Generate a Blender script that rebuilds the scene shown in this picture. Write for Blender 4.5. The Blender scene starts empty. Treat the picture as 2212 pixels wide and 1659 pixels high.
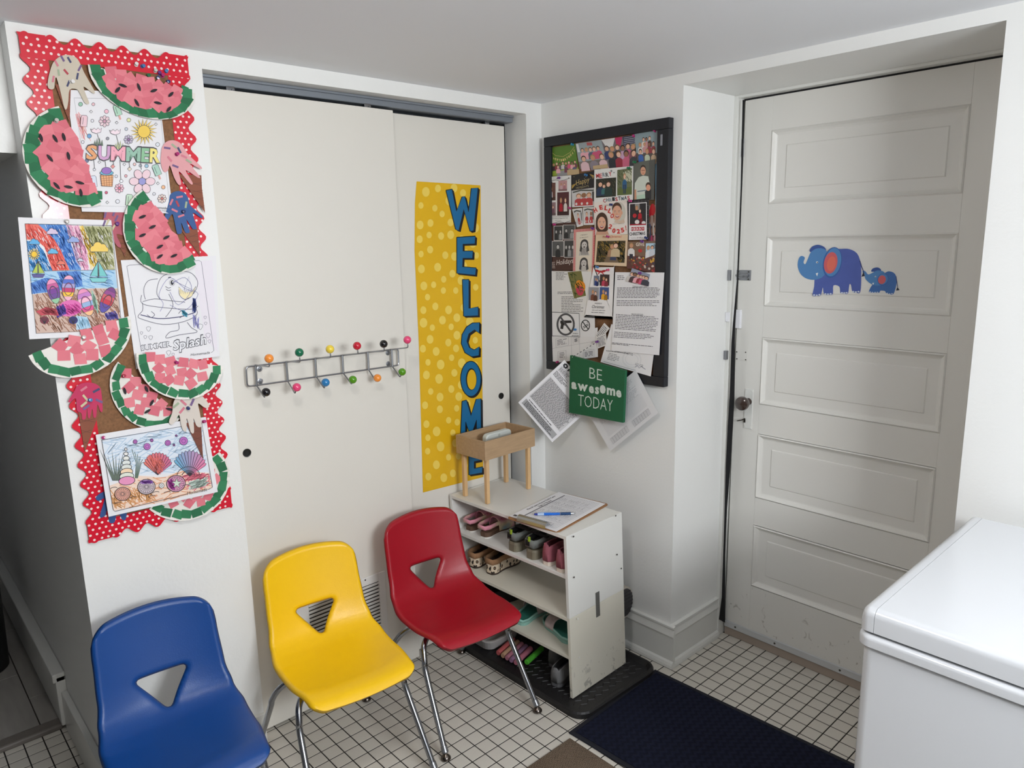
import bpy, bmesh, math, random
from mathutils import Vector, Matrix

# ------------------------------------------------------------------ camera, world, light, exposure
scene = bpy.context.scene
COL = scene.collection
IMG_W, IMG_H, FOC = 2212.0, 1659.0, 1571.5
CAM = Vector((-2.03, -2.034, 1.53))
YAW, PITCH, ROLL = math.radians(42.349), math.radians(11.098), math.radians(-1.177)
_f = Vector((math.sin(YAW) * math.cos(PITCH), math.cos(YAW) * math.cos(PITCH), -math.sin(PITCH)))
_r = Vector((math.cos(YAW), -math.sin(YAW), 0))
_u = _r.cross(_f)
RIGHT = math.cos(ROLL) * _r + math.sin(ROLL) * _u
UP = -math.sin(ROLL) * _r + math.cos(ROLL) * _u
FWD = _f
cam_data = bpy.data.cameras.new('camera')
cam_data.sensor_fit = 'HORIZONTAL'
cam_data.sensor_width = 36.0
cam_data.lens = FOC / IMG_W * 36.0
cam_data.clip_start = 0.02
cam = bpy.data.objects.new('camera', cam_data)
COL.objects.link(cam)
cam.matrix_world = Matrix((
    (RIGHT.x, UP.x, -FWD.x, CAM.x),
    (RIGHT.y, UP.y, -FWD.y, CAM.y),
    (RIGHT.z, UP.z, -FWD.z, CAM.z),
    (0, 0, 0, 1)))
scene.camera = cam

world = bpy.data.worlds.new('world')
world.use_nodes = True
world.node_tree.nodes['Background'].inputs[0].default_value = (0.75, 0.85, 1.0, 1)
world.node_tree.nodes['Background'].inputs[1].default_value = 1.0
scene.world = world

scene.view_settings.view_transform = 'Standard'
scene.view_settings.look = 'None'
scene.view_settings.gamma = 1.0
scene.view_settings.use_curve_mapping = False
scene.view_settings.exposure = -0.12

# daylight entering by the basement window in the wall behind the photographer
WIN_X, WIN_Z, WIN_W, WIN_H, WALL_Y = -1.32, 1.70, 0.84, 0.46, -3.30
sun = bpy.data.lights.new('window_daylight', 'AREA')
sun.shape = 'RECTANGLE'
sun.size = WIN_W
sun.size_y = WIN_H
sun.energy = 52.0
sun.color = (0.93, 0.965, 1.0)
sun_o = bpy.data.objects.new('window_daylight', sun)
COL.objects.link(sun_o)
sun_o.location = (WIN_X, WALL_Y + 0.03, WIN_Z)
sun_o.rotation_euler = (math.radians(90), 0, 0)          # faces +y, into the room

# ------------------------------------------------------------------ helpers
random.seed(7)

def lin(c):
    """sRGB 0-255 triple or hex string -> linear rgba"""
    if isinstance(c, str):
        c = c.lstrip('#')
        c = tuple(int(c[i:i + 2], 16) for i in (0, 2, 4))
    out = []
    for v in c[:3]:
        v = v / 255.0
        out.append(v / 12.92 if v <= 0.04045 else ((v + 0.055) / 1.055) ** 2.4)
    return (out[0], out[1], out[2], 1.0)

MATS = {}
def mat(name, color, rough=0.5, metal=0.0, var=0.0, scale=8.0, bump=0.0, bscale=60.0, spec=0.5, stretch=None, coat=0.0):
    """procedural material: base colour with noise variation, optional fine relief"""
    if name in MATS:
        return MATS[name]
    m = bpy.data.materials.new(name)
    m.use_nodes = True
    nt = m.node_tree
    b = nt.nodes['Principled BSDF']
    col = lin(color)
    b.inputs['Base Color'].default_value = col
    b.inputs['Roughness'].default_value = rough
    b.inputs['Metallic'].default_value = metal
    b.inputs['Specular IOR Level'].default_value = spec
    if coat:
        b.inputs['Coat Weight'].default_value = coat
        b.inputs['Coat Roughness'].default_value = 0.12
    tc = nt.nodes.new('ShaderNodeTexCoord')
    src = tc.outputs['Object']
    if stretch:
        mp = nt.nodes.new('ShaderNodeMapping')
        mp.inputs['Scale'].default_value = stretch
        nt.links.new(src, mp.inputs['Vector'])
        src = mp.outputs['Vector']
    if var > 0:
        n = nt.nodes.new('ShaderNodeTexNoise')
        n.inputs['Scale'].default_value = scale
        n.inputs['Detail'].default_value = 5
        nt.links.new(src, n.inputs['Vector'])
        mx = nt.nodes.new('ShaderNodeMix')
        mx.data_type = 'RGBA'
        lo = tuple(max(0, c * (1 - var)) for c in col[:3]) + (1,)
        hi = tuple(min(1, c * (1 + var)) for c in col[:3]) + (1,)
        mx.inputs['A'].default_value = lo
        mx.inputs['B'].default_value = hi
        nt.links.new(n.outputs['Fac'], mx.inputs['Factor'])
        nt.links.new(mx.outputs['Result'], b.inputs['Base Color'])
    if bump > 0:
        n2 = nt.nodes.new('ShaderNodeTexNoise')
        n2.inputs['Scale'].default_value = bscale
        n2.inputs['Detail'].default_value = 3
        nt.links.new(src, n2.inputs['Vector'])
        bp = nt.nodes.new('ShaderNodeBump')
        bp.inputs['Strength'].default_value = bump
        bp.inputs['Distance'].default_value = 0.002
        nt.links.new(n2.outputs['Fac'], bp.inputs['Height'])
        nt.links.new(bp.outputs['Normal'], b.inputs['Normal'])
    MATS[name] = m
    return m

def print_mat(name='printed_colour', rough=0.6):
    """ink colour stored per polygon"""
    if name in MATS:
        return MATS[name]
    m = bpy.data.materials.new(name)
    m.use_nodes = True
    nt = m.node_tree
    b = nt.nodes['Principled BSDF']
    b.inputs['Roughness'].default_value = rough
    a = nt.nodes.new('ShaderNodeVertexColor')
    a.layer_name = 'Col'
    nt.links.new(a.outputs['Color'], b.inputs['Base Color'])
    MATS[name] = m
    return m

def tag(o, label=None, cat=None, group=None, kind=None):
    if label: o['label'] = label
    if cat: o['category'] = cat
    if group: o['group'] = group
    if kind: o['kind'] = kind
    return o

def empty(name, loc=(0, 0, 0), rz=0.0):
    o = bpy.data.objects.new(name, None)
    o.empty_display_size = 0.05
    COL.objects.link(o)
    o.location = loc
    o.rotation_euler = (0, 0, rz)
    return o

def local_matrix(o):
    return Matrix.Translation(o.location) @ o.rotation_euler.to_matrix().to_4x4()

def set_parent(o, parent):
    """parent keeping world coordinates"""
    o.parent = parent
    o.matrix_parent_inverse = world_of(parent).inverted()

def world_of(o):
    m = local_matrix(o)
    if o.parent:
        return world_of(o.parent) @ o.matrix_parent_inverse @ m
    return m

def obj(name, me, material=None, parent=None, smooth=False, kind=None):
    o = bpy.data.objects.new(name, me)
    COL.objects.link(o)
    if material is not None:
        me.materials.append(material)
    if smooth:
        for p in me.polygons:
            p.use_smooth = True
        me.set_sharp_from_angle(angle=math.radians(42))
    if parent is not None:
        set_parent(o, parent)
    if kind:
        o['kind'] = kind
    return o

def mesh_from(verts, faces):
    me = bpy.data.meshes.new('mesh')
    me.from_pydata([tuple(v) for v in verts], [], faces)
    me.update()
    return me

class MB:
    """collects shapes into one mesh"""
    def __init__(s):
        s.v = []; s.f = []; s.sm = []
    def add(s, verts, faces, smooth=False):
        n = len(s.v)
        s.v += [Vector(v) for v in verts]
        s.f += [tuple(i + n for i in f) for f in faces]
        s.sm += [smooth] * len(faces)
        return s
    def box(s, x0, x1, y0, y1, z0, z1, bev=0.0, M=None):
        if bev > 0:
            bm = bmesh.new()
            bmesh.ops.create_cube(bm, size=1)
            for v in bm.verts:
                v.co = Vector(((x0 + x1) / 2 + v.co.x * (x1 - x0), (y0 + y1) / 2 + v.co.y * (y1 - y0), (z0 + z1) / 2 + v.co.z * (z1 - z0)))
            bmesh.ops.bevel(bm, geom=list(bm.edges), offset=bev, segments=2, affect='EDGES', profile=0.5)
            bm.verts.index_update()
            vs = [v.co.copy() for v in bm.verts]
            fs = [tuple(v.index for v in f.verts) for f in bm.faces]
            bm.free()
        else:
            vs = [Vector(p) for p in ((x0, y0, z0), (x1, y0, z0), (x1, y1, z0), (x0, y1, z0), (x0, y0, z1), (x1, y0, z1), (x1, y1, z1), (x0, y1, z1))]
            fs = [(0, 3, 2, 1), (4, 5, 6, 7), (0, 1, 5, 4), (1, 2, 6, 5), (2, 3, 7, 6), (3, 0, 4, 7)]
        if M is not None:
            vs = [M @ v for v in vs]
        return s.add(vs, fs)
    def tube(s, pts, r, seg=10, cap=True):
        pts = [Vector(p) for p in pts]
        rs = r if isinstance(r, (list, tuple)) else [r] * len(pts)
        rings = []
        prev = None
        for i, p in enumerate(pts):
            t = (pts[min(i + 1, len(pts) - 1)] - pts[max(i - 1, 0)]).normalized()
            if prev is None:
                a = Vector((0, 0, 1)) if abs(t.z) < 0.9 else Vector((1, 0, 0))
                n = (a - t * a.dot(t)).normalized()
            else:
                n = (prev - t * prev.dot(t)).normalized()
            prev = n
            b = t.cross(n)
            rings.append([p + (n * math.cos(2 * math.pi * k / seg) + b * math.sin(2 * math.pi * k / seg)) * rs[i] for k in range(seg)])
        vs = [v for ring in rings for v in ring]
        fs = []
        for i in range(len(rings) - 1):
            for k in range(seg):
                a, b2 = i * seg + k, i * seg + (k + 1) % seg
                fs.append((a, b2, b2 + seg, a + seg))
        if cap:
            fs.append(tuple(range(seg - 1, -1, -1)))
            fs.append(tuple((len(rings) - 1) * seg + k for k in range(seg)))
        return s.add(vs, fs, True)
    def lathe(s, prof, M, seg=16):
        """prof: list of (r, h); revolve about local z, then matrix M"""
        vs = []; fs = []
        n = len(prof)
        for k in range(seg):
            a = 2 * math.pi * k / seg
            for r, h in prof:
                vs.append(M @ Vector((r * math.cos(a), r * math.sin(a), h)))
        for k in range(seg):
            k2 = (k + 1) % seg
            for i in range(n - 1):
                fs.append((k * n + i, k2 * n + i, k2 * n + i + 1, k * n + i + 1))
        fs.append(tuple(k * n for k in range(seg - 1, -1, -1)))
        fs.append(tuple(k * n + n - 1 for k in range(seg)))
        return s.add(vs, fs, True)
    def sphere(s, c, r, seg=16, ring=10, sc=(1, 1, 1)):
        vs = []; fs = []
        c = Vector(c)
        for i in range(1, ring):
            th = math.pi * i / ring
            for k in range(seg):
                a = 2 * math.pi * k / seg
                vs.append(c + Vector((r * sc[0] * math.sin(th) * math.cos(a), r * sc[1] * math.sin(th) * math.sin(a), r * sc[2] * math.cos(th))))
        top = len(vs); vs.append(c + Vector((0, 0, r * sc[2])))
        bot = len(vs); vs.append(c - Vector((0, 0, r * sc[2])))
        for i in range(ring - 2):
            for k in range(seg):
                k2 = (k + 1) % seg
                fs.append((i * seg + k, (i + 1) * seg + k, (i + 1) * seg + k2, i * seg + k2))
        for k in range(seg):
            k2 = (k + 1) % seg
            fs.append((top, k, k2))
            fs.append((bot, (ring - 2) * seg + k2, (ring - 2) * seg + k))
        return s.add(vs, fs, True)
    def prism(s, pts, d):
        """polygon pts extruded along vector d"""
        n = len(pts)
        d = Vector(d)
        vs = [Vector(p) for p in pts] + [Vector(p) + d for p in pts]
        fs = [tuple(range(n)), tuple(range(2 * n - 1, n - 1, -1))] + [(i, i + n, (i + 1) % n + n, (i + 1) % n) for i in range(n)]
        return s.add(vs, fs)
    def build(s, name, material, parent=None, kind=None, fix=True):
        me = mesh_from(s.v, s.f)
        for p, sm in zip(me.polygons, s.sm):
            p.use_smooth = sm
        if fix:
            bm = bmesh.new(); bm.from_mesh(me)
            bmesh.ops.recalc_face_normals(bm, faces=list(bm.faces))
            bm.to_mesh(me); bm.free()
        if any(s.sm):
            me.set_sharp_from_angle(angle=math.radians(42))
        return obj(name, me, material, parent, kind=kind)

def look_matrix(loc, axis):
    """matrix whose local z points along axis"""
    return Matrix.Translation(Vector(loc)) @ Vector(axis).normalized().to_track_quat('Z', 'Y').to_matrix().to_4x4()

def smooth_path(pts, n=6):
    """Catmull-Rom through pts"""
    P = [Vector(p) for p in pts]
    out = []
    for i in range(len(P) - 1):
        p0 = P[max(i - 1, 0)]; p1 = P[i]; p2 = P[i + 1]; p3 = P[min(i + 2, len(P) - 1)]
        for k in range(n):
            t = k / n
            out.append(0.5 * ((2 * p1) + (p2 - p0) * t + (2 * p0 - 5 * p1 + 4 * p2 - p3) * t * t + (3 * p1 - p0 - 3 * p2 + p3) * t ** 3))
    out.append(P[-1])
    return out

# photo pixel -> direction; the surface a thing touches gives its distance
def ray(px, py):
    return RIGHT * ((px - IMG_W / 2) / FOC) + UP * (-(py - IMG_H / 2) / FOC) + FWD

class Plane:
    def __init__(s, p0, n):
        s.p0 = Vector(p0); s.n = Vector(n).normalized()
    def hit(s, px, py):
        d = ray(px, py)
        return CAM + d * ((s.p0 - CAM).dot(s.n) / d.dot(s.n))
    def off(s, t):
        """the same plane moved t towards the room"""
        return Plane(s.p0 + s.n * t, s.n)

def plane_back(y):
    return Plane((0, y, 0), (0, -1, 0))
def plane_right(x):
    return Plane((x, 0, 0), (-1, 0, 0))
def plane_level(z):
    return Plane((0, 0, z), (0, 0, 1))

def copy_tree(o, parent=None):
    c = o.copy()
    COL.objects.link(c)
    if parent is not None:
        c.parent = parent
    for ch in [x for x in bpy.data.objects if x.parent == o]:
        copy_tree(ch, c)
    return c
# ------------------------------------------------------------------ the room
H = 2.032
M_WALL = mat('white_wall_paint', (234, 234, 231), 0.42, var=0.025, scale=2.5, bump=0.25, bscale=90)
M_TRIM = mat('white_gloss_trim', (224, 224, 219), 0.28, var=0.03, scale=5, bump=0.1, bscale=40)
M_CEIL = mat('ceiling_paint', (241, 243, 247), 0.7, var=0.02, scale=1.5)
M_DOOR = mat('painted_door', (225, 223, 217), 0.3, var=0.03, scale=4, bump=0.18, bscale=35, stretch=(1, 1, 0.25))
M_CLOSET = mat('closet_door_paint', (223, 219, 210), 0.5, var=0.02, scale=1.5, bump=0.08, bscale=70)
M_BLACK = mat('black_gap', (14, 14, 17), 0.8)
M_STEEL = mat('brushed_steel', (150, 152, 156), 0.32, metal=0.9, var=0.1, scale=40)
M_CHROME = mat('chrome', (158, 160, 165), 0.16, metal=1.0, var=0.05, scale=20)
M_TRACK = mat('grey_track_paint', (132, 138, 146), 0.4, metal=0.35, var=0.05, scale=20)

def add_scuffs(m, z0, z1, scale, thr, col):
    """worn dark scuff marks low on a surface"""
    nt = m.node_tree; bs = nt.nodes['Principled BSDF']
    tc = nt.nodes.new('ShaderNodeTexCoord'); sp = nt.nodes.new('ShaderNodeSeparateXYZ'); nz = nt.nodes.new('ShaderNodeTexNoise')
    nz.inputs['Scale'].default_value = scale; nz.inputs['Detail'].default_value = 6; nz.inputs['Distortion'].default_value = 1.5
    nt.links.new(tc.outputs['Object'], sp.inputs[0]); nt.links.new(tc.outputs['Object'], nz.inputs['Vector'])
    mr = nt.nodes.new('ShaderNodeMapRange'); mr.inputs['From Min'].default_value = z1; mr.inputs['From Max'].default_value = z0
    nt.links.new(sp.outputs[2], mr.inputs['Value'])
    st = nt.nodes.new('ShaderNodeMapRange'); st.inputs['From Min'].default_value = thr; st.inputs['From Max'].default_value = thr + .06; st.inputs['To Max'].default_value = .7
    nt.links.new(nz.outputs['Fac'], st.inputs['Value'])
    ml = nt.nodes.new('ShaderNodeMath'); ml.operation = 'MULTIPLY'
    nt.links.new(mr.outputs[0], ml.inputs[0]); nt.links.new(st.outputs[0], ml.inputs[1])
    mx = nt.nodes.new('ShaderNodeMix'); mx.data_type = 'RGBA'
    nt.links.new(ml.outputs[0], mx.inputs['Factor'])
    old = bs.inputs['Base Color'].links[0].from_socket
    nt.links.new(old, mx.inputs['A']); mx.inputs['B'].default_value = lin(col)
    nt.links.new(mx.outputs['Result'], bs.inputs['Base Color'])
M_DOOR_RAIL = mat('painted_door_rails', (225, 223, 217), 0.3, var=0.03, scale=4, bump=0.18, bscale=35, stretch=(1, 1, 0.25))
add_scuffs(M_DOOR_RAIL, 0.05, 0.30, 24, 0.635, (130, 122, 108))

b = MB()
b.box(-1.676, -1.25, 0, 0.13, 0, H)                 # pier carrying the cork board
b.box(-1.676, -1.58, 0.13, 2.6, 0, H)               # side of the hallway
b.box(-1.25, -0.079, 0, 0.14, 1.989, H)             # head over the closet
b.box(-0.079, 0.02, 0, 0.75, 0, H)                  # stub beside the corner
b.box(-1.58, -0.05, 0.72, 0.8, 0, H)                # closet back
tag(b.build('wall_back', M_WALL), 'white wall with the sliding closet opening', kind='structure')
b = MB()
b.box(0.0, 0.42, -0.63, 0.0, 0, H)
b.box(0.0, 0.42, WALL_Y, -1.492, 0, H)
b.box(0.0, 0.42, -1.492, -0.63, 1.998, H)
b.box(0.40, 0.44, -1.492, -0.63, 0, 1.998)
tag(b.build('wall_right', M_WALL), 'white wall with the deep door recess', kind='structure')
b = MB()
b.box(-3.3, -1.676, 0.07, 0.5, 1.757, H)            # head over the hallway
b.box(-3.3, -2.75, 0.07, 0.2, 0, 1.757)
tag(b.build('wall_left', M_WALL), 'white wall and lintel over the dark hallway', kind='structure')
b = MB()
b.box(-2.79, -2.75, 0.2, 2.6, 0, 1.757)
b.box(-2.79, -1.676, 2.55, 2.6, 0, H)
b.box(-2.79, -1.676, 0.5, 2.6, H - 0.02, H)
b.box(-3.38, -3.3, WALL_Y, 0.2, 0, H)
tag(b.build('wall_far', mat('hall_dimming_grey', (92, 90, 88), 0.6, var=0.03, scale=3)), 'unseen walls coloured dark grey to keep the hallway side dim', kind='structure')  # out of view; dark colour chosen so less light bounces into the hallway
b = MB()
x0, x1 = WIN_X - WIN_W / 2, WIN_X + WIN_W / 2
z0, z1 = WIN_Z - WIN_H / 2, WIN_Z + WIN_H / 2
b.box(-3.38, x0, WALL_Y - 0.1, WALL_Y, 0, H)
b.box(x1, 0.42, WALL_Y - 0.1, WALL_Y, 0, H)
b.box(x0, x1, WALL_Y - 0.1, WALL_Y, 0, z0)
b.box(x0, x1, WALL_Y - 0.1, WALL_Y, z1, H)
tag(b.build('wall_front', M_WALL), 'white wall with the basement window', kind='structure')
b = MB()
b.box(x0, x1, WALL_Y - 0.09, WALL_Y - 0.05, z0, z0 + 0.03).box(x0, x1, WALL_Y - 0.09, WALL_Y - 0.05, z1 - 0.03, z1)
b.box(x0, x0 + 0.03, WALL_Y - 0.09, WALL_Y - 0.05, z0, z1).box(x1 - 0.03, x1, WALL_Y - 0.09, WALL_Y - 0.05, z0, z1)
b.box(WIN_X - 0.015, WIN_X + 0.015, WALL_Y - 0.09, WALL_Y - 0.05, z0, z1)
tag(b.build('window_1', M_TRIM), 'small white basement window frame', kind='structure')
tag(MB().box(-3.38, 0.44, WALL_Y - 0.1, 2.6, H, H + 0.06).build('ceiling', M_CEIL), 'plain low white ceiling', kind='structure')

# ---- floor: dark grout bed with separate square tiles
M_GROUT = mat('dark_grout', (30, 26, 23), 0.9, var=0.2, scale=30)
M_TILE = mat('white_floor_tile', (206, 201, 191), 0.28, var=0.05, scale=9, bump=0.06, bscale=25)
floor = MB().box(-3.38, 0.44, WALL_Y - 0.1, 0.56, -0.05, -0.0006).build('floor', M_GROUT)
tag(floor, 'floor of small square white tiles with dark grout', kind='structure')
PITCH_T = 0.0512
def tile_mesh():
    a = PITCH_T / 2 - 0.0018
    bvl = 0.0012
    vs = [(-a, -a, -0.0006), (a, -a, -0.0006), (a, a, -0.0006), (-a, a, -0.0006), (-a, -a, 0), (a, -a, 0), (a, a, 0), (-a, a, 0)]
    t = a - bvl
    vs += [(-t, -t, 0.0006), (t, -t, 0.0006), (t, t, 0.0006), (-t, t, 0.0006)]
    fs = [(0, 1, 5, 4), (1, 2, 6, 5), (2, 3, 7, 6), (3, 0, 4, 7), (4, 5, 9, 8), (5, 6, 10, 9), (6, 7, 11, 10), (7, 4, 8, 11), (8, 9, 10, 11)]
    return vs, fs
tv, tf = tile_mesh()
tile_me = mesh_from(tv, tf)
tile_me.materials.append(M_TILE)
def hidden_spot(x, y):
    if -0.56 < x < -0.06 and -1.3 < y < -0.61: return True        # under the navy mat
    if -0.46 < x < -0.06 and -0.60 < y < 0.1: return True         # under the boot tray
    if x > -0.74 and y < -1.52: return True
    if -1.25 < x < -0.079 and y > 0.05: return True
    if -1.69 < x < -1.25 and y > -0.01: return True
    if x > -0.02 and y > -0.64: return True
    return False
cands = []
for i in range(-62, 5):
    for j in range(-16, 30):
        x = 0.185 + (i + 0.5) * PITCH_T
        y = -0.926 + (j + 0.5) * PITCH_T
        if x < -2.6 or x > 0.335 or y > 0.54:
            continue
        if -1.6 < x < -0.1 and y > 0.2:
            continue
        d = Vector((x, y, 0)) - CAM
        dz = d.dot(FWD)
        px = IMG_W / 2 + FOC * d.dot(RIGHT) / dz
        py = IMG_H / 2 - FOC * d.dot(UP) / dz
        inview = 0 < px < IMG_W and 0 < py < IMG_H and not hidden_spot(x, y)
        cands.append((0 if inview else 1, dz, x, y))
cands.sort()
for k, (iv, dz, x, y) in enumerate(cands[:300]):
    o = bpy.data.objects.new('tile', tile_me)
    COL.objects.link(o)
    o.location = (x, y, 0)
    o.parent = floor
vs = []; fs = []
for iv, dz, x, y in cands[300:]:
    n = len(vs)
    vs += [(a + x, b_ + y, c) for a, b_, c in tv]
    fs += [tuple(q + n for q in f) for f in tf]
o = obj('tile_field', mesh_from(vs, fs), M_TILE, floor, kind='stuff')

# hallway floor: grey planks and a transition strip
M_PLANK = mat('grey_wood_plank', (150, 146, 140), 0.5, var=0.25, scale=7, stretch=(6, 1, 1))
hall = MB().box(-2.75, -1.676, 0.56, 2.55, -0.05, 0.008).build('hall_floor', mat('plank_gap', (60, 56, 52), 0.8))
tag(hall, 'grey wood plank floor of the dark hallway', kind='structure')
k = 0
y = 0.575
for col in range(9):
    xx = -2.73 + col * 0.122
    yy = 0.575 - (col % 3) * 0.2
    while yy < 2.5:
        ya, yb = max(yy, 0.575), min(yy + 0.6, 2.54)
        MB().box(xx, min(xx + 0.119, -1.68), ya, yb - 0.003, 0.006, 0.016, 0.001).build('plank', M_PLANK, hall)
        yy += 0.6
tag(MB().box(-2.75, -1.70, 0.53, 0.58, 0.0, 0.02, 0.006).build('trim_1', mat('threshold_wood', (112, 106, 100), 0.5, var=0.2, scale=20)), 'dark transition strip at the hallway floor', kind='structure')

# ---- base boards
def baseboard(name, p, q, n, label, h=0.163):
    """board from p to q along the wall foot, n = outward normal (2-D)"""
    p = Vector((p[0], p[1], 0)); q = Vector((q[0], q[1], 0)); n = Vector((n[0], n[1], 0))
    root = None
    def run(prof, nm, parent):
        m = MB()
        vs = []
        for e, base in ((0, p), (1, q)):
            for t, z in prof:
                vs.append(base + n * t + Vector((0, 0, z)))
        k = len(prof)
        fs = [(i, (i + 1) % k, (i + 1) % k + k, i + k) for i in range(k)] + [tuple(range(k - 1, -1, -1)), tuple(range(k, 2 * k))]
        m.add(vs, fs)
        return m.build(nm, M_TRIM, parent)
    o = run([(0, 0.0), (0.009, 0.0), (0.009, h - 0.047), (0.0, h - 0.047)], name, None)
    tag(o, label, kind='structure')
    run([(0, h - 0.047), (0.011, h - 0.047), (0.013, h - 0.040), (0.008, h - 0.018), (0.007, h - 0.014), (0.012, h - 0.010), (0.012, h - 0.003), (0.0, h)], 'cap_moulding', o)
    run([(0.009, 0.0012), (0.021, 0.0012), (0.020, 0.012), (0.016, 0.021), (0.009, 0.026)], 'shoe_moulding', o)
    return o
baseboard('baseboard_right', (0, -0.001), (0, -0.651), (-1, 0), 'white moulded base board by the shoe shelf')
baseboard('baseboard_recess', (-0.0, -0.63), (0.298, -0.63), (0, -1), 'white moulded base board in the door recess')
o = MB().box(-1.70, -1.25, -0.012, 0.0, 0.0012, 0.11, 0.002).build('baseboard_back', M_TRIM)
tag(o, 'plain white base board of the pier', kind='structure')
o = MB().box(-1.695, -1.676, -0.012, 0.52, 0.0012, 0.135, 0.003).build('baseboard_left', M_TRIM)
tag(o, 'white base board on the pier side', kind='structure')
o = MB().box(-1.705, -1.676, 0.52, 2.5, 0.016, 0.19, 0.004).box(-1.712, -1.676, 0.52, 2.5, 0.17, 0.20, 0.004).build('baseboard_hall', M_TRIM)
tag(o, 'tall white base board along the hallway', kind='structure')
# ------------------------------------------------------------------ sliding closet doors
def slab_door(name, x0, x1, y0, y1, label, pull_px):
    o = MB().box(x0, x1, y0, y1, 0.012, 1.953, 0.0015).build(name, M_CLOSET)
    tag(o, label, kind='structure')
    c = plane_back(y0).hit(*pull_px)
    m = MB().lathe([(0.0, 0.0005), (0.0085, 0.0008), (0.0095, 0.003), (0.0125, 0.0035), (0.0125, 0.0)], look_matrix((c.x, y0, c.z), (0, -1, 0)), 20)
    m.build('finger_pull', mat('dark_metal', (70, 70, 70), 0.3, metal=0.9), o)
    return o
door_l = slab_door('door_2', -1.262, -0.631, 0.045, 0.075, 'cream sliding closet door carrying the coat hooks', (533, 978))
door_r = slab_door('door_3', -0.70, -0.112, 0.085, 0.115, 'cream sliding closet door carrying the welcome poster', (1082, 855))
t = MB().box(-1.25, -0.092, 0.057, 0.125, 1.964, 1.9835, 0.003)
t.box(-1.25, -0.092, 0.052, 0.060, 1.9815, 1.9885, 0.001)
tr = t.build('trim_2', M_TRACK)
tag(tr, 'grey metal track of the sliding closet doors', kind='structure')
for px in (497, 793):
    p = plane_back(0.06).hit(px, 187 + (px - 440) * 0.133)
    MB().box(p.x - 0.012, p.x + 0.012, 0.056, 0.064, 1.945, 1.966, 0.001).lathe([(0, 0.0), (0.004, 0.0), (0.004, 0.004), (0, 0.004)], look_matrix((p.x + 0.006, 0.056, 1.956), (0, -1, 0)), 10).build('door_hanger', M_CHROME, tr)
MB().box(-0.20, -0.18, 0.09, 0.10, 1.945, 1.966, 0.001).build('door_hanger', M_CHROME, tr)
tag(MB().box(-0.083, -0.079, 0.118, 0.72, 0, 1.989).box(-0.112, -0.083, 0.12, 0.13, 0, 1.96).build('closet_gap_shade', M_BLACK), 'black strip painted for the shade in the gap beside the closet door', kind='structure')  # black boxes stand in for the darkness of the closet interior

# ------------------------------------------------------------------ five-panel door in the recess
DX = 0.335
DY0, DY1 = -0.650, -1.478
PZ = [(1.638, 1.874), (1.290, 1.529), (0.939, 1.180), (0.588, 0.830), (0.239, 0.482)]
PY0, PY1 = -0.752, -1.338
b = MB()
b.box(DX + 0.014, DX + 0.04, DY1, DY0, 0.032, 1.984)
b.box(DX, DX + 0.015, PY0, DY0, 0.032, 1.984, 0.001)
b.box(DX, DX + 0.015, DY1, PY1, 0.032, 1.984, 0.001)
edges = [1.984] + [v for z in PZ for v in (z[1], z[0])] + [0.032]
for i in range(0, len(edges), 2):
    b.box(DX, DX + 0.015, PY1, PY0, edges[i + 1], edges[i], 0.0008)
door1 = b.build('door_1', M_DOOR_RAIL)
tag(door1, 'white painted door with five horizontal panels', kind='structure')
def panel_mesh(h):
    w = PY0 - PY1
    rings = [(0.0, 0.0), (0.004, -0.0035), (0.010, 0.004), (0.016, 0.0085), (0.020, 0.0095), (0.050, 0.0105), (0.053, 0.0075), (0.060, 0.0072)]
    vs = []
    for ins, dx in rings:
        y0, y1, z0, z1 = -w / 2 + ins, w / 2 - ins, -h / 2 + ins, h / 2 - ins
        vs += [(dx, y0, z0), (dx, y1, z0), (dx, y1, z1), (dx, y0, z1)]
    fs = []
    for i in range(len(rings) - 1):
        for k in range(4):
            a, c = i * 4 + k, i * 4 + (k + 1) % 4
            fs.append((a, a + 4, c + 4, c))
    n = (len(rings) - 1) * 4
    fs.append((n, n + 3, n + 2, n + 1))
    me = mesh_from(vs, fs)
    me.materials.append(M_DOOR)
    return me
pm = panel_mesh(0.240)
for z0, z1 in PZ:
    o = bpy.data.objects.new('door_panel', pm)
    COL.objects.link(o)
    o.parent = door1
    o.location = (DX, (PY0 + PY1) / 2, (z0 + z1) / 2)
PD = plane_right(DX)
def door_box(px0, px1, x_out, x_in, bev=0.001):
    """box on the door face spanning two photo points"""
    p, q = PD.hit(*px0), PD.hit(*px1)
    return MB().box(x_out, x_in, min(p.y, q.y), max(p.y, q.y), min(p.z, q.z), max(p.z, q.z), bev)
# lock plate, knob, key
lp = MB().box(DX - 0.003, DX + 0.001, -0.728, -0.695, 0.842, 0.990, 0.0015).build('lock_plate', M_TRIM, door1)
for yy, zz in ((-0.700, 0.983), (-0.722, 0.983), (-0.702, 0.85), (-0.722, 0.85)):
    MB().lathe([(0, 0), (0.003, 0), (0.0028, 0.0012), (0, 0.0014)], look_matrix((DX - 0.003, yy, zz), (-1, 0, 0)), 8).build('screw', M_TRIM, lp)
kp = Plane((0.285, 0, 0), (-1, 0, 0)).hit(1602, 872)
kn = MB().lathe([(0, 0), (0.013, 0), (0.011, 0.004), (0.008, 0.012), (0.008, 0.022), (0.016, 0.026), (0.0235, 0.034), (0.026, 0.043), (0.024, 0.052), (0.015, 0.058), (0, 0.060)], look_matrix((DX - 0.003, kp.y, kp.z), (-1, 0, 0)), 24)
tag(kn.build('door_knob', mat('brown_mineral_knob', (58, 44, 38), 0.16, var=0.25, scale=60, coat=0.5), door1), 'dark brown door knob')
ky = PD.off(0.01).hit(1606, 906)
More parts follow.
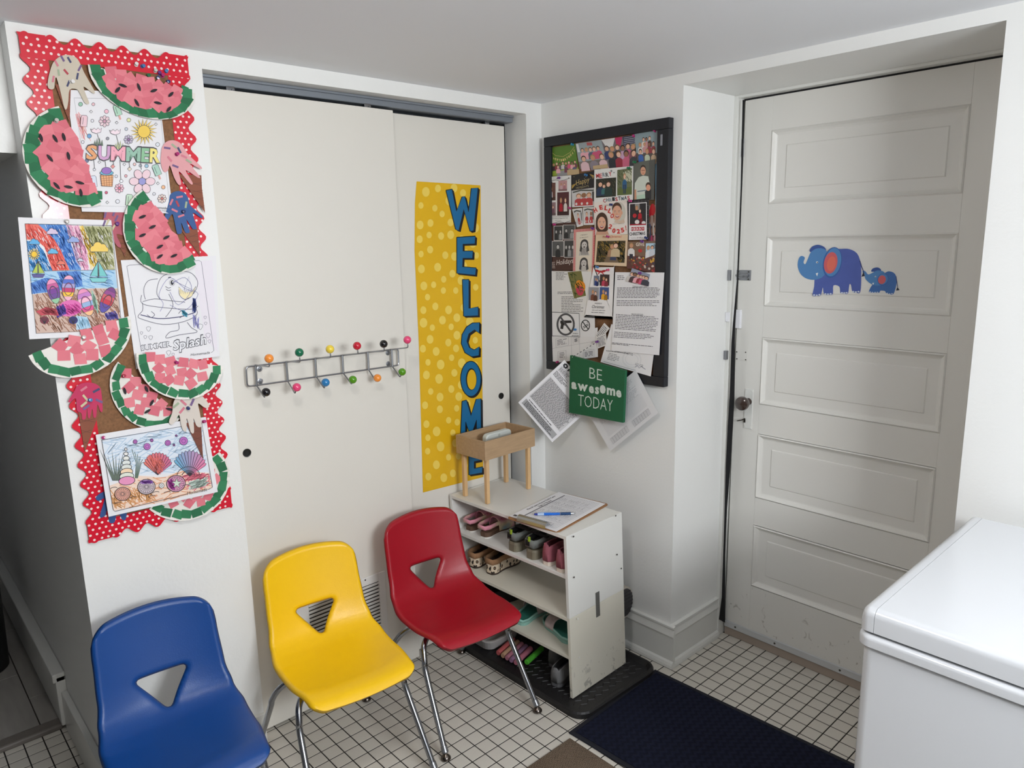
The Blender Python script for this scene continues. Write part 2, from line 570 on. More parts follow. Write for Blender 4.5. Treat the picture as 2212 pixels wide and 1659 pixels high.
k = MB().tube([(DX - 0.002, ky.y - 0.001, ky.z + 0.002), (DX - 0.022, ky.y - 0.001, ky.z)], 0.0022, 8)
ring = [(DX - 0.022 - 0.006 * math.sin(a), ky.y + 0.008 + 0.010 * math.cos(a), ky.z - 0.004 * math.cos(a) * 0.8 - 0.003) for a in [i * math.pi / 8 for i in range(17)]]
k.tube(ring, 0.0014, 6).box(DX - 0.006, DX - 0.002, ky.y - 0.004, ky.y + 0.002, ky.z - 0.012, ky.z)
tag(k.build('key', mat('old_iron', (52, 46, 40), 0.45, metal=0.8), door1), 'old iron key in the lock')
# slide bolt and its keeper
sb = door_box((1591, 583), (1622, 606), DX - 0.003, DX, 0.0008).build('slide_bolt', M_STEEL, door1)
c = PD.hit(1606, 595)
MB().tube([(DX - 0.007, c.y + 0.032, c.z), (DX - 0.007, c.y - 0.022, c.z)], 0.0038, 10).box(DX - 0.009, DX - 0.002, c.y - 0.020, c.y + 0.010, c.z - 0.007, c.z + 0.007, 0.002).tube([(DX - 0.008, c.y - 0.004, c.z), (DX - 0.018, c.y - 0.004, c.z - 0.006)], 0.003, 8).build('bolt_bar', M_STEEL, sb)
for dy, dz in ((0.018, 0.013), (-0.021, 0.013), (0.018, -0.013), (-0.021, -0.013)):
    MB().lathe([(0, 0), (0.003, 0), (0.0026, 0.0015), (0, 0.002)], look_matrix((DX - 0.003, c.y + dy, c.z + dz), (-1, 0, 0)), 8).build('screw', mat('dark_screw', (92, 90, 86), 0.4, metal=0.8), sb)
# alarm contact
s1 = door_box((1584, 668), (1602, 709), DX - 0.014, DX, 0.002).build('alarm_sensor', mat('white_plastic', (232, 232, 236), 0.35), door1)
# painted-over old latch plate
lt = door_box((1590, 757), (1615, 780), DX - 0.0012, DX, 0.0004).build('old_latch_plate', M_DOOR, door1)
for p in ((1592, 760), (1611, 761), (1592, 775), (1611, 777)):
    q = PD.hit(*p)
    MB().lathe([(0, 0), (0.0026, 0), (0.002, 0.0014), (0, 0.0016)], look_matrix((DX - 0.0012, q.y, q.z), (-1, 0, 0)), 8).build('screw', mat('dark_screw', (92, 90, 86), 0.4, metal=0.8), lt)
# sweep along the foot
sw = MB().box(DX - 0.007, DX, DY1, DY0, 0.036, 0.062, 0.002).build('door_sweep', mat('sweep_aluminium', (204, 206, 208), 0.35, metal=0.3), door1)
MB().box(DX - 0.001, DX + 0.006, DY1, DY0, 0.0022, 0.036).build('sweep_rubber', mat('pale_rubber', (164, 150, 138), 0.7), sw)
for p in ((1588, 1356), (1673, 1390), (1814, 1449)):
    q = PD.off(0.007).hit(*p)
    MB().lathe([(0, 0), (0.004, 0), (0.0035, 0.0012), (0, 0.0016)], look_matrix((DX - 0.007, q.y, 0.049), (-1, 0, 0)), 8).build('screw', mat('dark_screw', (92, 90, 86), 0.4, metal=0.8), sw)
# jamb strip, head strip, weather strip
tag(MB().box(0.298, 0.40, -0.6435, -0.630, 0.0012, 1.998, 0.001).box(0.300, 0.40, -1.492, -0.6435, 1.9895, 1.998, 0.001).build('trim_4', M_TRIM), 'white door jamb strip in the recess', kind='structure')
z = lambda x, y: Plane((0.2965, 0, 0), (-1, 0, 0)).hit(x, y)
left = [(1604, 216), (1600, 400), (1592, 600), (1583, 700), (1580, 740), (1578, 800), (1576, 860), (1572, 920), (1568, 1000), (1565, 1100), (1562, 1200), (1559, 1290), (1553, 1338)]
right = [(1564, 1345), (1564, 1290), (1564, 1200), (1568, 1100), (1576, 1000), (1581, 920), (1584, 860), (1585, 800), (1585, 740), (1586, 700), (1592.5, 600), (1601, 400), (1606.5, 216)]
right = [(x + 2, y) for x, y in right]
ws = MB().prism([z(x, y) for x, y in left + right], (0.0014, 0, 0)).build('trim_5', M_BLACK)
tag(ws, 'black weather strip in the door gap', kind='structure')
tag(MB().box(0.336, 0.40, -1.492, -0.645, 1.983, 1.991).build('door_head_shade', M_BLACK), 'black strip painted for the shade in the gap above the panelled door', kind='structure')  # shade over the door top, put in as a black bar
p = Plane((0.298, 0, 0), (-1, 0, 0))
def jamb_bit(name, px0, px1, d, m, label, cat):
    a, c = p.hit(*px0), p.hit(*px1)
    y0, y1 = -0.6430, -0.631
    o = MB().box(0.298 - d, 0.299, y0, y1, min(a.z, c.z), max(a.z, c.z), 0.001).build(name, m)
    return tag(o, label, cat)
jamb_bit('sensor_magnet', (1573, 674), (1582, 695), 0.010, mat('white_plastic', (232, 232, 236), 0.35), 'small white alarm magnet on the door jamb', 'sensor')
jamb_bit('bolt_keeper', (1575, 583), (1586, 606), 0.006, M_STEEL, 'steel keeper of the slide bolt on the jamb', 'latch')
jamb_bit('latch_keeper', (1569, 757), (1580, 777), 0.012, M_STEEL, 'old bent latch keeper on the jamb above the knob', 'latch')
MB().tube([(0.332, -0.6485, 1.80), (0.332, -0.6485, 1.86)], 0.004, 8).build('hinge', M_STEEL, door1)

# ------------------------------------------------------------------ coat rack with coloured balls
def Zp(x, y, s=0.1899, ox=500, oy=700):
    return (ox + s * x, oy + s * y)
RY = 0.030
PR = plane_back(RY)
rack = empty('coat_rack', (-0.93, 0.045, 1.12))
tag(rack, 'wire coat rack with twelve coloured ball hooks on the closet door', 'coat rack')
g = lambda x, y: PR.hit(*Zp(x, y))
loop = [g(300, 470), g(1800, 290)]
fr = MB()
def rounded(ptlist, rad, n=5):
    out = []
    m = len(ptlist)
    for i in range(m):
        a, b_, c_ = ptlist[i - 1], ptlist[i], ptlist[(i + 1) % m]
        u1 = (a - b_).normalized(); u2 = (c_ - b_).normalized()
        for k in range(n + 1):
            t = k / n
            out.append(b_ + u1 * rad * (1 - t) ** 2 + u2 * rad * t ** 2)
    out.append(out[0])
    return out
fr.tube(rounded([g(165, 488), g(1895, 282), g(1902, 468), g(180, 712)], 0.010), 0.0026, 8, cap=False)
fr.build('outer_frame', M_STEEL, rack)
rungs = [((272, 465), (288, 700)), ((622, 425), (640, 648)), ((952, 388), (965, 600)), ((1260, 352), (1272, 558)), ((1550, 318), (1560, 520)), ((1822, 288), (1830, 482))]
tops = [((432, 485), (427, 392), (245, 150, 60)), ((780, 435), (771, 323), (10, 110, 76)), ((1128, 382), (1120, 286), (240, 210, 70)), ((1438, 340), (1428, 248), (200, 28, 52)), ((1738, 310), (1731, 226), (18, 17, 20)), ((2006, 268), (2000, 180), (232, 72, 122))]
bots = [((375, 835), (393, 775), (18, 17, 20)), ((722, 790), (742, 720), (232, 72, 122)), ((1055, 730), (1070, 665), (36, 122, 182)), ((1365, 685), (1380, 632), (84, 150, 20)), ((1645, 655), (1660, 614), (245, 150, 60)), ((1918, 605), (1941, 545), (84, 150, 20))]
def at_x(px, x):
    d = ray(*px)
    return CAM + d * ((x - CAM.x) / d.x)
for (ta, ba), (te, tb, tc_), (be, bb, bc) in zip(rungs, tops, bots):
    A_, B_ = g(*ta), g(*ba)
    MB().tube([A_, B_], 0.0034, 8).build('rung', M_STEEL, rack)
    for start, e, ball, colr in ((A_, te, tb, tc_), (B_, be, bb, bc)):
        E1 = at_x(Zp(*e), start.x + 0.001)
        if E1.y > -0.01 or E1.y < -0.09:
            E1 = Plane((0, -0.035, 0), (0, -1, 0)).hit(*Zp(*e))
        Bp = Plane((0, E1.y - 0.002, 0), (0, -1, 0)).hit(*Zp(*ball))
        mid = start.lerp(E1, 0.9)
        h = MB().tube(smooth_path([start, start.lerp(E1, 0.5), mid, E1 + (Bp - E1) * 0.12, E1 + (Bp - E1) * 0.5], 4), 0.0021, 8).build('hook', M_STEEL, rack)
        nm = 'ball_%d_%d_%d' % colr
        MB().sphere(Bp, 0.0128, 20, 12).build('ball', mat(nm, colr, 0.18, coat=0.4), h)
for q in ((320, 510), (328, 650), (1780, 328), (1785, 452)):
    c = plane_back(0.0435).hit(*Zp(*q))
    pl = MB().lathe([(0, 0), (0.0085, 0), (0.0085, 0.0012), (0.006, 0.0018), (0.0035, 0.0018), (0.003, 0.004), (0, 0.0045)], look_matrix((c.x, 0.0449, c.z), (0, -1, 0)), 18)
    pl.tube([(c.x, 0.042, c.z), (c.x, 0.031, c.z)], 0.002, 6)
    pl.build('mount_plate', M_STEEL, rack)

# ------------------------------------------------------------------ return-air grille low on the door
vent = empty('vent_grille', (-0.93, 0.045, 0.09))
tag(vent, 'white louvred vent grille low on the closet door behind chairs', 'vent')
M_VENT = mat('white_metal_grille', (226, 224, 220), 0.35, var=0.02)
vx0, vx1, vz0, vz1 = -1.10, -0.762, 0.075, 0.403
sx0, sx1, sz0, sz1 = -1.056, -0.790, 0.108, 0.372
f = MB().box(vx0, sx0, 0.039, 0.045, vz0, vz1, 0.002).box(sx1, vx1, 0.039, 0.045, vz0, vz1, 0.002).box(sx0, sx1, 0.039, 0.045, sz1, vz1, 0.002).box(sx0, sx1, 0.039, 0.045, vz0, sz0, 0.002)
f.build('frame', M_VENT, vent)
MB().box(sx0, sx1, 0.0442, 0.0449, sz0, sz1).build('backing', mat('vent_shade', (70, 66, 62), 0.8), vent)  # dark sheet standing in for the shade behind the slats
n = 20
for i in range(n):
    zc = sz0 + (i + 0.5) * (sz1 - sz0) / n
    Mx = Matrix.Translation((0, 0.0400, zc)) @ Matrix.Rotation(math.radians(22), 4, 'X')
    MB().box(sx0 - 0.002, sx1 + 0.002, -0.0006, 0.0006, -0.0054, 0.0054, M=Mx).build('slat', M_VENT, vent)
c = plane_back(0.039).hit(789, 1253)
MB().lathe([(0, 0), (0.003, 0), (0.0026, 0.0014), (0, 0.0018)], look_matrix((c.x, 0.039, c.z), (0, -1, 0)), 8).build('screw', mat('dark_screw', (92, 90, 86), 0.4, metal=0.8), vent)
# ------------------------------------------------------------------ moulded school chairs
def chair_shell(color_mat, parent):
    prof = smooth_path([(0, .205, .628), (0, .196, .57), (0, .180, .49), (0, .163, .425), (0, .143, .382), (0, .108, .357), (0, .06, .346), (0, -.01, .341), (0, -.08, .345), (0, -.130, .351), (0, -.166, .347), (0, -.185, .331), (0, -.190, .322)], 14)
    cum = [0]
    for a, b_ in zip(prof, prof[1:]):
        cum.append(cum[-1] + (b_ - a).length)
    L = cum[-1]
    def at(s):
        s = max(0, min(L, s))
        for i in range(len(cum) - 1):
            if cum[i + 1] >= s:
                t = (s - cum[i]) / max(1e-9, cum[i + 1] - cum[i])
                return prof[i].lerp(prof[i + 1], t)
        return prof[-1]
    def interp(x, tab):
        for (a, va), (c, vc) in zip(tab, tab[1:]):
            if x <= c:
                t = (x - a) / (c - a)
                t = t * t * (3 - 2 * t)
                return va + (vc - va) * t
        return tab[-1][1]
    wt = [(0, .142), (.10, .149), (.20, .153), (.27, .162), (.34, .172), (.45, .170), (.56, .158), (L + .001, .150)]
    NU, NS = 56, 110
    def corner(u, r0, k):
        t = max(0, (abs(u) - r0) / (1 - r0))
        return k * (1 - math.sqrt(max(0, 1 - t * t)))
    # triangular hole, in (x, s)
    tri = [(-.067, .180), (.067, .180), (.004, .277)]
    rad = .013
    hole = []
    cen = (0, .2)
    for i in range(3):
        a, p, c = tri[i - 1], tri[i], tri[(i + 1) % 3]
        def un(q, w):
            d = (w[0] - q[0], w[1] - q[1]); l = math.hypot(*d)
            return (d[0] / l, d[1] / l)
        u1, u2 = un(p, a), un(p, c)
        for k in range(9):
            t = k / 8
            hole.append((p[0] + u1[0] * rad * 1.6 * (1 - t) ** 2 + u2[0] * rad * 1.6 * t * t, p[1] + u1[1] * rad * 1.6 * (1 - t) ** 2 + u2[1] * rad * 1.6 * t * t))
    def inside(x, s):
        r = False
        j = len(hole) - 1
        for i in range(len(hole)):
            xi, yi = hole[i]; xj, yj = hole[j]
            if (yi > s) != (yj > s) and x < (xj - xi) * (s - yi) / (yj - yi) + xi:
                r = not r
            j = i
        return r
    def nearest(x, s):
        best = None
        for i in range(len(hole)):
            x0, y0 = hole[i - 1]; x1, y1 = hole[i]
            dx, dy = x1 - x0, y1 - y0
            q = dx * dx + dy * dy
            t = 0 if q < 1e-14 else max(0, min(1, ((x - x0) * dx + (s - y0) * dy) / q))
            px, py = x0 + t * dx, y0 + t * dy
            d = math.hypot(px - x, py - s)
            if best is None or d < best[0]:
                best = (d, px, py)
        return best
    XS = {}
    for i in range(NU + 1):
        u = -1 + 2 * i / NU
        st = .022 * u * u + corner(u, .72, .040)
        sb = L - .012 * u * u - corner(u, .78, .035)
        for j in range(NS + 1):
            s = st + (sb - st) * j / NS
            XS[i, j] = [u * interp(s, wt), s, u, j / NS]
    keep = set()
    for i in range(NU):
        for j in range(NS):
            cx = sum(XS[a, b_][0] for a, b_ in ((i, j), (i + 1, j), (i + 1, j + 1), (i, j + 1))) / 4
            cs = sum(XS[a, b_][1] for a, b_ in ((i, j), (i + 1, j), (i + 1, j + 1), (i, j + 1))) / 4
            if not inside(cx, cs):
                keep.add((i, j))
    bnd = set()
    for i in range(NU):
        for j in range(NS):
            if (i, j) not in keep:
                for q in ((i, j), (i + 1, j), (i + 1, j + 1), (i, j + 1)):
                    bnd.add(q)
    used = set()
    for i, j in keep:
        for q in ((i, j), (i + 1, j), (i + 1, j + 1), (i, j + 1)):
            used.add(q)
    for q in bnd & used:
        d, x, s = nearest(XS[q][0], XS[q][1])
        XS[q][0], XS[q][1] = x, s
    vs = []; idx = {}
    for q in sorted(used):
        x, s, u, v = XS[q]
        p = at(s); p2 = at(s + .004); p1 = at(s - .004)
        t = (p2 - p1).normalized()
        nrm = Vector((0, t.z, -t.y))          # facing the sitter
        if nrm.y > 0 and s < .2: nrm = -nrm
        if nrm.z < 0 and s > .35: nrm = -nrm
        back = max(0, min(1, (.36 - s) / .12))
        uu = x / .15
        curl = .026 * uu * uu * back + .010 * uu * uu * (1 - back) * max(0, min(1, (L - s) / .1))
        w = interp(s, wt)
        dside = (1 - abs(u)) * w
        dend = min(v * L, (1 - v) * L * 2)
        dd = min(dside, dend)
        lip = .013 * max(0, 1 - dd / .012) ** 2
        dh = nearest(x, s)[0]
        lip += .007 * max(0, 1 - dh / .012) ** 2
        pos = Vector((x, p.y, p.z)) + nrm * (curl - lip)
        idx[q] = len(vs)
        vs.append(pos)
    fs = [(idx[i, j], idx[i + 1, j], idx[i + 1, j + 1], idx[i, j + 1]) for i, j in sorted(keep)]
    me = mesh_from(vs, fs)
    o = obj('seat_shell', me, color_mat, parent, smooth=True)
    sd = o.modifiers.new('thickness', 'SOLIDIFY')
    sd.thickness = .006
    sd.offset = 1.0
    return o

def make_chair(name, loc, rz, color, label):
    root = empty(name, (0, 0, 0))
    tag(root, label, 'chair', 'moulded plastic school chairs')
    m = mat('plastic_' + name + label.split()[0], color, 0.38, var=0.04, scale=6, bump=0.12, bscale=350)
    chair_shell(m, root)
    for sx in (-1, 1):
        for front in (True, False):
            if front:
                pts = [(sx * .05, -.030, .318), (sx * .115, -.036, .313), (sx * .148, -.054, .294), (sx * .160, -.074, .255), (sx * .164, -.090, .215), (sx * .178, -.203, .030)]
            else:
                pts = [(sx * .05, .050, .318), (sx * .112, .060, .306), (sx * .156, .080, .276), (sx * .174, .102, .236), (sx * .177, .120, .200), (sx * .180, .238, .030)]
            leg = MB().tube(smooth_path(pts, 6), .0090, 12).build('leg', M_CHROME, root)
            e = Vector(pts[-1]); d = (e - Vector(pts[-2])).normalized()
            MB().lathe([(0, -.012), (.0102, -.012), (.0108, .006), (.007, .010), (0, .010)], look_matrix(e, d), 14).build('ferrule', M_STEEL, leg)
            MB().lathe([(0, .0015), (.011, .002), (.0155, .006), (.0155, .010), (.010, .016), (.004, .021), (.004, .028), (0, .028)], Matrix.Translation((e.x + d.x * .012, e.y + d.y * .012, 0)), 16).build('glide', mat('dark_nickel', (108, 100, 94), 0.2, metal=1.0), leg)
    for yy in (-.030, .050):
        MB().tube([(-.05, yy, .3185), (.05, yy, .3185)], .0085, 10).build('cross_tube', M_CHROME, root)
    root.location = loc
    root.rotation_euler = (0, 0, rz)
    return root
make_chair('school_chair', (-0.695, -0.262, 0), math.radians(-5), (158, 8, 30), 'red moulded plastic chair with chrome legs beside the shoe shelf')
make_chair('school_chair', (-1.113, -0.262, 0), math.radians(-5.5), (244, 194, 2), 'yellow moulded plastic chair with chrome legs in front of the vent')
make_chair('school_chair', (-1.572, -0.315, 0), math.radians(-4), (8, 66, 136), 'blue moulded plastic chair with chrome legs below the cork board')
# ------------------------------------------------------------------ shoe shelf: two stacked units
SH0 = Vector((-0.412, -0.531, 0.013)); SYAW = 0.031
SU = Vector((math.cos(SYAW), math.sin(SYAW), 0)); SV = Vector((-math.sin(SYAW), math.cos(SYAW), 0))
SD, SL, SHH = 0.293, 0.590, 0.579
def shelf_pt(u, v, z):
    """u from the open front, v along the shelf from its end panel, z height"""
    return SH0 + SU * u + SV * v + Vector((-0.011, 0.016, 0)) * ((z - 0.013) / SHH) + Vector((0, 0, z - 0.013))
def sbox(u0, u1, v0, v1, z0, z1, bev=0.0008):
    m = MB().box(u0, u1, v0, v1, z0, z1, bev)
    m.v = [shelf_pt(p.x, p.y, p.z) for p in m.v]
    return m
M_MEL = mat('white_melamine', (226, 225, 220), 0.38, var=0.02, scale=5)
M_MEL2 = mat('cream_melamine', (218, 213, 198), 0.4, var=0.05, scale=6)
add_scuffs(M_MEL2, 0.0, 0.16, 30, 0.60, (120, 116, 108))
M_SCREW = mat('dark_screw', (92, 90, 86), 0.4, metal=0.8)
ZB, ZJ, ZT = 0.013, 0.303, 0.592
T = 0.012
def unit(z0, z1, material, label, screws, caps):
    root = empty('shoe_shelf', tuple(shelf_pt(SD / 2, SL / 2, z0)))
    tag(root, label, 'shelf')
    end = sbox(0, SD, 0, T, z0, z1).build('end_panel', material, root)
    sbox(0, SD, SL - T, SL, z0, z1).build('end_panel', material, root)
    sbox(0, SD, T, SL - T, z1 - T, z1 - 0.0002).build('top_board', material, root)
    sbox(0.004, SD, T, SL - T, (z0 + z1) / 2 - T + 0.004, (z0 + z1) / 2 + 0.004).build('shelf_board', material, root)
    for px in screws:
        q = Plane(shelf_pt(0, 0, z0), -SV).hit(*px)
        MB().lathe([(0, 0), (0.0032, 0), (0.003, 0.0010), (0, 0.0014)], look_matrix(q, -SV), 8).build('screw' if not caps else 'screw_cap', M_SCREW if not caps else M_MEL, end)
    return root
up = unit(ZJ + 0.0005, ZT, M_MEL, 'white upper shoe shelf unit stacked on the cream one', [(1239, 1159), (1330, 1114), (1240, 1247), (1333, 1198), (1342, 1228)], False)
lo = unit(ZB, ZJ, M_MEL2, 'cream lower shoe shelf unit standing in the boot tray', [(1248, 1337), (1339, 1361), (1251, 1420)], True)
q = Plane(shelf_pt(0, 0, 0.3), -SV)
a, c = q.hit(1289, 1280), q.hit(1297, 1328)
u0 = (a - SH0).dot(SU); u1 = (c - SH0).dot(SU)
m = sbox(u0, u1, -0.0014, 0.0, c.z, a.z, 0.0004)
m.build('mending_plate', mat('galvanised_plate', (128, 128, 126), 0.45, metal=0.7, var=0.15, scale=60), up)

# ------------------------------------------------------------------ boot tray
def rounded_rect(x0, x1, y0, y1, r, n=6):
    pts = []
    for cx, cy, a0 in ((x1 - r, y1 - r, 0), (x0 + r, y1 - r, 90), (x0 + r, y0 + r, 180), (x1 - r, y0 + r, 270)):
        for k in range(n + 1):
            a = math.radians(a0 + 90 * k / n)
            pts.append((cx + r * math.cos(a), cy + r * math.sin(a)))
    return pts
M_TRAY = mat('black_rubber', (30, 29, 30), 0.5, var=0.25, scale=25, bump=0.2, bscale=120)
TX0, TX1, TY0, TY1 = -0.476, -0.058, -0.628, 0.040
rings = [(0.0, 0.0012), (0.0, 0.018), (0.004, 0.024), (0.012, 0.024), (0.017, 0.018), (0.024, 0.010), (0.030, 0.0095)]
vs = []; fs = []
n = None
for ins, zz in rings:
    pts = rounded_rect(TX0 + ins, TX1 - ins, TY0 + ins, TY1 - ins, max(0.02, 0.055 - ins))
    n = len(pts)
    vs += [(x, y, zz) for x, y in pts]
for i in range(len(rings) - 1):
    for k in range(n):
        fs.append((i * n + k, i * n + (k + 1) % n, (i + 1) * n + (k + 1) % n, (i + 1) * n + k))
fs.append(tuple((len(rings) - 1) * n + k for k in range(n)))
fs.append(tuple(range(n - 1, -1, -1)))
tray_root = empty('boot_tray', (-0.27, -0.3, 0))
tag(tray_root, 'black rubber boot tray under the shoe shelf', 'tray')
obj('tray_body', mesh_from(vs, fs), M_TRAY, tray_root)
tm = MB()
for r in range(24):
    yy = TY0 + 0.055 + r * 0.026
    pts = []
    for k in range(19):
        xx = TX0 + 0.045 + k * (TX1 - TX0 - 0.09) / 18
        pts.append((xx, yy + (0.006 if k % 2 else -0.006), 0.0097))
    tm.tube(pts, 0.0018, 4)
tm.build('tread_ridges', M_TRAY, tray_root, kind='stuff')

# ------------------------------------------------------------------ door mats
def weave_mat(name, c1, c2, freq, amp, rough=0.9, bump=0.6, axis_swap=False, zig=0.02):
    m = bpy.data.materials.new(name); m.use_nodes = True
    nt = m.node_tree; bs = nt.nodes['Principled BSDF']
    bs.inputs['Roughness'].default_value = rough
    bs.inputs['Specular IOR Level'].default_value = 0.15
    tc = nt.nodes.new('ShaderNodeTexCoord'); sp = nt.nodes.new('ShaderNodeSeparateXYZ')
    nt.links.new(tc.outputs['Object'], sp.inputs[0])
    X_, Y_ = (sp.outputs[1], sp.outputs[0]) if axis_swap else (sp.outputs[0], sp.outputs[1])
    def mt(op, a, b_=None):
        nd = nt.nodes.new('ShaderNodeMath'); nd.operation = op
        for i, v in enumerate((a, b_)):
            if v is None: continue
            if isinstance(v, (int, float)): nd.inputs[i].default_value = v
            else: nt.links.new(v, nd.inputs[i])
        return nd.outputs[0]
    pp = mt('PINGPONG', X_, zig)
    ph = mt('ADD', mt('MULTIPLY', pp, amp), Y_)
    sn = mt('SINE', mt('MULTIPLY', ph, freq))
    nz = nt.nodes.new('ShaderNodeTexNoise'); nz.inputs['Scale'].default_value = 220
    nt.links.new(tc.outputs['Object'], nz.inputs['Vector'])
    nz2 = nt.nodes.new('ShaderNodeTexNoise'); nz2.inputs['Scale'].default_value = 6
    nt.links.new(tc.outputs['Object'], nz2.inputs['Vector'])
    fac = mt('ADD', mt('MULTIPLY', sn, 0.3), mt('ADD', mt('MULTIPLY', nz.outputs['Fac'], 0.6), mt('MULTIPLY', nz2.outputs['Fac'], 0.4)))
    mx = nt.nodes.new('ShaderNodeMix'); mx.data_type = 'RGBA'
    mx.inputs['A'].default_value = lin(c1); mx.inputs['B'].default_value = lin(c2)
    nt.links.new(fac, mx.inputs['Factor'])
    nt.links.new(mx.outputs['Result'], bs.inputs['Base Color'])
    bp = nt.nodes.new('ShaderNodeBump'); bp.inputs['Strength'].default_value = bump; bp.inputs['Distance'].default_value = 0.003
    nt.links.new(fac, bp.inputs['Height']); nt.links.new(bp.outputs['Normal'], bs.inputs['Normal'])
    return m
M_NAVY = weave_mat('navy_mat_pile', (13, 16, 31), (27, 31, 50), 260, 1.0, zig=0.012)
M_HERR = weave_mat('brown_herringbone', (40, 33, 27), (140, 122, 104), 1000, 1.0, bump=0.4, zig=0.010, axis_swap=True)
def floor_mat(name, p, q, width, depth, material, border, label, bd=0.016):
    """p, q: back corners right and left on the floor"""
    p = Vector(p); q = Vector(q)
    rz = math.atan2(p.y - q.y, p.x - q.x)
    root = empty(name, (q.x, q.y, 0), rz)
    tag(root, label, 'mat')
    L = Matrix.Translation((q.x, q.y, 0)) @ Matrix.Rotation(rz, 4, 'Z')
    mb = MB().box(0, width, -depth, 0, 0.0012, 0.006, 0.002, M=L)
    mb.build('backing', border, root)
    MB().box(bd, width - bd, -depth + bd, -bd, 0.005, 0.0085, 0.002, M=L).build('pile', material, root)
    return root
pf = plane_level(0.005)
a, c = pf.hit(1415, 1446), pf.hit(1228, 1582)
floor_mat('door_mat', a, c, (a - c).length, 0.762, M_NAVY, mat('navy_edge', (12, 15, 28), 0.8, bump=0.3, bscale=200), 'navy blue pile door mat in front of the panelled door')
a = pf.hit(1231, 1594); c = Vector((a.x - 0.762, a.y - 0.004, 0))
floor_mat('door_mat', a, c, 0.762, 0.457, M_HERR, mat('brown_edge', (70, 58, 46), 0.85, bump=0.3, bscale=200), 'brown herringbone mat touching the corner of the navy mat', 0.003)

# ------------------------------------------------------------------ chest freezer
fz = empty('chest_freezer', (-0.38, -2.05, 0))
tag(fz, 'white chest freezer standing against the wall by the door', 'freezer')
M_FRZ = mat('white_enamel', (216, 218, 221), 0.22, var=0.01, coat=0.3)
FX0, FX1, FY0, FY1 = -0.700, -0.055, -2.62, -1.537
def rbox(x0, x1, y0, y1, z0, z1, r, bev, seg=5):
    """box with rounded vertical corners and soft top edge"""
    rg = [(0.0, z0), (0.0, z1 - bev)] + [(bev * (1 - math.cos(a)), z1 - bev + bev * math.sin(a)) for a in [math.pi / 2 * k / 4 for k in range(1, 5)]]
    vs = []; fs = []
    for ins, zz in rg:
        pts = rounded_rect(x0 + ins, x1 - ins, y0 + ins, y1 - ins, max(0.004, r - ins), seg)
        n = len(pts)
        vs += [(x, y, zz) for x, y in pts]
    for i in range(len(rg) - 1):
        for k in range(n):
            fs.append((i * n + k, i * n + (k + 1) % n, (i + 1) * n + (k + 1) % n, (i + 1) * n + k))
    fs.append(tuple((len(rg) - 1) * n + k for k in range(n)))
    fs.append(tuple(range(n - 1, -1, -1)))
    return vs, fs
v, f = rbox(FX0 + 0.004, FX1, FY0, FY1 - 0.004, 0.03, 0.770, 0.022, 0.002)
obj('body', mesh_from(v, f), M_FRZ, fz, smooth=True)
v, f = rbox(FX0 - 0.004, FX1, FY0 - 0.004, FY1 + 0.004, 0.768, 0.790, 0.026, 0.009)
obj('rim', mesh_from(v, f), M_FRZ, fz, smooth=True)
MB().box(FX0 + 0.012, FX1, FY0 + 0.01, FY1 - 0.012, 0.789, 0.799).build('gasket', mat('grey_gasket', (110, 110, 112), 0.6), fz)
LH = 0.028
lid = MB()
def lid_piece(name, y0, y1, rounded):
    v, f = rbox(FX0, FX1, y0, y1, 0.797, 0.842, rounded, 0.014)
    o = obj(name, mesh_from(v, f), M_FRZ, fz)
    return o
# lid: main panel and the end cap, seam between them
def soft_strip(name, y0, y1, cap):
    prof = [(FX0, 0.797)] + [(FX0 + 0.016 * (1 - math.cos(a)), 0.826 + 0.016 * math.sin(a)) for a in [math.pi / 2 * k / 6 for k in range(7)]] + [(FX1, 0.842), (FX1, 0.797)]
    vs = []; fs = []
    ys = [(y0, 0)]
    if cap:
        ys += [(y1 - 0.016, 0)] + [(y1 - 0.016 + 0.016 * math.sin(a), 0.016 * (1 - math.cos(a))) for a in [math.pi / 2 * k / 6 for k in range(1, 7)]]
    else:
        ys += [(y1, 0)]
    k = len(prof)
    for yy, ins in ys:
        for i, (x, zz) in enumerate(prof):
            vs.append((min(x + ins, FX1) if i < k - 2 else x, yy, zz if zz < 0.80 else max(0.798, zz - ins * (1 if zz > 0.83 else 0.6))))
    for j in range(len(ys) - 1):
        for i in range(k):
            fs.append((j * k + i, j * k + (i + 1) % k, (j + 1) * k + (i + 1) % k, (j + 1) * k + i))
    fs.append(tuple(range(k))); fs.append(tuple((len(ys) - 1) * k + i for i in range(k - 1, -1, -1)))
    m = MB().add(vs, fs)
    o = m.build(name, M_FRZ, fz)
    for p in o.data.polygons: p.use_smooth = True
    o.data.set_sharp_from_angle(angle=math.radians(35))
    return o
soft_strip('lid', FY0, -1.5642, False)
soft_strip('lid_end_cap', -1.5634, FY1, True)
MB().box(FX0 + 0.016, FX1, -1.566, -1.562, 0.80, 0.8400).build('lid_seam', mat('seam_grey', (150, 150, 152), 0.6), fz)

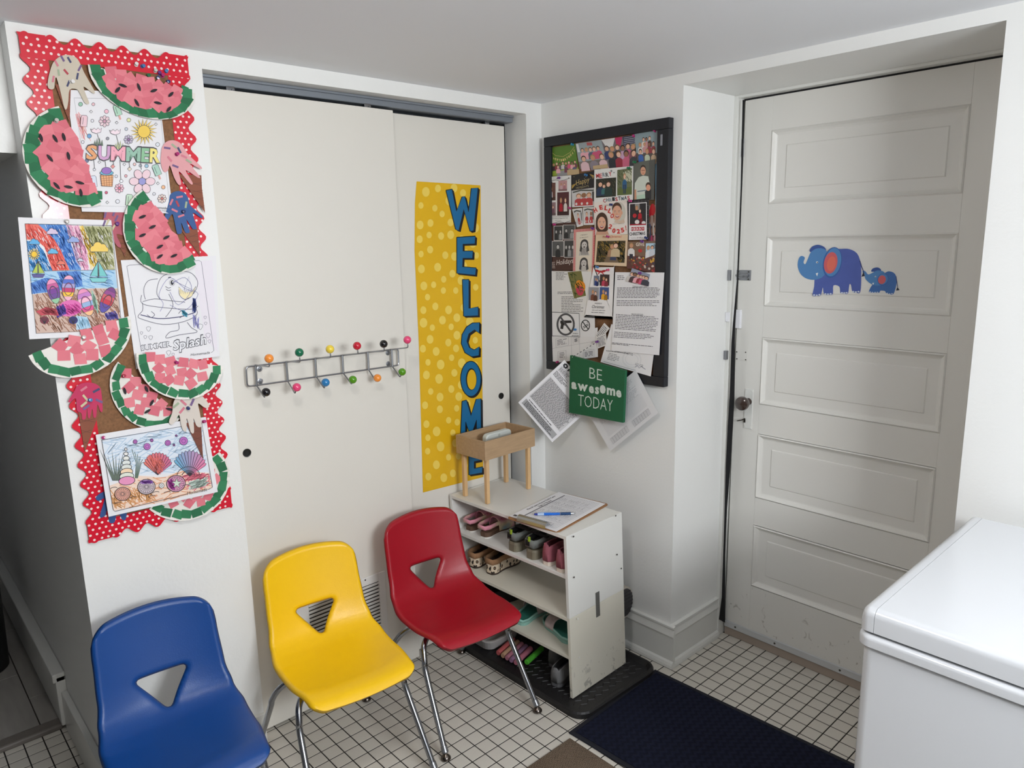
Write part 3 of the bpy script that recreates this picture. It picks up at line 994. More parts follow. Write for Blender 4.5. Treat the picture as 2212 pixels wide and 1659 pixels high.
# ------------------------------------------------------------------ small wooden stand on the shelf
zt = ZT
st = empty('wooden_stand', (-0.30, -0.04, zt))
tag(st, 'small wooden tray stand with four legs on the shoe shelf', 'stand')
M_OAK = mat('oak_veneer', (176, 146, 112), 0.5, var=0.22, scale=14, stretch=(1.0, 6, 9), bump=0.05)
M_PINE = mat('pine_leg', (214, 176, 128), 0.5, var=0.16, scale=10, stretch=(8, 8, 1))
srz = math.radians(2.5)
SM = Matrix.Translation((-0.298, -0.038, 0)) @ Matrix.Rotation(srz, 4, 'Z')
hx, hy, zb0, zb1, wt_ = 0.130, 0.079, 0.762, 0.832, 0.007
for nm, args in (('side_board', (-hx, hx, -hy, -hy + wt_)), ('side_board', (-hx, hx, hy - wt_, hy)), ('end_board', (-hx, -hx + wt_, -hy + wt_, hy - wt_)), ('end_board', (hx - wt_, hx, -hy + wt_, hy - wt_))):
    MB().box(*args, zb0, zb1, 0.001, M=SM).build(nm, M_OAK, st)
MB().box(-hx + wt_, hx - wt_, -hy + wt_, hy - wt_, zb0 + 0.006, zb0 + 0.012, M=SM).build('bottom_board', M_OAK, st)
for sx in (-1, 1):
    for sy in (-1, 1):
        cx, cy = sx * (hx - 0.022), sy * (hy - 0.018)
        MB().box(cx - 0.0075, cx + 0.0075, cy - 0.0075, cy + 0.0075, zt + 0.0005, zb0 + 0.006, 0.002, M=SM).build('leg', M_PINE, st)
dv = Matrix.Translation((-0.285, -0.03, zb0 + 0.0125)) @ Matrix.Rotation(srz, 4, 'Z')
m = MB()
pts = rounded_rect(-0.066, 0.066, 0.0, 0.062, 0.018, 5)
ring = []
for t, ins in ((-0.012, 0.004), (-0.009, 0.0), (0.009, 0.0), (0.012, 0.004)):
    for x, y in rounded_rect(-0.066 + ins, 0.066 - ins, ins, 0.054 - ins, 0.016, 5):
        ring.append(dv @ Vector((x, t, y)))
n = len(ring) // 4
fs = [(i * n + k, i * n + (k + 1) % n, (i + 1) * n + (k + 1) % n, (i + 1) * n + k) for i in range(3) for k in range(n)]
fs += [tuple(range(n)), tuple(3 * n + k for k in range(n - 1, -1, -1))]
dev = m.add(ring, fs).build('plastic_case', mat('pale_grey_plastic', (206, 212, 208), 0.4))
tag(dev, 'pale rounded plastic case standing inside the wooden stand', 'case')
MB().lathe([(0, 0), (0.006, 0), (0.0055, 0.0006), (0, 0.0007)], look_matrix(dv @ Vector((0, -0.012, 0.042)), dv.to_3x3() @ Vector((0, -1, 0))), 16).build('button', mat('button_grey', (178, 186, 182), 0.4), dev)

# ------------------------------------------------------------------ clipboard with the sign-in sheet, pen
pz = plane_level(zt + 0.001)
cb = empty('clipboard', (-0.28, -0.35, zt))
tag(cb, 'brown hardboard clipboard with a metal clip on the shoe shelf', 'clipboard')
cc = [pz.hit(*p) for p in ((1096, 1121), (1196, 1154), (1315, 1090), (1216, 1062))]
ctr = sum(cc, Vector()) / 4
ax = ((cc[3] - cc[0]) + (cc[2] - cc[1])).normalized()          # from clip end away
ay = Vector((-ax.y, ax.x, 0))
CBM = Matrix(((ax.x, ay.x, 0, ctr.x), (ax.y, ay.y, 0, ctr.y), (0, 0, 1, zt), (0, 0, 0, 1)))
pts = [CBM @ Vector((x, y, 0.0006)) for x, y in rounded_rect(-0.160, 0.160, -0.108, 0.108, 0.014, 4)]
MB().prism(pts, (0, 0, 0.0032)).build('board', mat('hardboard', (150, 106, 66), 0.55, var=0.15, scale=60), cb)
M_CLIP = mat('clip_steel', (170, 172, 172), 0.22, metal=0.95, var=0.1, scale=30)
cl = MB().box(-0.163, -0.142, -0.055, 0.055, 0.0038, 0.0055, 0.0005, M=CBM)
prof = smooth_path([(-0.165, 0, 0.006), (-0.160, 0, 0.020), (-0.148, 0, 0.024), (-0.136, 0, 0.018), (-0.126, 0, 0.0135)], 4)
for p1, p2 in zip(prof, prof[1:]):
    vs = [CBM @ Vector(v) for v in ((p1.x, -0.06, p1.z), (p1.x, 0.06, p1.z), (p2.x, 0.06, p2.z), (p2.x, -0.06, p2.z), (p1.x, -0.06, p1.z - 0.0012), (p1.x, 0.06, p1.z - 0.0012), (p2.x, 0.06, p2.z - 0.0012), (p2.x, -0.06, p2.z - 0.0012))]
    cl.add(vs, [(0, 1, 2, 3), (7, 6, 5, 4), (0, 4, 5, 1), (2, 6, 7, 3), (1, 5, 6, 2), (0, 3, 7, 4)])
cl.tube([CBM @ Vector((-0.149, -0.030, 0.012)), CBM @ Vector((-0.149, 0.030, 0.012))], 0.0045, 8)
cl.build('clip', M_CLIP, cb)
# ------------------------------------------------------------------ shoes
WT = [(0, 0.30), (0.02, .46), (0.06, .62), (0.12, .72), (0.3, .70), (0.45, .74), (0.62, .96), (0.74, 1.0), (0.85, .92), (0.93, .70), (0.98, .42), (1.0, 0.16)]
def half_w(t):
    for (a, va), (c, vc) in zip(WT, WT[1:]):
        if t <= c:
            return va + (vc - va) * (t - a) / (c - a)
    return WT[-1][1]
def outline(L, W, n=22, k=1.0, curve=0.006):
    ts = [0.5 - 0.5 * math.cos(math.pi * i / n) for i in range(n + 1)]
    lf = [(t * L, half_w(t) * W / 2 * k + curve * math.sin(t * 3)) for t in ts]
    rt = [(t * L, -half_w(t) * W / 2 * k + curve * math.sin(t * 3)) for t in ts]
    return lf + rt[::-1]
def sole_mb(L, W, z0, z1, flare=0.0, k=1.0, dish=0.0, heel_rise=0.0):
    m = MB()
    top = outline(L, W, k=k); bot = outline(L, W, k=k - flare)
    n = len(top)
    def hz(x): return heel_rise * max(0, 1 - x / (0.55 * L))
    vs = [Vector((x, y, z0)) for x, y in bot] + [Vector((x, y, z0 + (z1 - z0) * .7 + hz(x))) for x, y in top] + [Vector((L / 2 + (x - L / 2) * .97, y * .94, z1 + hz(x))) for x, y in top]
    fs = [(r * n + i, r * n + (i + 1) % n, (r + 1) * n + (i + 1) % n, (r + 1) * n + i) for r in (0, 1) for i in range(n)]
    fs += [tuple(range(n - 1, -1, -1)), tuple(2 * n + i for i in range(n))]
    return m.add(vs, fs)
def upper_obj(L, W, z0, hfun, openf, material, parent, name, t0=0.0, t1=1.0, nt=26, na=22, th=0.003, k=0.96, curve=0.006):
    """shell over the foot: hfun(t) height, openf(t) half width of the opening in 0..0.5"""
    vs = []; idx = {}; fs = []
    for i in range(nt + 1):
        t = t0 + (t1 - t0) * i / nt
        w = max(0.004, half_w(t) * W / 2 * k)
        h = hfun(t)
        for j in range(na + 1):
            a = math.pi * j / na
            ca, sa = math.cos(a), math.sin(a)
            y = w * (abs(ca) ** 0.75) * (1 if ca >= 0 else -1) + curve * math.sin(t * 3)
            z = z0 + h * (sa ** 0.8)
            idx[i, j] = len(vs)
            vs.append((t * L, y, z))
    for i in range(nt):
        t = t0 + (t1 - t0) * (i + .5) / nt
        op = openf(t)
        for j in range(na):
            if abs((j + .5) / na - .5) < op:
                continue
            fs.append((idx[i, j], idx[i + 1, j], idx[i + 1, j + 1], idx[i, j + 1]))
    # heel wall
    if t0 == 0.0:
        for j in range(na):
            if abs((j + .5) / na - .5) >= openf(0):
                c0 = len(vs)
                v1, v2 = vs[idx[0, j]], vs[idx[0, j + 1]]
                vs.append((v1[0], v1[1], z0)); vs.append((v2[0], v2[1], z0))
                fs.append((idx[0, j], idx[0, j + 1], c0 + 1, c0))
    me = mesh_from(vs, fs)
    bm = bmesh.new(); bm.from_mesh(me)
    bmesh.ops.remove_doubles(bm, verts=bm.verts, dist=1e-5)
    bmesh.ops.delete(bm, geom=[v for v in bm.verts if not v.link_faces], context='VERTS')
    bmesh.ops.recalc_face_normals(bm, faces=list(bm.faces))
    bm.to_mesh(me); bm.free()
    o = obj(name, me, material, parent, smooth=True)
    sd = o.modifiers.new('thickness', 'SOLIDIFY'); sd.thickness = th; sd.offset = 0
    return o
def band_obj(L, W, t_end, z0, z1, material, parent, name, k=1.0, lean=0.0):
    """strap running round the heel"""
    ts = [t_end * (0.5 + 0.5 * math.cos(math.pi * i / 14)) for i in range(15)]
    path = [(t * L, half_w(max(t, .03)) * W / 2 * k + .006 * math.sin(t * 3)) for t in ts] + [(t * L, -half_w(max(t, .03)) * W / 2 * k + .006 * math.sin(t * 3)) for t in ts[::-1]]
    vs = []; fs = []
    for x, y in path:
        vs += [(x - lean * (1 - x / L), y, z0), (x - lean * (1 - x / L), y, z1)]
    for i in range(len(path) - 1):
        fs.append((2 * i, 2 * i + 2, 2 * i + 3, 2 * i + 1))
    o = obj(name, mesh_from(vs, fs), material, parent, smooth=True)
    sd = o.modifiers.new('thickness', 'SOLIDIFY'); sd.thickness = 0.0035; sd.offset = 0
    return o
SCL = 1.0
def place(root, loc, rz, mirror=False):
    root.location = loc
    root.rotation_euler = (0, 0, rz)
    root.scale = (SCL, SCL, SCL)

def irid_mat():
    m = bpy.data.materials.new('iridescent_pink'); m.use_nodes = True
    nt = m.node_tree; bs = nt.nodes['Principled BSDF']
    tc = nt.nodes.new('ShaderNodeTexCoord'); nz = nt.nodes.new('ShaderNodeTexNoise'); nz.inputs['Scale'].default_value = 14
    cr = nt.nodes.new('ShaderNodeValToRGB')
    cr.color_ramp.elements[0].color = lin((226, 150, 168)); cr.color_ramp.elements[0].position = .46
    cr.color_ramp.elements[1].color = lin((150, 190, 206)); cr.color_ramp.elements[1].position = .78
    e = cr.color_ramp.elements.new(.62); e.color = lin((226, 206, 170))
    nt.links.new(tc.outputs['Object'], nz.inputs['Vector']); nt.links.new(nz.outputs['Fac'], cr.inputs[0]); nt.links.new(cr.outputs[0], bs.inputs['Base Color'])
    bs.inputs['Roughness'].default_value = .35
    return m
def leopard_mat():
    m = bpy.data.materials.new('leopard_print'); m.use_nodes = True
    nt = m.node_tree; bs = nt.nodes['Principled BSDF']
    tc = nt.nodes.new('ShaderNodeTexCoord'); vo = nt.nodes.new('ShaderNodeTexVoronoi'); vo.inputs['Scale'].default_value = 85
    mp = nt.nodes.new('ShaderNodeMapping'); mp.inputs['Scale'].default_value = (1, 1, .6)
    nz = nt.nodes.new('ShaderNodeTexNoise'); nz.inputs['Scale'].default_value = 60
    add = nt.nodes.new('ShaderNodeMath'); add.operation = 'ADD'
    mul = nt.nodes.new('ShaderNodeMath'); mul.operation = 'MULTIPLY'; mul.inputs[1].default_value = .5
    cr = nt.nodes.new('ShaderNodeValToRGB'); cr.color_ramp.interpolation = 'CONSTANT'
    cr.color_ramp.elements[0].color = lin((160, 120, 84)); cr.color_ramp.elements[0].position = 0
    cr.color_ramp.elements[1].color = lin((28, 20, 16)); cr.color_ramp.elements[1].position = .42
    e = cr.color_ramp.elements.new(.66); e.color = lin((214, 196, 172))
    nt.links.new(tc.outputs['Object'], mp.inputs[0]); nt.links.new(mp.outputs[0], vo.inputs['Vector']); nt.links.new(tc.outputs['Object'], nz.inputs['Vector'])
    nt.links.new(nz.outputs['Fac'], mul.inputs[0]); nt.links.new(vo.outputs['Distance'], add.inputs[0]); nt.links.new(mul.outputs[0], add.inputs[1])
    nt.links.new(add.outputs[0], cr.inputs[0]); nt.links.new(cr.outputs[0], bs.inputs['Base Color'])
    bs.inputs['Roughness'].default_value = .6
    return m
M_IRID, M_LEO = irid_mat(), leopard_mat()
M_CORK_SOLE = mat('brown_footbed', (92, 68, 52), 0.8, var=0.15, scale=40, bump=.2, bscale=150)

def sandal(label):
    r = empty('buckle_sandal'); tag(r, label, 'sandal', 'shoes on the shelf')
    L, W = 0.172, 0.070
    sole_mb(L, W, 0.0, 0.006, .02, 1.0).build('outsole', mat('white_rubber', (222, 218, 212), .5), r)
    sole_mb(L, W, 0.0055, 0.022, .0, .97).build('footbed', M_CORK_SOLE, r)
    st_ = upper_obj(L, W, 0.012, lambda t: .045 + .004 * math.sin(t * 6), lambda t: -1, M_IRID, r, 'strap', t0=.40, t1=.82, k=1.02)
    band_obj(L, W, .45, .036, .051, M_IRID, r, 'heel_strap', k=1.04, lean=.006)
    MB().box(.085, .10, -.030, -.012, .050, .056, .001).box(.118, .13, -.034, -.016, .050, .055, .001).build('buckle', mat('rose_buckle', (190, 110, 122), .3, metal=.3), st_)
    return r
def sport(label):
    r = empty('sport_sandal'); tag(r, label, 'sandal', 'shoes on the shelf')
    L, W = 0.178, 0.074
    sole_mb(L, W, 0.0, 0.026, .05, 1.0, heel_rise=.006).build('outsole', mat('olive_rubber', (116, 110, 92), .6, var=.1, scale=30), r)
    up_ = mat('grey_mesh', (112, 116, 112), .8, var=.2, scale=60, bump=.4, bscale=300)
    upper_obj(L, W, .022, lambda t: .050 - .02 * max(0, t - .6), lambda t: .20 if t < .62 else (.06 if t < .8 else -1), up_, r, 'upper', t0=.36, t1=1.0, k=.97)
    hb = band_obj(L, W, .5, .040, .066, up_, r, 'heel_band', k=.96)
    band_obj(L, W, .45, .044, .064, mat('black_lining', (22, 20, 22), .9), r, 'lining', k=.86)
    MB().box(-.004, .001, -.004, .004, .060, .076, .001).build('pull_tab', mat('lime_tab', (150, 178, 44), .6), hb)
    MB().box(.045, .060, -.032, .032, .064, .068, .001).box(.085, .098, -.030, .030, .068, .071, .001).build('ankle_strap', mat('black_strap', (30, 30, 32), .7), r)
    return r
def sneaker(name, label, up_c, sole_c, L=.165, W=.068, tab=True, group='shoes on the shelf'):
    r = empty(name); tag(r, label, 'shoe', group)
    sole_mb(L, W, 0, .020, .04, 1.0, heel_rise=.004).build('outsole', mat('sole_%d_%d' % (sole_c[0], up_c[0]), sole_c, .5, var=.05, scale=20), r)
    m = mat('upper_%d_%d_%d' % up_c, up_c, .8, var=.12, scale=50, bump=.3, bscale=250)
    u = upper_obj(L, W, .014, lambda t: (.040 + .018 * math.sqrt(min(1, t / .06))) if t < .35 else .058 - .032 * ((t - .35) / .65) ** 1.3, lambda t: -1 if t < .05 else (.20 if t < .48 else (.20 * (1 - (t - .48) / .1) if t < .58 else -1)), m, r, 'upper', k=.97)
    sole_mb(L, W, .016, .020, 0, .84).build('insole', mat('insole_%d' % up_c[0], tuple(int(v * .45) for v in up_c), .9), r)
    if tab:
        MB().box(-.002, .003, -.005, .005, .050, .074, .001).build('pull_tab', m, u)
    return r
def clog(label):
    r = empty('platform_clog'); tag(r, label, 'clog', 'shoes on the shelf')
    L, W = .170, .074
    sole_mb(L, W, 0, .006, .02, 1.02).build('outsole', mat('dark_outsole', (60, 46, 38), .7), r)
    s_ = sole_mb(L, W, .006, .042, .06, 1.03).build('platform', M_LEO, r)
    s_.data.materials[0] = M_LEO
    m = mat('tan_suede', (160, 120, 86), .85, var=.1, scale=30)
    band_obj(L, W, .52, .041, .062, m, r, 'heel_collar', k=1.02)
    upper_obj(L, W, .040, lambda t: .040 - .022 * max(0, t - .55), lambda t: .22 if t < .5 else -1, mat('tan_suede', (160, 120, 86), .85), r, 'upper', t0=.42, t1=1.0, k=1.0)
    sole_mb(L, W, .040, .044, 0, .88).build('footbed', mat('dark_footbed', (44, 32, 28), .9), r)
    return r
def slide(label):
    r = empty('slide_sandal'); tag(r, label, 'sandal', 'shoes on the shelf')
    L, W = .190, .090
    mint = mat('mint_foam', (142, 190, 178), .6, var=.05, scale=20)
    sole_mb(L, W, 0, .016, .06, 1.0).build('outsole', mint, r)
    band_obj(L, W, .97, .014, .024, mint, r, 'rim', k=.98)
    sole_mb(L, W, .012, .0175, 0, .9).build('footbed', mat('teal_footbed', (46, 120, 106), .7, var=.1, scale=30), r)
    upper_obj(L, W, .014, lambda t: .042, lambda t: -1, mat('floral_strap', (196, 180, 178), .6, var=.45, scale=70), r, 'strap', t0=.42, t1=.66, k=1.03)
    return r
zs1 = (ZJ + ZT) / 2 + 0.0048
zs2 = ZJ + 0.0003
zs3 = (ZB + ZJ) / 2 + 0.0045
d2 = math.radians
for lab, xy, rz in (('pink iridescent buckle sandal at the shelf end panel, the inner of its pair', (-.408, .008), 4), ('pink iridescent buckle sandal, the outer of its pair on the shelf', (-.408, -.078), 6)):
    place(sandal(lab), (xy[0], xy[1], zs1), d2(rz))
SCL = 1.08
for lab, xy, rz in (('grey sport sandal with lime pull tab beside the pink sandals', (-.412, -.240), 3), ('grey sport sandal with lime pull tab beside the mauve shoes', (-.412, -.332), 4)):
    place(sport(lab), (xy[0], xy[1], zs1), d2(rz))
for lab, xy, rz in (('mauve slip-on shoe with white sole beside the grey sport sandals', (-.408, -.405), 3), ('mauve slip-on shoe with white sole touching the end panel', (-.414, -.474), 1)):
    place(sneaker('slip_on_shoe', lab, (150, 82, 94), (216, 204, 190), L=.160, W=.064), (xy[0], xy[1], zs1), d2(rz))
SCL = 1.0
for lab, xy, rz in (('leopard print platform clog, the inner one on the middle board', (-.398, .005), 5), ('leopard print platform clog, the outer one on the middle board', (-.388, -.085), 8)):
    place(clog(lab), (xy[0], xy[1], zs2), d2(rz))
for lab, xy, rz in (('mint slide sandal with teal footbed beside the black shoes', (-.392, -.245), 9), ('mint slide sandal with teal footbed standing askew by the end panel', (-.345, -.470), 68)):
    place(slide(lab), (xy[0], xy[1], zs3), d2(rz))
for lab, xy in (('black shoe in the far end of the cream shelf', (-.385, .005)), ('black shoe next to the mint slides on the cream shelf', (-.385, -.085))):
    place(sneaker('black_shoe', lab, (34, 32, 34), (40, 38, 40), L=.175, W=.072), (xy[0], xy[1], zs3), d2(4))
s = sneaker('grey_slip_on', 'dark grey slip-on shoe by the tray edge under the shelf', (112, 112, 112), (96, 96, 98), L=.17, W=.075, tab=False)
place(s, (-.405, -.440, .0125), d2(10))
s = sneaker('grey_slip_on', 'dark grey slip-on shoe set further back under the shelf', (120, 120, 120), (100, 100, 102), L=.17, W=.075, tab=False)
place(s, (-.330, -.352, .0125), d2(6))
# shoe wedged on edge between shelf and wall
sl = empty('slipper'); tag(sl, 'charcoal ribbed slipper wedged between shelf and wall', 'slipper')
cpt = Plane((0, -.46, 0), (0, -1, 0)).hit(1349, 1301)
m = MB(); rim = MB(); n = 28
oval = lambda s_, y: [(cpt.x + .046 * s_ * math.cos(2 * math.pi * k / n), y, cpt.z + .062 * s_ * math.sin(2 * math.pi * k / n)) for k in range(n)]
rim.prism(oval(1.0, -.462), (0, .022, 0)).build('rim', mat('cream_edge', (186, 178, 164), .6), sl)
m.prism(oval(.88, -.466), (0, .006, 0)).build('sole', mat('charcoal_ribbed', (62, 60, 60), .8, var=.3, scale=12, stretch=(12, 1, 2)), sl)
for k in range(7):
    zz = cpt.z - .042 + k * .014
    hw = .040 * math.sqrt(max(.05, 1 - ((zz - cpt.z) / .055) ** 2))
    MB().tube([(cpt.x - hw, -.4665, zz), (cpt.x + hw, -.4665, zz)], .0022, 6).build('rib', mat('charcoal_rib', (48, 46, 48), .8), sl)

# ------------------------------------------------------------------ things under the shelf
tub = empty('plastic_tub', (-.385, -.06, .0125)); tag(tub, 'clear shallow plastic tub in the boot tray', 'tub')
v, f = [], []
rg = [(.0, .0125), (.0, .014), (-.012, .052), (-.018, .054), (-.018, .057), (-.010, .057), (.004, .018)]
for ins, zz in rg:
    pts = rounded_rect(-.425 + ins, -.27 - ins, -.115 + ins, .015 - ins, .035, 5); nn = len(pts)
    v += [(x, y, zz) for x, y in pts]
for i in range(len(rg) - 1):
    for k in range(nn):
        f.append((i * nn + k, i * nn + (k + 1) % nn, (i + 1) * nn + (k + 1) % nn, (i + 1) * nn + k))
f.append(tuple((len(rg) - 1) * nn + k for k in range(nn))); f.append(tuple(range(nn - 1, -1, -1)))
obj('tub_body', mesh_from(v, f), mat('cloudy_plastic', (196, 192, 190), .35, var=.05), tub)
chalk = [(190, 92, 92), (186, 148, 118), (180, 116, 132), (146, 108, 138), (188, 112, 130)]
names = ['red', 'peach', 'rose', 'violet', 'pink']
pc = plane_level(.026)
for k, (col_, nm, px) in enumerate(zip(chalk, names, ((1076, 1411), (1086, 1417), (1095, 1422), (1104, 1427), (1114, 1432)))):
    a = pc.hit(*px); e = a + Vector((.105, .030, .0))
    o = MB().tube([a, a.lerp(e, .03), e], [.0085, .0105, .0105], 12).build('chalk_stick', mat('chalk_' + nm, col_, .85, var=.1, scale=60))
    tag(o, 'thick %s chalk stick in the row on the boot tray' % nm, 'chalk', 'chalk sticks in the boot tray')
a = pc.hit(1137, 1431); e = pc.hit(1158, 1412)
o = MB().tube([a, a.lerp(e, .03), e + (e - a) * .6], [.0085, .0105, .0105], 12).build('chalk_stick', mat('chalk_green', (84, 186, 52), .8))
tag(o, 'bright green chalk stick lying apart from the row', 'chalk', 'chalk sticks in the boot tray')

# dark bin in the hallway
bn = empty('waste_bin', (-1.86, 1.10, .017)); tag(bn, 'tall black bin standing in the dark hallway', 'bin')
Mb = Matrix.Translation((-1.855, 1.10, .017))
MB().lathe([(0, 0), (.088, 0), (.092, .004), (.104, .40), (.104, .42), (.09, .42), (.08, .02), (0, .02)], Mb, 24).build('bin_body', mat('black_plastic', (12, 12, 13), .55), bn)
MB().lathe([(.100, .415), (.108, .415), (.109, .43), (.10, .436), (.098, .43)], Mb, 24).build('bin_rim', mat('black_plastic', (12, 12, 13), .55), bn)
# ------------------------------------------------------------------ flat print: coloured shapes lying on a sheet
_GLYPH = {}
def text_mesh(s, bold=0.0, shear=0.0):
    key = (s, bold, shear)
    if key in _GLYPH:
        return _GLYPH[key]
    cu = bpy.data.curves.new('txt', 'FONT')
    cu.body = s
    cu.size = 1.0
    cu.offset = bold
    cu.shear = shear
    cu.resolution_u = 2
    o = bpy.data.objects.new('txt', cu)
    COL.objects.link(o)
    bpy.context.view_layer.update()
    dg = bpy.context.evaluated_depsgraph_get()
    ev = o.evaluated_get(dg)
    me = ev.to_mesh()
    vs = [(v.co.x, v.co.y) for v in me.vertices]
    fs = [tuple(p.vertices) for p in me.polygons]
    ev.to_mesh_clear()
    bpy.data.objects.remove(o)
    bpy.data.curves.remove(cu)
    if not vs:
        return [], [], 1.0, 0.0
    x0 = min(v[0] for v in vs); x1 = max(v[0] for v in vs)
    vs = [(x - x0, y) for x, y in vs]
    _GLYPH[key] = (vs, fs, max(1e-6, x1 - x0), 0.0)
    return _GLYPH[key]

class Canvas:
    """print on a plane; coordinates are points of the photograph, or of a crop of it (f maps them)"""
    def __init__(s, plane, f=None):
        s.pl = plane; s.v = []; s.fc = []; s.c = []; s.k = 0
        s.f = f or (lambda x, y: (x, y))
    def P(s, x, y):
        q = s.f(x, y)
        return s.pl.hit(*q) + s.pl.n * (0.00025 + 0.000012 * s.k)
    def poly(s, pts, col):
        n = len(s.v)
        s.v += [s.P(*p) for p in pts]
        s.fc.append(tuple(range(n, n + len(pts))))
        s.c += [lin(col)] * len(pts)
        s.k += 1
        return s
    def quads(s, strips, col):
        c = lin(col)
        for q in strips:
            n = len(s.v)
            s.v += [s.P(*p) for p in q]
            s.fc.append(tuple(range(n, n + len(q))))
            s.c += [c] * len(q)
        s.k += 1
        return s
    def ell(s, cx, cy, rx, ry=None, col=(0, 0, 0), rot=0.0, n=18, a0=0, a1=360):
        ry = rx if ry is None else ry
        ca, sa = math.cos(math.radians(rot)), math.sin(math.radians(rot))
        pts = []
        full = abs(a1 - a0) >= 360
        m = n if full else n + 1
        for i in range(m):
            a = math.radians(a0 + (a1 - a0) * i / n)
            x, y = rx * math.cos(a), ry * math.sin(a)
            pts.append((cx + x * ca - y * sa, cy + x * sa + y * ca))
        return s.poly(pts, col)
    def line(s, pts, w, col, closed=False):
        if closed:
            pts = list(pts) + [pts[0], pts[1]]
        L = []; R = []
        m = len(pts)
        for i, (x, y) in enumerate(pts):
            xa, ya = pts[max(i - 1, 0)]; xb, yb = pts[min(i + 1, m - 1)]
            dx, dy = xb - xa, yb - ya
            l = math.hypot(dx, dy) or 1
            nx, ny = -dy / l * w / 2, dx / l * w / 2
            L.append((x + nx, y + ny)); R.append((x - nx, y - ny))
        return s.quads([(L[i], L[i + 1], R[i + 1], R[i]) for i in range(m - 1)], col)
    def ring(s, cx, cy, rx, ry=None, w=2, col=(0, 0, 0), rot=0.0, n=18, a0=0, a1=360):
        ry = rx if ry is None else ry
        ca, sa = math.cos(math.radians(rot)), math.sin(math.radians(rot))
        pts = []
        for i in range(n + 1):
            a = math.radians(a0 + (a1 - a0) * i / n)
            x, y = rx * math.cos(a), ry * math.sin(a)
            pts.append((cx + x * ca - y * sa, cy + x * sa + y * ca))
        return s.line(pts, w, col)
    def text(s, st, p0, p1, h, col, bold=0.0, shear=0.0, up=None):
        """baseline p0..p1, cap height h"""
        vs, fs, w, _ = text_mesh(st, bold, shear)
        dx, dy = p1[0] - p0[0], p1[1] - p0[1]
        l = math.hypot(dx, dy) or 1
        if up is None:
            ux, uy = dy / l, -dx / l
        else:
            ul = math.hypot(*up); ux, uy = up[0] / ul, up[1] / ul
        k = h / 0.72
        n = len(s.v)
        s.v += [s.P(p0[0] + dx * x / w + ux * y * k, p0[1] + dy * x / w + uy * y * k) for x, y in vs]
        s.fc += [tuple(i + n for i in f) for f in fs]
        s.c += [lin(col)] * len(vs)
        s.k += 1
        return s
    def hatch(s, poly, col, n, ang, ln, w, rnd=None, jit=12):
        """crayon strokes inside a polygon"""
        rnd = rnd or random
        xs = [p[0] for p in poly]; ys = [p[1] for p in poly]
        def ins(x, y):
            r = False; j = len(poly) - 1
            for i in range(len(poly)):
                xi, yi = poly[i]; xj, yj = poly[j]
                if (yi > y) != (yj > y) and x < (xj - xi) * (y - yi) / (yj - yi) + xi: r = not r
                j = i
            return r
        q = []
        t = 0
        while len(q) < n and t < n * 6:
            t += 1
            x, y = rnd.uniform(min(xs), max(xs)), rnd.uniform(min(ys), max(ys))
            a = math.radians(ang + rnd.uniform(-jit, jit))
            dx, dy = math.cos(a) * ln / 2, math.sin(a) * ln / 2
            if ins(x + dx * .8, y + dy * .8) and ins(x - dx * .8, y - dy * .8):
                nx, ny = -math.sin(a) * w / 2, math.cos(a) * w / 2
                q.append(((x - dx + nx, y - dy + ny), (x + dx + nx, y + dy + ny), (x + dx - nx, y + dy - ny), (x - dx - nx, y - dy - ny)))
        return s.quads(q, col)
    def lines_of_text(s, quad, rows, col, w, fill=(0.75, 1.0), indent=0.0, rnd=None):
        """small running print: rows of word-long dashes in quad TL TR BR BL"""
        rnd = rnd or random
        TL, TR, BR, BL = quad
        def at(u, v):
            x = (TL[0] * (1 - u) + TR[0] * u) * (1 - v) + (BL[0] * (1 - u) + BR[0] * u) * v
            y = (TL[1] * (1 - u) + TR[1] * u) * (1 - v) + (BL[1] * (1 - u) + BR[1] * u) * v
            return (x, y)
        q = []
        width = math.hypot(TR[0] - TL[0], TR[1] - TL[1])
        height = math.hypot(BL[0] - TL[0], BL[1] - TL[1])
        for r in range(rows):
            v = (r + .5) / rows
            u = indent
            end = rnd.uniform(*fill)
            hv = w / height / 2
            while u < end:
                lw = rnd.uniform(2.2, 7) * w / width
                u2 = min(end, u + lw)
                q.append((at(u, v - hv), at(u2, v - hv), at(u2, v + hv), at(u, v + hv)))
                u = u2 + 0.9 * w / width
        return s.quads(q, col)
    def build(s, name, parent, rough=0.6):
        me = mesh_from(s.v, s.fc)
        ca = me.color_attributes.new('Col', 'FLOAT_COLOR', 'POINT')
        flat = []
        for c in s.c: flat += list(c)
        ca.data.foreach_set('color', flat)
        return obj(name, me, print_mat('ink_%d' % int(rough * 100), rough), parent)

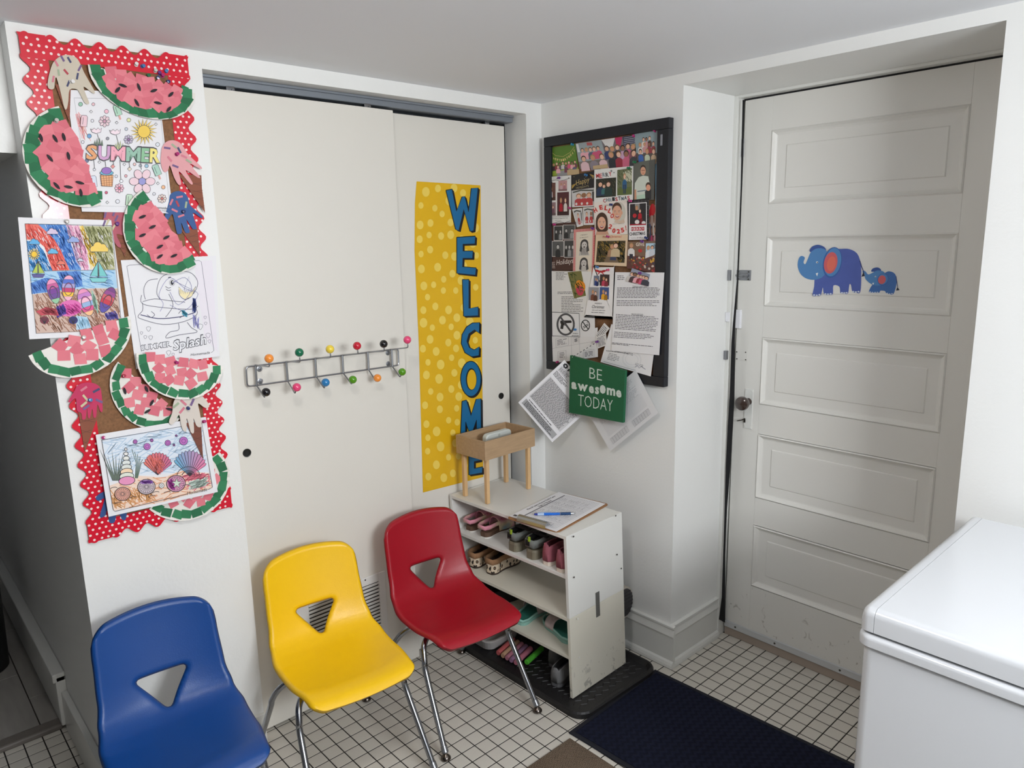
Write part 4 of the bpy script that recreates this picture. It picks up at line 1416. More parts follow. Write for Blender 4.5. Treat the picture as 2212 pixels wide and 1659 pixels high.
M_PAPER = mat('white_paper', (232, 231, 234), 0.65, var=0.012, scale=12)
def sheet(name, plane, quad, label, cat, material=None, th=0.0004, f=None, group=None):
    """a sheet of paper with corners at photo points, lying on plane"""
    f = f or (lambda x, y: (x, y))
    pts = [plane.hit(*f(*p)) for p in quad]
    o = MB().prism(pts, -plane.n * th).build(name, material or M_PAPER)
    if label: tag(o, label, cat, group)
    return o
def cut_paper(name, plane, pts, col, parent, th=0.0005, rough=0.8, f=None):
    f = f or (lambda x, y: (x, y))
    P = [plane.hit(*f(*p)) for p in pts]
    return MB().prism(P, -plane.n * th).build(name, mat('paper_%d_%d_%d' % tuple(col), col, rough, var=0.05, scale=30), parent)
def smooth2(pts, n=4):
    P = [Vector((x, y, 0)) for x, y in pts]
    m = len(P); out = []
    for i in range(m):
        p0, p1, p2, p3 = P[i - 1], P[i], P[(i + 1) % m], P[(i + 2) % m]
        for k in range(n):
            t = k / n
            q = 0.5 * ((2 * p1) + (p2 - p0) * t + (2 * p0 - 5 * p1 + 4 * p2 - p3) * t * t + (3 * p1 - p0 - 3 * p2 + p3) * t ** 3)
            out.append((q.x, q.y))
    return out
def pushpin(base, n, col, label, group, tilt=None):
    d = Vector(n) + (Vector(tilt) if tilt else Vector())
    mm = mat('pin_%d_%d_%d' % tuple(col), col, 0.2, coat=0.3)
    o = MB().lathe([(0, 0), (0.0042, 0.0), (0.0046, 0.0012), (0.0026, 0.0025), (0.0022, 0.006), (0.0034, 0.008), (0.0044, 0.0095), (0.0042, 0.0108), (0, 0.0112)], look_matrix(base, d), 12).build('pushpin', mm)
    tag(o, label, 'pushpin', group)
    return o
# ------------------------------------------------------------------ cork board with summer crafts on the pier
Z1 = lambda x, y: (0.23508 * x, 40 + 0.23508 * y)
Z2 = lambda x, y: (0.23508 * x, 400 + 0.23508 * y)
Z3 = lambda x, y: (0.27119 * x, 740 + 0.27119 * y)
PBK = plane_back(0.0)
rng = random.Random(3)
board = empty('cork_board', (-1.47, 0.0, 0.79))
tag(board, 'cork board with a red polka dot scalloped border on the pier', 'bulletin board')
M_CORK = mat('cork', (132, 94, 64), 0.9, var=0.5, scale=180, bump=0.4, bscale=220)
bx0, bx1, bz0, bz1 = -1.655, -1.288, 0.795, 2.012
MB().box(bx0 + 0.015, bx1 - 0.015, -0.008, 0.0, bz0 + 0.015, bz1 - 0.008).build('cork_panel', M_CORK, board)
M_RED = mat('red_border_card', (214, 22, 48), 0.22, var=0.03, scale=9, coat=0.3)
BW = 0.053
def wave(s, ph=0.0):
    return 0.0090 * math.sin(2 * math.pi * s / 0.0505 + ph)
def strip(kind, layer):
    y = -0.0085 - 0.0006 * layer
    n = 90
    pts = []
    if kind in ('top', 'bottom'):
        for i in range(n + 1):
            x = bx0 + (bx1 - bx0) * i / n
            w = wave(x - bx0)
            z = bz1 - 0.006 + w if kind == 'top' else bz0 + 0.006 - w
            pts.append((x, z))
        zi = bz1 - BW if kind == 'top' else bz0 + BW
        pts += [(bx1, zi), (bx0, zi)]
    else:
        for i in range(2 * n + 1):
            z = bz0 + (bz1 - bz0) * i / (2 * n)
            w = wave(z - bz0, 1.0)
            x = bx0 + 0.006 - w if kind == 'left' else bx1 - 0.006 + w
            pts.append((x, z))
        xi = bx0 + BW if kind == 'left' else bx1 - BW
        pts += [(xi, bz1), (xi, bz0)]
    o = MB().prism([(x, y, z) for x, z in pts], (0, 0.0005, 0)).build('border_strip', M_RED, board)
    # printed dots
    vs = []; fs = []
    def ins(px, pz):
        r = False; j = len(pts) - 1
        for i in range(len(pts)):
            xi, zi = pts[i]; xj, zj = pts[j]
            if (zi > pz) != (zj > pz) and px < (xj - xi) * (pz - zi) / (zj - zi) + xi: r = not r
            j = i
        return r
    g_ = 0.0150
    for i in range(-3, 30):
        for j in range(-3, 90):
            px = bx0 - 0.008 + i * g_ + (j % 2) * g_ / 2 + layer * 0.004
            pz = bz0 - 0.008 + j * g_ * 0.92
            if all(ins(px + dx, pz + dz) for dx, dz in ((0.003, 0), (-0.003, 0), (0, 0.003), (0, -0.003))):
                b0 = len(vs)
                vs += [(px + 0.0031 * math.cos(a * math.pi / 5), y - 0.00015, pz + 0.0031 * math.sin(a * math.pi / 5)) for a in range(10)]
                fs.append(tuple(range(b0 + 9, b0 - 1, -1)))
    obj('dot_print', mesh_from(vs, fs), mat('pale_dot', (246, 226, 222), 0.25), o, kind='stuff')
for k, kd in enumerate(('left', 'right', 'top', 'bottom')):
    strip(kd, k)

# ---- colouring sheets
INK = (70, 68, 74)
def tilt(y, q, nx=0.0, nz=0.0):
    c = plane_back(y).hit(*q)
    return Plane(c, (nx, -1, nz))
# summer sheet
pl = tilt(-0.0135, (250, 330), 0.004, 0.01)
sm = sheet('colouring_sheet', pl, [(144, 194), (343, 200), (374, 461), (177, 457)], 'white colouring sheet reading SUMMER on the cork board', 'drawing', group='colouring sheets on the cork board')
c = Canvas(pl, Z1)
c.line([(680, 730), (1460, 745), (1560, 1740), (830, 1720)], 3, (150, 150, 155), closed=True)
c.hatch([(690, 860), (760, 880), (830, 1120), (740, 1100)], (232, 150, 150), 26, 70, 120, 5, rng)
def circ(x, y, r, col, w=4):
    c.ell(x, y, r, None, col); c.ring(x, y, r, None, w, INK)
for x, y, r, col in ((740, 788, 19, (150, 196, 170)), (857, 788, 14, (232, 190, 196)), (978, 854, 19, (236, 180, 196)), (848, 940, 14, (225, 224, 230)), (1183, 933, 18, (222, 224, 168)), (820, 1080, 20, (110, 160, 206)), (760, 1135, 14, (226, 226, 232)), (988, 1103, 14, (150, 150, 158)), (1160, 1016, 14, (198, 206, 216)), (1448, 1158, 18, (222, 226, 232)), (798, 1306, 18, (110, 120, 150)), (1236, 1340, 13, (230, 190, 186)), (1346, 1355, 17, (150, 190, 212)), (807, 1410, 14, (226, 176, 140)), (1067, 1450, 13, (226, 226, 232)), (1156, 1447, 13, (226, 170, 176)), (1114, 1494, 15, (232, 232, 236)), (866, 1388, 12, (226, 226, 232)), (1289, 1352, 13, (190, 200, 210)), (1500, 1550, 17, (232, 180, 140)), (1415, 1612, 13, (226, 226, 232)), (976, 1600, 13, (206, 90, 120)), (1080, 1681, 18, (226, 226, 232)), (1375, 1686, 18, (206, 220, 214))):
    circ(x, y, r, col)
for x, y in ((836, 856), (1072, 957), (912, 1320), (1142, 1340), (1450, 1515), (1432, 972), (985, 1690)):
    c.line([(x - 14, y), (x, y - 14), (x + 14, y), (x, y + 14)], 4, INK, closed=True)
for x, y, col in ((1036, 1360, (226, 150, 146)), (1190, 1383, (226, 214, 196))):
    c.poly([(x - 20, y), (x, y - 20), (x + 20, y), (x, y + 20)], col); c.line([(x - 20, y), (x, y - 20), (x + 20, y), (x, y + 20)], 4, INK, closed=True)
def flower(x, y, r, petal, mid, n=8, pr=.36):
    for k in range(n):
        a = 2 * math.pi * k / n
        px_, py_ = x + r * .66 * math.cos(a), y + r * .66 * math.sin(a)
        c.ell(px_, py_, r * pr, r * pr * .8, petal, math.degrees(a)); c.ring(px_, py_, r * pr, r * pr * .8, 4, INK, math.degrees(a))
    c.ell(x, y, r * .3, None, mid); c.ring(x, y, r * .3, None, 4, INK)
flower(960, 945, 52, (226, 200, 206), (200, 150, 170)); flower(1180, 1113, 42, (196, 186, 206), (150, 110, 160)); flower(1095, 1560, 42, (232, 186, 200), (220, 110, 130)); flower(1487, 1655, 40, (232, 214, 206), (216, 120, 110))
flower(1305, 1497, 112, (236, 206, 214), (150, 150, 206), 6, .40)
def pop(x, y, rot, col, s=1.0):
    a = math.radians(rot); ca, sa = math.cos(a), math.sin(a)
    R_ = lambda u, v: (x + (u * ca - v * sa) * s, y + (u * sa + v * ca) * s)
    c.poly([R_(-8, 45), R_(8, 45), R_(8, 88), R_(-8, 88)], (226, 170, 160))
    body = [R_(*p) for p in ((-30, 48), (-30, -40), (-20, -54), (20, -54), (30, -40), (30, 48))]
    c.poly(body, col); c.line(body, 4, INK, closed=True)
    c.line([R_(-10, -35), R_(-10, 30)], 4, INK)
pop(770, 945, 4, (236, 200, 208)); pop(1078, 845, -18, (176, 214, 190)); pop(1438, 1395, -22, (170, 206, 190)); pop(856, 1500, -8, (214, 222, 236)); pop(1185, 1670, 4, (190, 216, 190))
for x, y in ((882, 1030), (1056, 1042)):
    pts = [(x - 52, y - 15), (x - 35, y - 5), (x - 20, y - 22), (x, y - 6), (x + 18, y - 24), (x + 32, y - 6), (x + 50, y - 24), (x + 42, y + 15), (x, y + 28), (x - 38, y + 15)]
    c.poly(pts, (242, 222, 230)); c.line(pts, 4, INK, closed=True); c.line([(x + 10, y + 30), (x + 35, y + 120)], 4, INK)
for k in range(18):
    a = 2 * math.pi * k / 18
    c.poly([(1320 + 60 * math.cos(a - .16), 1040 + 60 * math.sin(a - .16)), (1320 + 122 * math.cos(a + .1), 1040 + 122 * math.sin(a + .1)), (1320 + 60 * math.cos(a + .16), 1040 + 60 * math.sin(a + .16))], (240, 208, 110))
    c.line([(1320 + 60 * math.cos(a - .16), 1040 + 60 * math.sin(a - .16)), (1320 + 122 * math.cos(a + .1), 1040 + 122 * math.sin(a + .1)), (1320 + 60 * math.cos(a + .16), 1040 + 60 * math.sin(a + .16))], 3, INK)
c.ell(1320, 1040, 58, None, (236, 200, 84)); c.ring(1320, 1040, 58, None, 4, INK)
for x, y in ((900, 1130), (1090, 1160)):
    for dx in (-35, -15, 8, 30):
        c.poly([(x + dx - 8, y + 40), (x + dx + 6, y - 45 + abs(dx)), (x + dx + 14, y + 40)], (196, 206, 150) if x > 1000 else (110, 130, 110)); c.line([(x + dx - 8, y + 40), (x + dx + 6, y - 45 + abs(dx)), (x + dx + 14, y + 40)], 3, INK)
for ch, x0, x1, col in (('S', 785, 890, (226, 160, 110)), ('U', 895, 1010, (206, 160, 200)), ('M', 1012, 1150, (240, 170, 186)), ('M', 1152, 1290, (150, 190, 170)), ('E', 1290, 1372, (140, 190, 150)), ('R', 1368, 1468, (236, 222, 130))):
    yb = 1288 + (x0 - 785) * .05
    c.text(ch, (x0 - 4, yb + 4), (x1 + 4, yb + 8), 136, INK, 0.06); c.text(ch, (x0 + 3, yb), (x1 - 3, yb + 4), 124, col, 0.035)
for x, y0, y1 in ((858, 1290, 1380), (962, 1300, 1365), (1035, 1300, 1345), (1100, 1300, 1480), (1182, 1310, 1370), (1288, 1320, 1390)):
    c.line([(x, y0), (x + 8, y1)], 4, INK)
c.poly([(918, 1440), (1038, 1440), (1030, 1545), (932, 1540)], (226, 170, 120))
for k in range(5):
    c.line([(920 + k * 26, 1440), (935 + k * 22, 1542)], 4, (150, 90, 60)); c.line([(920, 1455 + k * 20), (1034, 1440 + k * 22)], 3, (150, 90, 60))
c.line([(918, 1440), (1038, 1440), (1030, 1545), (932, 1540)], 4, INK, closed=True)
c.ell(977, 1420, 62, 22, (110, 180, 206)); c.ring(977, 1420, 62, 22, 4, INK)
c.ell(975, 1400, 45, 32, (150, 110, 186)); c.ring(975, 1400, 45, 32, 4, INK)
c.f = Z2
c.text('Homemade', (1385, 212), (1530, 222), 22, (60, 60, 66), 0.0, 0.3)
c.text('MADE EASY', (1420, 234), (1530, 242), 10, (90, 90, 96))
c.build('crayon_print', sm)

# beach sheet
pl = tilt(-0.0160, (155, 600), 0.02, 0.008)
bs = sheet('colouring_sheet', pl, [(165, 295), (1022, 322), (1165, 1372), (270, 1416)], 'colouring sheet of beach sandals and sailboats under striped sky on the cork board', 'drawing', f=Z2, group='colouring sheets on the cork board')
c = Canvas(pl, Z2)
WH = (236, 234, 238)
RED = [(228, 355), (350, 360), (430, 430), (500, 500), (560, 600), (640, 780), (480, 785), (410, 570), (330, 500), (242, 500)]
BLU = [(350, 360), (600, 362), (650, 470), (700, 560), (745, 780), (640, 780), (560, 600), (500, 500), (430, 430)]
BL2 = [(242, 510), (330, 520), (400, 600), (480, 785), (275, 790)]
LIL = [(605, 365), (640, 366), (745, 600), (755, 780), (700, 700)]
PNK = [(630, 368), (725, 372), (800, 600), (815, 780), (752, 780), (700, 560)]
YEL = [(728, 376), (762, 375), (860, 580), (900, 720), (832, 775), (800, 600)]
OLV = [(762, 375), (1022, 380), (1055, 775), (940, 775), (880, 650)]
for p, base, hc, ang in ((RED, (232, 110, 96), (214, 66, 56), 62), (BLU, (96, 150, 214), (36, 100, 186), 64), (BL2, (110, 170, 220), (30, 120, 190), 60), (LIL, (222, 196, 222), (206, 170, 210), 62), (PNK, (240, 196, 214), (226, 150, 186), 70), (YEL, (244, 220, 140), (232, 190, 70), 66), (OLV, (176, 176, 134), (120, 124, 70), 66)):
    c.poly(p, base); c.hatch(p, hc, 130, ang, 60, 8, rng); c.hatch(p, WH, 24, ang, 34, 4, rng)
SEA = [(275, 792), (1058, 778), (1078, 945), (880, 945), (610, 962), (290, 1002)]
c.poly(SEA, (170, 206, 232)); c.hatch(SEA, (130, 180, 222), 120, 20, 70, 8, rng)
DS = [(520, 795), (740, 790), (760, 930), (600, 955), (450, 980), (290, 1000), (280, 900), (420, 850), (560, 870)]
c.poly(DS, (84, 136, 206)); c.hatch(DS, (40, 92, 176), 120, 55, 60, 8, rng)
SND = [(300, 1004), (600, 965), (880, 948), (1080, 950), (1115, 1335), (332, 1362)]
c.poly(SND, (206, 178, 164)); c.hatch(SND, (140, 94, 72), 300, 58, 60, 8, rng); c.hatch(SND, (170, 120, 96), 120, 40, 50, 7, rng)
LSP = [(700, 1200), (800, 1210), (840, 1310), (700, 1330)]
c.poly(LSP, (180, 212, 232)); c.hatch(LSP, (150, 196, 226), 40, 70, 50, 7, rng)
c.line([(272, 790), (1058, 778)], 4, INK)
for cx, cy, rx, ry, rot, stripes, strap in ((492, 975, 56, 118, -14, [(236, 150, 190), (200, 90, 150), (120, 60, 150), (110, 70, 150), (150, 200, 160)], (96, 40, 120)), (628, 945, 60, 118, 2, [(240, 170, 200), (80, 110, 200), (170, 160, 206), (200, 60, 110), (244, 196, 60), (240, 180, 200)], (150, 60, 130)), (790, 1075, 68, 130, -18, [(236, 150, 190), (200, 130, 200), (244, 190, 210), (150, 180, 220), (220, 80, 140), (244, 190, 140)], (190, 80, 150)), (985, 1055, 58, 125, 24, [(120, 60, 130), (150, 70, 140), (206, 90, 100), (200, 50, 70), (96, 70, 160), (90, 80, 170)], (130, 30, 60))):
    a = math.radians(rot); ca, sa = math.cos(a), math.sin(a)
    R_ = lambda u, v: (cx + u * ca - v * sa, cy + u * sa + v * ca)
    pts = [R_(rx * math.cos(t * math.pi / 12) * (1 - .12 * math.sin(t * math.pi / 12)), ry * math.sin(t * math.pi / 12)) for t in range(24)]
    c.poly(pts, stripes[0])
    ns = len(stripes)
    for k, col in enumerate(stripes):
        v0, v1 = -ry + 2 * ry * k / ns, -ry + 2 * ry * (k + 1) / ns
        hw = lambda v: rx * math.sqrt(max(0, 1 - (v / ry) ** 2)) * (1 - .12 * v / ry)
        vv = [v0 + (v1 - v0) * i / 4 for i in range(5)]
        c.poly([R_(hw(v), v) for v in vv] + [R_(-hw(v), v) for v in vv[::-1]], col)
        c.line([R_(-hw(v1), v1), R_(hw(v1), v1)], 4, INK)
    c.line(pts, 5, INK, closed=True)
    c.ring(cx, cy + 10, rx * .62, ry * .45, 9, strap, rot, 16, 180, 360)
    c.ring(cx, cy + 10, rx * .62, ry * .5, 6, INK, rot, 20)
c.ell(640, 1130, 112, 75, (226, 110, 180), -10); c.hatch([(540, 1100), (740, 1080), (740, 1190), (540, 1190)], (206, 60, 150), 60, 40, 60, 8, rng)
c.hatch([(520, 1120), (600, 1080), (610, 1180), (470, 1240)], (80, 60, 160), 70, 60, 60, 8, rng)
c.poly([(330, 1160), (420, 1120), (520, 1140), (540, 1200), (430, 1190), (380, 1200)], (196, 70, 84)); c.hatch([(330, 1160), (420, 1120), (520, 1140), (540, 1200), (430, 1190)], (150, 40, 56), 40, 30, 50, 7, rng)
for x, y, col in ((408, 1240, (120, 40, 60)), (672, 1240, (40, 40, 110))):
    c.ell(x, y, 42, 36, col)
    for k in range(6): c.line([(x, y + 34), (x - 36 + k * 14, y - 22)], 4, (30, 26, 40))
c.hatch([(960, 1180), (1080, 1150), (1090, 1230), (980, 1240)], (90, 80, 170), 50, 50, 50, 8, rng)
c.hatch([(840, 960), (890, 1050), (900, 1180), (850, 1100)], (170, 210, 190), 40, 75, 60, 8, rng)
def boat(x, y, s, sail, hull):
    c.line([(x, y - 110 * s), (x + 5 * s, y + 35 * s)], 6, INK)
    for p in ([(x - 2, y - 95 * s), (x - 65 * s, y + 25 * s), (x, y + 30 * s)], [(x + 8 * s, y - 95 * s), (x + 80 * s, y + 28 * s), (x + 10 * s, y + 30 * s)]):
        c.poly(p, sail); c.line(p, 5, INK, closed=True)
    p = [(x - 72 * s, y + 42 * s), (x + 85 * s, y + 42 * s), (x + 62 * s, y + 80 * s), (x - 48 * s, y + 80 * s)]
    c.poly(p, hull); c.line(p, 5, INK, closed=True)
    c.line([(x, y - 112 * s), (x + 40 * s, y - 105 * s), (x, y - 92 * s)], 5, INK)
boat(345, 785, .78, (176, 196, 84), (90, 84, 150)); boat(898, 805, 1.08, (120, 200, 200), (130, 206, 206))
def cloud(x, y, s, col):
    for dx, dy, r in ((-30, 4, 18), (-8, -10, 24), (18, -4, 20), (34, 6, 14)):
        c.ell(x + dx * s, y + dy * s, r * s, None, INK)
    for dx, dy, r in ((-30, 4, 18), (-8, -10, 24), (18, -4, 20), (34, 6, 14)):
        c.ell(x + dx * s, y + dy * s, r * s - 4, None, col)
    c.poly([(x - 46 * s, y + 4 * s), (x + 46 * s, y + 4 * s), (x + 44 * s, y + 18 * s), (x - 44 * s, y + 18 * s)], col); c.line([(x - 46 * s, y + 18 * s), (x + 46 * s, y + 18 * s)], 4, INK)
cloud(480, 430, 1.1, (214, 196, 222)); cloud(315, 525, 1.05, (90, 170, 222)); cloud(675, 505, 1.1, (150, 170, 220)); cloud(910, 580, 1.8, (240, 206, 100)); cloud(485, 612, 1.0, (100, 180, 222)); cloud(560, 715, .8, (232, 120, 100)); cloud(735, 688, .6, (206, 206, 226))
for k in range(14):
    a = 2 * math.pi * k / 14
    c.line([(312 + 30 * math.cos(a), 635 + 30 * math.sin(a)), (312 + 52 * math.cos(a), 635 + 52 * math.sin(a))], 8, (236, 200, 90))
c.ell(312, 635, 28, None, (240, 196, 50)); c.ring(312, 635, 28, None, 4, INK)
c.line([(228, 355), (1025, 372), (1118, 1320), (332, 1362)], 4, INK, closed=True)
c.build('crayon_print', bs)

# shark sheet
pl = tilt(-0.0125, (370, 670), -0.012, 0.006)
sp = sheet('colouring_sheet', pl, [(1110, 690), (1985, 648), (2018, 1571), (1251, 1690)], 'barely coloured sheet with a shark reading SUMMER Splash on the cork board', 'drawing', f=Z2, group='colouring sheets on the cork board')
c = Canvas(pl, Z2)
G = (110, 110, 122)
c.poly([(1780, 700), (1950, 690), (2000, 1540), (1880, 1400)], (232, 226, 234))
c.line([(1165, 745), (1190, 735), (1830, 692), (1850, 705), (1965, 1520), (1940, 1540)], 4, G); c.line([(1165, 745), (1300, 1530)], 4, G)
def arc(pts, w=5, col=(84, 84, 100)): c.line([(q[0], q[1]) for q in smooth2(pts + pts[::-1], 4)][:len(pts) * 4 - 3], w, col)
arc([(1470, 1050), (1440, 980), (1480, 850), (1600, 800), (1740, 800), (1815, 880), (1790, 980), (1700, 1060)])
arc([(1335, 1050), (1320, 960), (1360, 880), (1450, 860)]); arc([(1640, 935), (1700, 985), (1760, 980), (1800, 930)]); arc([(1645, 940), (1650, 1010), (1700, 1050), (1760, 1020), (1800, 930)])
pm_ = [(1642, 938), (1700, 985), (1765, 980), (1800, 932), (1760, 1020), (1700, 1048), (1652, 1010)]
c.poly(pm_, (240, 226, 180))
for k in range(7): c.line([(1655 + k * 20, 955 + (k % 2) * 8), (1662 + k * 20, 1000), (1670 + k * 20, 965)], 3, G)
c.ell(1582, 895, 15, 22, (30, 30, 36)); c.ell(1587, 888, 5, 7, (240, 240, 240)); c.ring(1582, 895, 24, 30, 3, G)
arc([(1520, 930), (1545, 945), (1570, 940)]); arc([(1525, 955), (1548, 968), (1570, 962)]); c.line([(1545, 850), (1570, 845)], 8, (40, 40, 46))
arc([(1300, 1010), (1310, 1090), (1500, 1125), (1750, 1140), (1820, 1110)]); arc([(1310, 1080), (1310, 1150), (1270, 1200), (1300, 1230), (1500, 1280), (1700, 1250), (1810, 1185), (1790, 1120)])
arc([(1290, 1190), (1450, 1225), (1650, 1210), (1790, 1170)], 8, (70, 70, 110)); arc([(1310, 1070), (1420, 1045), (1550, 1060), (1700, 1075)])
arc([(1550, 1000), (1590, 1100), (1540, 1190), (1520, 1210)]); arc([(1640, 1270), (1640, 1330), (1560, 1350), (1525, 1405), (1650, 1375), (1810, 1350), (1760, 1310), (1720, 1260)])
arc([(1470, 1160), (1500, 1090), (1460, 1000), (1560, 850), (1700, 950), (1820, 1000), (1700, 1150), (1560, 1100)], 4, (120, 120, 170)); arc([(1580, 900), (1700, 850), (1760, 960), (1640, 1100), (1560, 980)], 4, (120, 120, 170)); c.line([(1690, 960), (1735, 840), (1765, 960), (1600, 880)], 4, (96, 96, 150))
arc([(1390, 1160), (1420, 1190), (1390, 1215), (1350, 1190)]); arc([(1640, 1180), (1670, 1150), (1690, 1190), (1650, 1220)])
c.hatch([(1770, 1040), (1810, 1050), (1800, 1170), (1765, 1170)], (50, 70, 140), 50, 80, 70, 6, rng); c.hatch([(1670, 1150), (1720, 1150), (1720, 1210), (1670, 1200)], (80, 170, 200), 24, 40, 50, 6, rng)
c.hatch([(1770, 1190), (1830, 1190), (1830, 1310), (1770, 1310)], (140, 140, 200), 16, 82, 90, 5, rng)
for x, y, s in ((1365, 1320, 1), (1300, 1358, .6), (1335, 1395, .7), (1385, 1400, .9), (1885, 1215, .6), (1890, 1270, .6), (1840, 1300, 1.2), (1912, 1380, 1), (1925, 1435, .7), (1550, 1540, 1), (1590, 1555, .6)):
    arc([(x, y - 22 * s), (x - 22 * s, y - 8 * s), (x, y + 24 * s), (x + 20 * s, y - 10 * s), (x, y - 20 * s)], 3, G)
c.text('SUMMER', (1296, 1520), (1578, 1480), 50, (84, 84, 92), .05); c.text('SUMMER', (1299, 1517), (1575, 1478), 44, (236, 236, 240), .012)
c.text('Splash', (1590, 1518), (1905, 1455), 92, (84, 84, 92), .05, .25); c.text('Splash', (1593, 1516), (1902, 1455), 86, (236, 236, 240), .012, .25)
c.text('Homemade', (1750, 1570), (1930, 1548), 24, (60, 60, 66), 0, .3)
c.build('crayon_print', sp)

# seashell sheet
pl = tilt(-0.0245, (335, 1010), 0.01, 0.01)
ss = sheet('colouring_sheet', pl, [(762, 735), (1640, 592), (1735, 1190), (865, 1388)], 'colouring sheet of seashells pinned over the lower cork board', 'drawing', f=Z3, group='colouring sheets on the cork board')
c = Canvas(pl, Z3)
SKY = [(812, 770), (1600, 640), (1660, 1030), (1380, 1040), (1100, 1060), (880, 1110)]
c.poly(SKY, (222, 230, 240)); c.hatch(SKY, (186, 208, 228), 160, -20, 110, 7, rng, 40)
SN = [(870, 1140), (1100, 1060), (1300, 1075), (1440, 1020), (1665, 1040), (1690, 1160), (1300, 1270), (905, 1340)]
c.poly(SN, (240, 214, 196)); c.hatch(SN, (226, 160, 120), 70, 0, 80, 7, rng, 40); c.hatch([(870, 1180), (1200, 1150), (1250, 1260), (900, 1330)], (214, 150, 90), 60, 60, 90, 7, rng, 40)
c.hatch([(1420, 1040), (1665, 1040), (1685, 1160), (1500, 1180)], (222, 110, 130), 70, -25, 110, 7, rng, 25); c.hatch([(1500, 1110), (1650, 1070), (1660, 1140), (1510, 1170)], (206, 226, 214), 50, -30, 80, 8, rng, 20)
for k in range(9):
    x = 870 + k * 18; lean_ = (k - 4) * 14
    c.poly([(920 + (k - 4) * 6, 1100), (x - 20 + lean_, 850 + (k % 3) * 25), (932 + (k - 4) * 6, 1100)], (110, 130, 110)); c.line([(920 + (k - 4) * 6, 1100), (x - 20 + lean_, 850 + (k % 3) * 25), (932 + (k - 4) * 6, 1100)], 4, INK)
for k in range(6):
    c.line([(1075 + k * 4, 1080), (1085 + k * 8, 960), (1050 + k * 22, 850 + k * 20)], 5, (90, 110, 96))
for k in range(8):
    t = k / 7
    cx, cy = 1002 + 8 * t, 850 + 250 * t
    rx, ry = 10 + 55 * t, 12 + 22 * t
    col = [(226, 224, 222), (232, 230, 226), (230, 232, 226), (226, 230, 226), (222, 226, 220), (244, 214, 180), (224, 228, 214), (232, 150, 190)][k]
    c.ell(cx, cy, rx, ry, col, -6); c.ring(cx, cy, rx, ry, 5, (44, 44, 50), -6)
def scallop(x, y, R_, c0, c1, rot=0):
    n = 12
    for k in range(n):
        a0, a1 = math.radians(188 + 164 * k / n + rot), math.radians(188 + 164 * (k + 1) / n + rot)
        am = (a0 + a1) / 2
        pts = [(x, y + R_ * .62), (x + R_ * math.cos(a0) * .95, y + R_ * math.sin(a0) * .9), (x + R_ * 1.04 * math.cos(am), y + R_ * 1.0 * math.sin(am)), (x + R_ * math.cos(a1) * .95, y + R_ * math.sin(a1) * .9)]
        u = k / (n - 1)
        col = tuple(int(c0[i] * (1 - u) + c1[i] * u) for i in range(3))
        c.poly(pts, col); c.line(pts, 4, (60, 50, 60), closed=True)
scallop(1256, 985, 112, (226, 120, 110), (206, 110, 150)); scallop(1510, 985, 128, (110, 170, 206), (230, 130, 170), 6)
c.hatch([(1180, 900), (1340, 900), (1290, 1050), (1220, 1050)], (226, 110, 100), 40, 60, 70, 5, rng)
for r_ in (50, 90): c.ring(1500, 1060, r_, r_ * .8, 5, (60, 60, 70), 0, 16, 185, 355)
for x, y, r_, c0 in ((975, 1205, 62, (232, 170, 150)), (1165, 1148, 70, (206, 190, 196)), (1400, 1122, 75, (214, 150, 180))):
    c.ell(x, y, r_, r_ * .86, c0, -8); c.ring(x, y, r_, r_ * .86, 6, (50, 46, 52), -8); c.ring(x, y, r_ * .82, r_ * .7, 3, (70, 64, 70), -8)
    for k in range(18):
        a = 2 * math.pi * k / 18
        c.line([(x + r_ * .15 * math.cos(a), y + r_ * .13 * math.sin(a)), (x + r_ * .8 * math.cos(a), y + r_ * .68 * math.sin(a))], 3, (70, 64, 70))
c.hatch([(1115, 1100), (1215, 1095), (1215, 1120), (1115, 1125)], (150, 90, 190), 50, 20, 40, 6, rng); c.hatch([(1335, 1100), (1390, 1070), (1390, 1170), (1345, 1160)], (190, 70, 170), 60, 50, 40, 7, rng)
st_ = []
for k in range(10):
    a = -math.pi / 2 + 2 * math.pi * k / 10; r_ = 40 if k % 2 == 0 else 17
    st_.append((1405 + r_ * math.cos(a), 1120 + r_ * math.sin(a)))
c.poly(st_, (206, 220, 200)); c.line(st_, 4, INK, closed=True)
c.ell(1285, 1138, 20, None, (226, 226, 226)); c.ring(1285, 1138, 20, None, 4, INK); c.ring(1285, 1138, 8, None, 3, INK)
for x, y, r_ in ((1170, 827, 26), (1207, 778, 12), (1335, 798, 22), (1460, 782, 32), (1075, 788, 16), (1402, 740, 8), (1384, 815, 8)):
    c.ell(x, y, r_, None, (190, 110, 190)); c.ring(x, y, r_, None, 4, (70, 40, 90)); c.ring(x, y, r_ * .5, None, 3, (70, 40, 90))
for x, y in ((905, 1160), (1060, 1235), (1210, 1225), (1240, 1195), (1330, 1195), (1480, 1140), (940, 1280)):
    c.ring(x, y, 26, 10, 4, INK, -10, 8, 180, 360)
c.line([(808, 775), (1605, 640), (1690, 1150), (1655, 1170)], 4, INK); c.line([(808, 775), (900, 1330), (915, 1342), (1490, 1205)], 4, INK)
c.text('Homemade', (1490, 1212), (1650, 1178), 26, (60, 60, 66), 0, .3)
c.build('crayon_print', ss)

